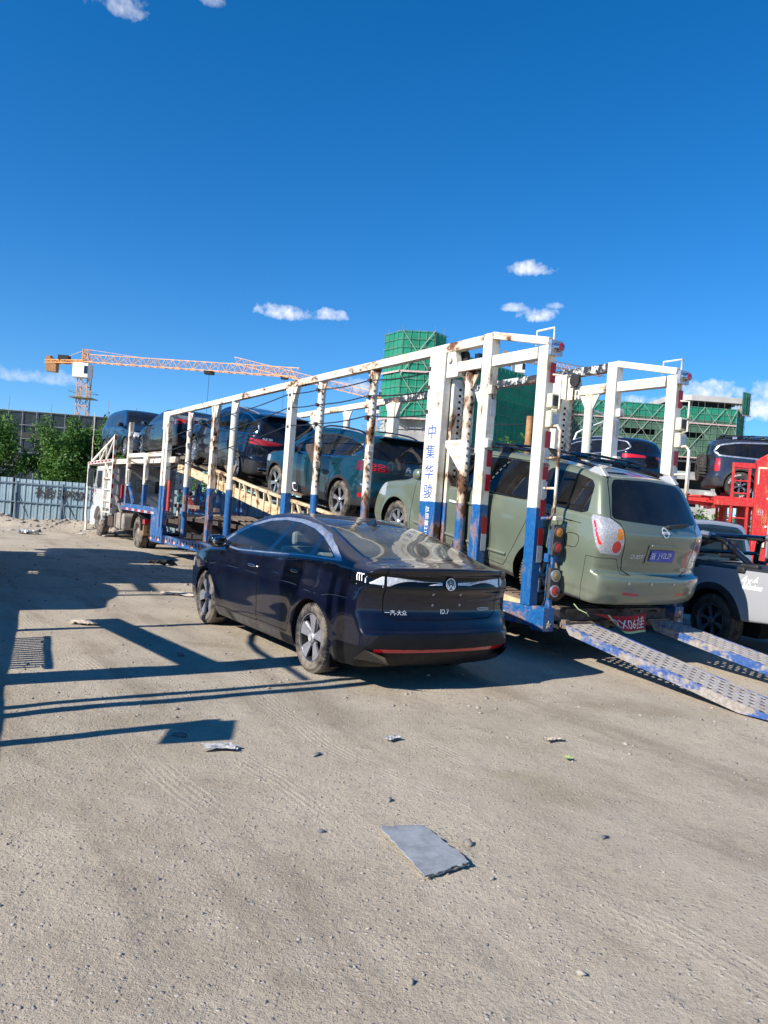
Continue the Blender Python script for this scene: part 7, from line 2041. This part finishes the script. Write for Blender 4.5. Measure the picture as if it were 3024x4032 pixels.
# local: x forward, near side is y = 0 and the far side y = 2.4
for yy in (0, 2.4):
    put('column', MB().prism([(.72, .2), (1.12, .2), (1.12, 3.92), (1.02, 4.0), (.72, 3.80)], 'y', yy - .15, yy + .15), MAT['tr_red'], rc2, bevel=.015)
    put('deck_beam', MB().bx((-.35, yy - .08, 2.44), (.72, yy + .08, 2.70)), MAT['tr_red'], rc2, bevel=.01); put('deck_beam', MB().bx((1.12, yy - .08, 2.40), (9, yy + .08, 2.64)), MAT['tr_red'], rc2, bevel=.01)
    put('chassis_rail', MB().bx((-.3, yy - .08, .45), (9, yy + .08, .85)), MAT['tr_red'], rc2, bevel=.01)
    put('post', MB().bx((4.5, yy - .08, .5), (4.7, yy + .08, 3.9)), MAT['tr_red'], rc2); put('post', MB().bx((8.5, yy - .08, .5), (8.7, yy + .08, 3.9)), MAT['tr_red'], rc2)
    put('top_rail', MB().bx((1.12, yy - .07, 3.78), (8.7, yy + .07, 3.92)), MAT['tr_red'], rc2)
    for xa in (.12, .56): put('ladder_rail', MB().bx((xa - .035, yy - .06, .75), (xa + .035, yy + .02, 3.66)), MAT['tr_red'], rc2)
    for k in range(8): put('ladder_rung', MB().bx((.155, yy - .045, 1.0 + k * .36), (.525, yy - .005, 1.04 + k * .36)), MAT['tr_red'], rc2)
    put('ladder_head', MB().bx((.08, yy - .07, 3.56), (.70, yy + .03, 3.70)), MAT['tr_red'], rc2)
    b = MB(); b.bx((.76, yy - .158, 3.55), (1.0, yy - .152, 3.60)); b.bx((.76, yy - .158, 3.1), (.80, yy - .152, 3.55)); put('pale_corner_mark', b, MAT['ivory'], rc2)
    for (x, z) in ((1.06, 3.45), (1.06, 2.7), (1.06, 1.9)): put('bolt_head', MB().lathe([(0, -.17), (.03, -.165), (.03, -.15)], 10, c=(x, yy, z)), MAT['white_print'], rc2)
    put('lamp_box', MB().bx((.86, yy - .20, 1.30), (1.05, yy - .15, 1.52)), MAT['ivory'], rc2)
    put('lamp_body', MB().lathe([(0, -.26), (.07, -.25), (.09, -.15)], 16, c=(.35, yy - .1, 1.18)), MAT['amber_lens'], rc2)
v, t = TXT['份']
ob('stencilled_character', mesh_np('stencilled_character', np.stack([.90 + v[:, 0] * .17, np.full(len(v), -.154), 2.30 + v[:, 1] * .17], 1), T=t, mat=MAT['tape_white']), rc2)
for (ya, yb) in ((.2, .95), (1.45, 2.2)): put('deck_runway', MB().bx((-.35, ya, 2.60), (9, yb, 2.655)), MAT['tr_red'], rc2)
for x in (-.3, 2.5, 5.5, 8.5): put('deck_cross_member', MB().bx((x, .1, 2.36), (x + .14, 2.3, 2.44)), MAT['tr_red'], rc2)
put('white_locker', MB().bx((-1.5, .6, .3), (-.4, 1.6, 1.0)), MAT['truck_white'], rc2, bevel=.05)
for x in (2, 3.3):
    for y, sd in ((.15, -1), (2.25, 1)): simple_wheel(rc2, x, y, .5, .5, .28, sd)

# ------------------------------------------------------------------ street lights near the buildings
for k, (x, y, h_, lb, dr) in enumerate(((14.0, 60., 8.6, 'street lamp with raised white arm left of the minivan roof rack', 1), (32.0, 92., 13.2, 'street lamp with bent white arm right of the rear ladder hoop', 1), (26.5, 92., 13.6, 'street lamp with thin white arm between the far trailer posts', -1))):
    root = thing('street_lamp', lb, 'street lamp', (x, y, 0), (0, 0, 0), 'street lamps beyond the yard')
    put('pole', MB().tube([(0, 0, 0), (0, 0, h_ - .8), (.15 * dr, 0, h_ - .3), (.6 * dr, 0, h_)], [.10, .08, .07, .06], 8), MAT['crane_cab'], root, smooth=True)
    put('arm', MB().tube([(.6 * dr, 0, h_), (2.6 * dr, 0, h_ + .95)], [.05, .04], 6), MAT['crane_cab'], root)
    put('lamp_head', MB().beam((2.0 * dr, 0, h_ + .70), (3.2 * dr, 0, h_ + 1.05), .3, .12), MAT['satin'], root, bevel=.03)

# ------------------------------------------------------------------ grey pickup
def pickup(loc, rot):
    root = thing('pickup_truck', 'grey silver pickup with black roll bar and 4x4 off-road decal', 'pickup', loc, rot)
    wb = 1.57
    kw = dict(wb=wb, xf=2.55, xr=-2.78, hw=.95, wr=.385, ar=.45, zmax=1.82, kw=.05, crown=.03, tan=.30, cur=.1, inset=.012, k1=.05, k2=.10, kf=.2, kr=.05, k4=.06, flare=.03, flw=.1,
              plan=[(-2.8, .98), (-1, 1.), (1.5, 1.), (2.2, .96), (2.6, .9)], side=[(.3, .93), (.5, .985), (.8, 1.), (1.0, .99), (1.15, .975), (1.4, .95)], nose=[(.3, .05), (.5, 0), (.9, .04), (1.1, .12)], tail=[(.3, .1), (.5, 0), (1.2, 0)], zbot=[(-2.8, .50), (-1.2, .40), (1, .36), (2.6, .40)])
    B = Body(top=[(-2.9, 1.20), (-.5, 1.19), (1.2, 1.18), (1.5, 1.15), (2.2, 1.08), (2.6, .9)], belt=[(-2.9, 1.17), (1.2, 1.15), (2.5, 1.0)], **kw)
    K = Body(top=[(-.75, 1.66), (-.62, 1.78), (0, 1.81), (.4, 1.76), (.8, 1.56), (1.2, 1.28), (1.5, 1.12), (2.6, .8)], belt=[(-2.9, 1.16), (1.2, 1.13), (2.5, .95)], **{**kw, 'kw': .12, 'crown': .06, 'k1': .10})
    def f(x, y, z): return np.minimum(B.f(x, y, z), smax(K.f(x, y, z), -.58 - .22 * (z - 1.15) * 0 - x + .06 * (z - 1.2), .07))
    B.paint = 'grey_paint'
    d1 = chaikin([(1.02, 1.16), (.6, 1.45), (.35, 1.60), (.18, 1.64), (.15, 1.18)], 1, .1); d2 = chaikin([(.08, 1.18), (.08, 1.64), (-.35, 1.62), (-.48, 1.54), (-.52, 1.2)], 1, .1)
    rw = finter(fyz(chaikin(sym([(0, 1.24), (.60, 1.24), (.70, 1.30), (.62, 1.62), (.52, 1.68), (0, 1.70)]), 1, .12), xhi=-.45, xlo=-.9))
    fl = finter(funion(*[farch(wx, .385, .545, .5) for wx in (wb, -wb)]), lambda x, y, z: z - 1.02)
    cuts = [('w1', fxz(d1)), ('w2', fxz(d2)), ('rear_window', rw), ('rear_window_frame', fgrow(rw, .05)), ('flare', fl), ('tonneau', finter(fxy([(-2.70, -.78), (-.68, -.78), (-.68, .78), (-2.70, .78)], 1.1))), ('bed_rail', finter(lambda x, y, z: np.maximum(1.145 - z, x + .66) + 0 * y)),
            ('windscreen', fxy([(.42, -.6), (.42, .6), (1.1, .72), (1.25, 0), (1.1, -.72)], 1.1)), ('taillight', fay([(.80, .78), (.80, 1.12), (1., 1.12), (1., .78)], xhi=-2.55)),
            *panel('tailgate', fyz(sym([(0, .62), (.74, .62), (.74, 1.13), (0, 1.13)]), xhi=-2.5), .006), *panel('d1', fxz([(1.0, .45), (1.05, 1.12), (.55, 1.48), (.12, 1.70), (.1, .45)], .45), .006), *panel('d2', fxz([(.08, .45), (.10, 1.70), (-.45, 1.70), (-.55, 1.2), (-.62, .45)], .45), .006), ('sill', fbelow(.46, 0))]
    P = {'w1': ('glass', True, 'window'), 'w2': ('glass', True, 'window'), 'rear_window': ('glass', False, 'rear_window'), 'rear_window_frame': ('gloss_black', False, 'rear_window_frame'), 'flare': ('plastic', 'quad', 'wheel_arch_flare'), 'tonneau': ('plastic', False, 'bed_cover'), 'bed_rail': ('plastic', False, 'bed_rail_cap'),
         'windscreen': ('glass', False, 'windscreen'), 'taillight': ('red_lens', True, 'taillight'), 'tailgate': ('grey_paint', False, 'tailgate'), 'd1': ('grey_paint', True, 'door'), 'd2': ('grey_paint', True, 'door'), 'panel_gap': ('gap', False, 'panel_gap'), 'sill': ('dusty_plastic', False, 'sill_trim')}
    B.zmax = 1.85
    build_body(root, B, .034, cuts, P, f=f)
    cabin(root, K, -.45, 1.15, .55, 1.15, .74, 'interior', 'interior', rows=((.45,), (-.12,)))
    # roll bar: a hoop over the bed with rearward legs
    for sd in (1, -1):
        put('roll_bar', MB().tube([(-.80, sd * .70, 1.19), (-.86, sd * .68, 1.52), (-1.0, sd * .66, 1.60), (-1.5, sd * .70, 1.52), (-2.05, sd * .74, 1.20)], .045, 8), MAT['gloss_black'], root, smooth=True)
        put('roll_bar_band', MB().tube([(-1.02, sd * .66, 1.60), (-1.25, sd * .68, 1.57)], .052, 8), MAT['rim_silver'], root, smooth=True)
        put('bar_foot', MB().box((-2.05, sd * .76, 1.20), (.30, .10, .06)), MAT['plastic'], root, bevel=.02); put('bar_foot', MB().box((-.85, sd * .74, 1.20), (.2, .10, .06)), MAT['plastic'], root, bevel=.02)
    put('roll_bar', MB().tube([(-.95, .68, 1.585), (-.95, -.68, 1.585)], .045, 8), MAT['gloss_black'], root, smooth=True)
    put('roll_bar', MB().tube([(-.84, .69, 1.34), (-.84, -.69, 1.34)], .03, 8), MAT['gloss_black'], root, smooth=True)
    for k in (-1.2, -2.05): put('bed_clamp', MB().box((k, .93, 1.15), (.13, .06, .07)), MAT['plastic'], root, bevel=.015)
    for sd in (1, -1): put('roof_rail', MB().tube([(-.45, sd * .60, 1.79), (.35, sd * .60, 1.80)], .018, 6), MAT['gloss_black'], root)
    decal('side_decal', '4x4', MAT['white_print'], root, sidemap(B, -2.20, 1.02, 1), .125, .004, slant=.22)
    flat('side_decal', [[(-.15, -.026), (.17, -.026), (.19, .024), (-.13, .024)]], MAT['white_print'], root, sidemap(B, -2.23, .925, 1), .004)
    decal('side_decal', 'off-road', MAT['grey_paint'], root, sidemap(B, -2.23, .925, 1), .040, .006, slant=.22)
    mirror(root, B, .92, 1.16, 'gloss_black'); handle(root, B, .25, 1.02, 'grey_paint'); handle(root, B, -.42, 1.02, 'grey_paint')
    add_wheels(root, B, .385, .245, .265, 'twin6', 'tyre_dark', 'rim_dark', .82)
    put('rear_bumper', MB().box((-2.82, 0, .60), (.14, 1.75, .18)), MAT['plastic'], root, bevel=.03)
pu = tw(1.413, -4.592)
pickup((pu[0], pu[1], .03), (0, 0, TYAW - .166))

# ------------------------------------------------------------------ tractor under the front deck
def tractor():
    z0 = -.20
    root = thing('truck_tractor', 'white tractor truck with dusty grey cab back pulling the carrier', 'truck', tuple(tw(0, 0, z0)), (0, 0, TYAW))
    y0, y1 = -2.45, -.08
    ch = MB(); ch.bx((16.3, -1.7, .75), (24.6, -1.6, 1.0)); ch.bx((16.3, -.95, .75), (24.6, -.85, 1.0)); put('chassis_rail', ch, MAT['rust_dark'], root)
    cab = MB(); cab.prism([(21.9, 1.05), (24.4, 1.05), (24.75, 1.2), (24.7, 1.75), (24.35, 2.62), (21.9, 2.62)], 'y', y0 + .04, y1 - .04); put('cab', cab, MAT['truck_white'], root, bevel=.07)
    bk = MB(); bk.bx((21.84, y0 + .06, 1.02), (21.895, y1 - .06, 2.62)); put('cab_rear_wall', bk, MAT['truck_grey'], root, bevel=.02)
    for (ya, yb) in ((-.95, -1.55), (-1.65, -2.2)):
        w = MB(); w.bx((21.825, yb, 1.72), (21.838, ya, 2.16)); put('rear_window', w, MAT['gloss_black'], root, bevel=.04)
    for yy in (-.35, -.62, -2.3): put('cab_rib', MB().bx((21.80, yy - .03, 1.1), (21.84, yy + .03, 2.5)), MAT['truck_grey'], root)
    dr = MB(); dr.prism([(23.2, 1.1), (24.25, 1.1), (24.25, 2.5), (23.2, 2.5)], 'y', y1 - .045, y1 - .025); put('door', dr, MAT['truck_white'], root)
    w = MB(); w.prism([(23.3, 1.75), (24.15, 1.75), (24.05, 2.42), (23.3, 2.42)], 'y', y1 - .028, y1 - .018); put('door_window', w, MAT['glass_dark'], root)
    ws = MB(); ws.beam((24.72, (y0 + y1) / 2, 1.75), (24.40, (y0 + y1) / 2, 2.52), 2.0, .02, (1, 0, .3)); put('windscreen', ws, MAT['glass_dark'], root)
    fd = MB(); R1 = .62; P = [(23.45 + R1 * math.cos(a), .50 + R1 * math.sin(a)) for a in np.linspace(.2, PI - .2, 12)]; P2 = [(23.45 + (R1 + .12) * math.cos(a), .50 + (R1 + .12) * math.sin(a)) for a in np.linspace(PI - .2, .2, 12)]
    fd.prism(P + P2, 'y', y1 - .42, y1 + .02); put('front_fender', fd, MAT['truck_white'], root)
    fb = MB(); fb.prism([(24.1, .35), (24.85, .35), (24.9, .95), (24.6, 1.12), (24.1, 1.12)], 'y', y0, y1); put('front_bumper', fb, MAT['truck_white'], root, bevel=.05)
    hl = MB(); hl.bx((24.86, -.55, .6), (24.92, -.2, .8)); put('headlight', hl, MAT['clear_lens'], root)
    for yy, s in ((y1 + .10, 1), (y0 - .10, -1)):
        m_ = MB(); m_.box((24.35, yy + .06 * s, 2.15), (.10, .22, .68)); o = put('side_mirror', m_, MAT['gloss_black'], root, bevel=.03)
        a = MB(); a.tube([(24.2, yy - .15 * s, 2.5), (24.35, yy + .05 * s, 2.5)], .015, 6); a.tube([(24.2, yy - .15 * s, 1.8), (24.35, yy + .05 * s, 1.8)], .015, 6); put('mirror_arm', a, MAT['gloss_black'], o)
    put('mirror_ribbon', MB().box((24.2, y1 + .06, 1.66), (.1, .04, .16)), MAT['tape_red'], root, bevel=.015)
    tk = MB(); tk.prism([(19.95, .45), (21.25, .45), (21.25, .92), (21.17, 1.0), (20.03, 1.0), (19.95, .92)], 'y', -.72, -.14); t_ = put('fuel_tank', tk, MAT['dusty_tank'], root, bevel=.05)
    for x in (20.2, 20.95): put('tank_strap', MB().bx((x, -.74, .44), (x + .06, -.12, 1.02)), MAT['rust_dark'], t_)
    bt = MB(); bt.bx((21.55, -.7, .45), (22.25, -.16, .85)); put('battery_box', bt, MAT['rust_dark'], root, bevel=.03)
    at = MB(); at.lathe([(.16, 0), (.18, .05), (.18, .55), (.16, .6), (0, .6)], 16, axis='z', c=(21.75, -.35, .5)); put('air_filter', at, MAT['dark_steel'], root, smooth=True)
    st = MB(); st.bx((22.35, -.42, .42), (22.85, -.1, .48)); st.bx((22.35, -.42, .72), (22.85, -.1, .78)); st.bx((22.35, -.14, .42), (22.40, -.1, 1.0)); put('cab_step', st, MAT['dark_steel'], root)
    for x, yy in ((23.45, 0),):
        simple_wheel(root, x, -.28, .50, .50, .30, 1); simple_wheel(root, x, -2.24, .50, .50, .30, -1)
    for yy, s in ((-.30, 1), (-.62, 1), (-1.92, -1), (-2.22, -1)): simple_wheel(root, 18.25, yy, .50, .50, .28, s)
    P = [(18.25 + .60 * math.cos(a), .52 + .60 * math.sin(a)) for a in np.linspace(.1, PI - .1, 12)]; P2 = [(18.25 + .64 * math.cos(a), .52 + .64 * math.sin(a)) for a in np.linspace(PI - .1, .1, 12)]
    for ya, yb in ((-.82, -.10), (-2.42, -1.7)): put('mud_guard', MB().prism(P + P2, 'y', ya, yb), MAT['plastic'], root)
    lb = MB(); lb.bx((17.2, -.45, .80), (17.45, -.1, .94)); put('tail_lamp', lb, MAT['red_lens'], root)
    pl = MB(); pl.bx((17.30, -.55, .45), (17.36, -.10, .76)); put('number_flap', pl, MAT['ram_rust'], root)
    v, t = TXT['26']; ob('flap_lettering', mesh_np('flap_lettering', np.stack([np.full(len(v), 17.295), -.30 - v[:, 0] * .16, .62 + v[:, 1] * .16], 1), T=t, mat=MAT['gap']), root)
    ex = MB(); ex.beam((22.0, -.3, 1.6), (20.9, -.3, .95), .06, .10); put('strut', ex, MAT['dusty_tank'], root)
    fw_ = MB(); fw_.lathe([(.45, 0), (.45, .06), (0, .06)], 20, axis='z', c=(18.25, -1.25, 1.0)); put('fifth_wheel', fw_, MAT['dark_steel'], root)
tractor()

# ------------------------------------------------------------------ a second carrier parked just outside the left edge: it throws the long shadows
ang = R(114)
oc = thing('car_carrier_trailer', 'car carrier parked beyond the left edge casting frame shadows across the dirt', 'trailer', (-3.35, 3.8, 0), (0, 0, ang))
def L2(x0, y0, z0, x1, y1, z1, name='post', mat='tr_mid'): put(name, MB().bx((x0, y0, z0), (x1, y1, z1)), MAT[mat], oc)
for yy in (0, 2.5):
    FARS = yy > 0
    L2(.0, yy - .06, .16, 17, yy + .06, .92, 'side_rail', 'tr_blue')  # near rail deepened into a skirt so its shadow falls unbroken
    for x, w, zt in ((.32, .10, 1.9), (.98, .10, 3.9), (1.18, .07, 3.9), (2.05, .42, 3.9), (4.55, .12, 3.9), (7.4, .12, 3.9), (10.4, .14, 3.9), (13.4, .14, 3.9), (16.6, .3, 3.9)):
        if FARS and x < 7: continue
        L2(x - w / 2, yy - .06, .6, x + w / 2, yy + .06, zt)
    L2(.95 if not FARS else 7.3, yy - .06, 3.82, 16.8, yy + .06, 3.97, 'top_rail', 'tr_rail')
    if not FARS: put('deck_girder', MB().beam((2.0, yy, 2.12), (5.2, yy, 1.60), .06, .24), MAT['tr_deck'], oc); put('girder_head', MB().beam((-.1, yy, 1.75), (.32, yy, 1.85), .06, .3), MAT['tr_deck'], oc)
    pts = [(4.9 - .45 * k, yy - .1, 3.3 - .9 * math.sin(k * .5) * .35 - .12 * k) for k in range(9)]
    if not FARS: put('hanging_hose', MB().tube(pts, .03, 6), MAT['cable'], oc)
for (ya, yb) in ((.3, 1.05), (1.45, 2.2)): L2(.1, ya, .86, 17, yb, .90, 'lower_deck_runway', 'rust')
L2(.1, .06, .78, 17, 2.44, .82, 'shadow_plate', 'rust_dark')  # unseen solid plate added to fill the carrier's shadow on the dirt
for x in (2.5, 4): 
    for yy, s in ((.3, -1), (2.2, 1)): simple_wheel(oc, x, yy, .42, .42, .26, s)
for k in range(16): put('rail_tooth', MB().bx((2.5 + k * .1, -.07, .92), (2.55 + k * .1, -.03, 1.12)), MAT['tr_blue'], oc)
put('rail_tooth_bar', MB().bx((2.4, -.07, 1.12), (4.1, -.03, 1.15)), MAT['tr_blue'], oc)
for k, (x, lab) in enumerate(((8.3, 'black sedan on the lower deck beyond the left edge, rear one'), (13.6, 'black sedan on the lower deck beyond the left edge, front one'))):
    c = copy_tree(SED); c.name = 'sedan_car'; c['label'] = lab; c['group'] = 'cars on the carrier beyond the left edge'
    c.location = (-3.35 + math.cos(ang) * x - math.sin(ang) * 1.25, 3.8 + math.sin(ang) * x + math.cos(ang) * 1.25, .90); c.rotation_euler = (0, 0, ang)
for k, (x, lab) in enumerate(((11.3, 'black sedan on the upper deck beyond the left edge, rear one'), (16.3, 'black sedan on the upper deck beyond the left edge, front one'))):
    c = copy_tree(SED); c.name = 'sedan_car'; c['label'] = lab; c['group'] = 'cars on the carrier beyond the left edge'
    c.location = (-3.35 + math.cos(ang) * x - math.sin(ang) * 1.25, 3.8 + math.sin(ang) * x + math.cos(ang) * 1.25, 2.3); c.rotation_euler = (0, 0, ang)

# ------------------------------------------------------------------ litter
# delaminated grey panel lying on the dirt: a stack of thin sheets
pn = thing('broken_panel', 'flat delaminated grey board lying on the dirt in front of the sedan', 'board', (.11, 4.04, gz(.31, 3.85) - .004), (0, 0, 0))
cor = np.array([(0, 0), (.21, .07), (.41, -.33), (.21, -.49)])
t = NT('weathered_grey_board'); n1 = t.noise(9, 8, .65); n2 = t.noise(40, 5, .6, sc=(1, 3, 1))
c_ = t.mix(t.ramp(n1, .35, .7), (.17, .185, .20), (.27, .29, .31)); c_ = t.mix(t.math('MULTIPLY', t.ramp(n2, .5, .75), .5), c_, (.36, .37, .38))
bb = t.bsdf(Base_Color=c_, Roughness=.8); t.set(bb.inputs['Normal'], t.bump(n2, .4, .004)); board_m = t.end(bb)
ply_m = simple('raw_fibre_edge', (.36, .31, .25), .9, var=.3, vs=20)
for k in range(4):
    rr_ = np.random.default_rng(40 + k); pts = []
    for i in range(4):
        a, b2 = cor[i], cor[(i + 1) % 4]
        for q in np.linspace(0, 1, 16)[:-1]:
            p = a + (b2 - a) * q; e = (b2 - a) / np.linalg.norm(b2 - a); nn = np.array([-e[1], e[0]])
            pts.append(p + nn * rr_.normal(0, .0045) + nn * (.012 * (k - 2) if i != 2 else .006 * (k - 3)) * 1.0)
    z = .004 + k * .0085
    mb = MB(); mb.prism([tuple(p) for p in pts], 'z', z, z + .006)
    mb.xform(lambda v: v + np.stack([0 * v[:, 0], 0 * v[:, 0], .004 * np.sin(v[:, 0] * 9 + k) * (k > 1)], 1))
    put('sheet', mb, board_m if k == 3 else ply_m, pn)
GSn = 'loose stones on the dirt'
for i, (x, y, s, lb, mt) in enumerate(((-1.28, 5.43, .045, 'flat dark grey slate stone left of the sedan shadow lines', 'slate_stone'), (-.33, 5.26, .04, 'small dark flat stone behind the grey board, below the sedan rear wheel', 'slate_stone'),
        (.55, 3.98, .034, 'pale beige stone right beside the grey board', 'stone'), (1.3, 4.21, .028, 'small dark stone with sharp shadow right of the grey board', 'slate_stone'), (.15, 4.5, .026, 'small round pale stone just beyond the grey board', 'stone'),
        (-1.98, 8.1, .06, 'dark clod beside the sedan sill', 'slate_stone'), (.62, 3.62, .022, 'little round stone near the front corner of the grey board', 'stone'), (.22, 2.78, .020, 'pale stone near the bottom middle of the picture', 'stone'), (.85, 2.91, .020, 'pale round stone at lower right middle', 'stone'), (-.2, 4.0, .022, 'dark pebble left of the grey board', 'slate_stone'))):
    v, f = rock(np.random.default_rng(140 + i)); o = ob('stone', mesh_np('stone', v * s, T=f, mat=MAT[mt])); o.location = (x, y, gz(x, y) + s * .22); o.rotation_euler = (0, 0, i * 1.1)
    if i in (0, 1): o.scale = (1.3, .8, .5)
    tag(o, lb, 'stone', GSn)
def scrap(name, label, cat, x, y, w, h_, mat, seed, crump=.02, rot=0):
    r = np.random.default_rng(seed); n = 10; V = []
    for j in range(n + 1):
        for i in range(n + 1):
            u, v = i / n - .5, j / n - .5; e = 1 + .25 * math.sin(5 * math.atan2(v, u) + seed) * (abs(u) + abs(v))
            V.append((u * w * e, v * h_ * e, .006 + crump * (r.random() + .5 * math.sin(9 * u + seed) * math.sin(7 * v))))
    F = [(j * (n + 1) + i, j * (n + 1) + i + 1, (j + 1) * (n + 1) + i + 1, (j + 1) * (n + 1) + i) for j in range(n) for i in range(n)]
    o = ob(name, mesh_np(name, V, F=F, mat=mat)); o.location = (x, y, gz(x, y) + .012); o.rotation_euler = (0, 0, rot); tag(o, label, cat); return o
paper_m = simple('grey_white_scrap', (.40, .39, .38), .8, var=.15, vs=12); card_m = simple('tan_cardboard', (.50, .42, .33), .85, var=.12)
scrap('paper_scrap', 'crumpled grey white paper scrap in the middle of the dirt', 'litter', -.96, 5.22, .22, .12, paper_m, 1, .012, .3)
scrap('cardboard_piece', 'flat pale cardboard piece in front of the sedan front wheel', 'litter', -3.14, 12.9, .62, .34, card_m, 2, .02, -.2)
scrap('cardboard_piece', 'small pale cardboard piece among the frame shadows at left', 'litter', -3.53, 9.55, .34, .18, card_m, 3, .03, .1)
scrap('plastic_bag', 'whitish plastic bag lying on the rubble by the fence', 'litter', -12.3, 27.4, .7, .5, simple('white_plastic_film', (.36, .37, .40), .35, var=.15), 4, .14, .2)
scrap('green_wrapper', 'tiny yellow green wrapper on the dirt right of centre', 'litter', 1.42, 5.55, .055, .06, simple('green_wrapper_film', (.30, .36, .14), .5), 5, .01, .4)
scrap('paper_scrap', 'white paper bits between the board and the sedan', 'litter', -.18 + .36, 5.75, .13, .07, paper_m, 6, .01, .8)
scrap('paper_scrap', 'pale curled scrap on the dirt at middle right', 'litter', 1.42, 6.0, .16, .06, card_m, 7, .012, .5)
o = scrap('rubber_strip', 'twisted black tyre rubber strip lying on the dirt near the trailer', 'litter', -5.2, 18.9, .62, .2, MAT['dark_steel'], 8, .10, .15)
for i in range(26):
    pass
bot = thing('plastic_bottle', 'white plastic jug standing at the fence foot', 'bottle', (-9.2, 30.9, gz(-9.2, 30.9)), (0, .3, 0))
put('bottle_body', MB().lathe([(0, 0), (.09, .01), (.10, .05), (.10, .22), (.05, .30), (.03, .31), (.03, .35), (0, .35)], 14, axis='z'), paper_m, bot, smooth=True)
GD = 'broken white bricks along the fence foot'
for i, (x, y, s) in enumerate(((-11.2, 29.4, .13), (-13.4, 28.6, .10), (-10.0, 29.8, .16), (-8.6, 30.2, .12), (-14.6, 29.3, .12))):
    lb = ['white broken brick below the sprayed phone number', 'white broken brick right of the plastic bag', 'pale slab shard near the truck front wheel', 'pale brick shard closest to the truck wheel', 'pale brick shard above the plastic bag'][i]
    v, f = rock(np.random.default_rng(300 + i)); o = ob('brick_shard', mesh_np('brick_shard', v * s * np.array([1.5, 1, .5]), T=f, mat=MAT['concrete_pale'])); o.location = (x, y, gz(x, y) + s * .15); o.rotation_euler = (0, 0, i); tag(o, lb, 'rubble', GD)
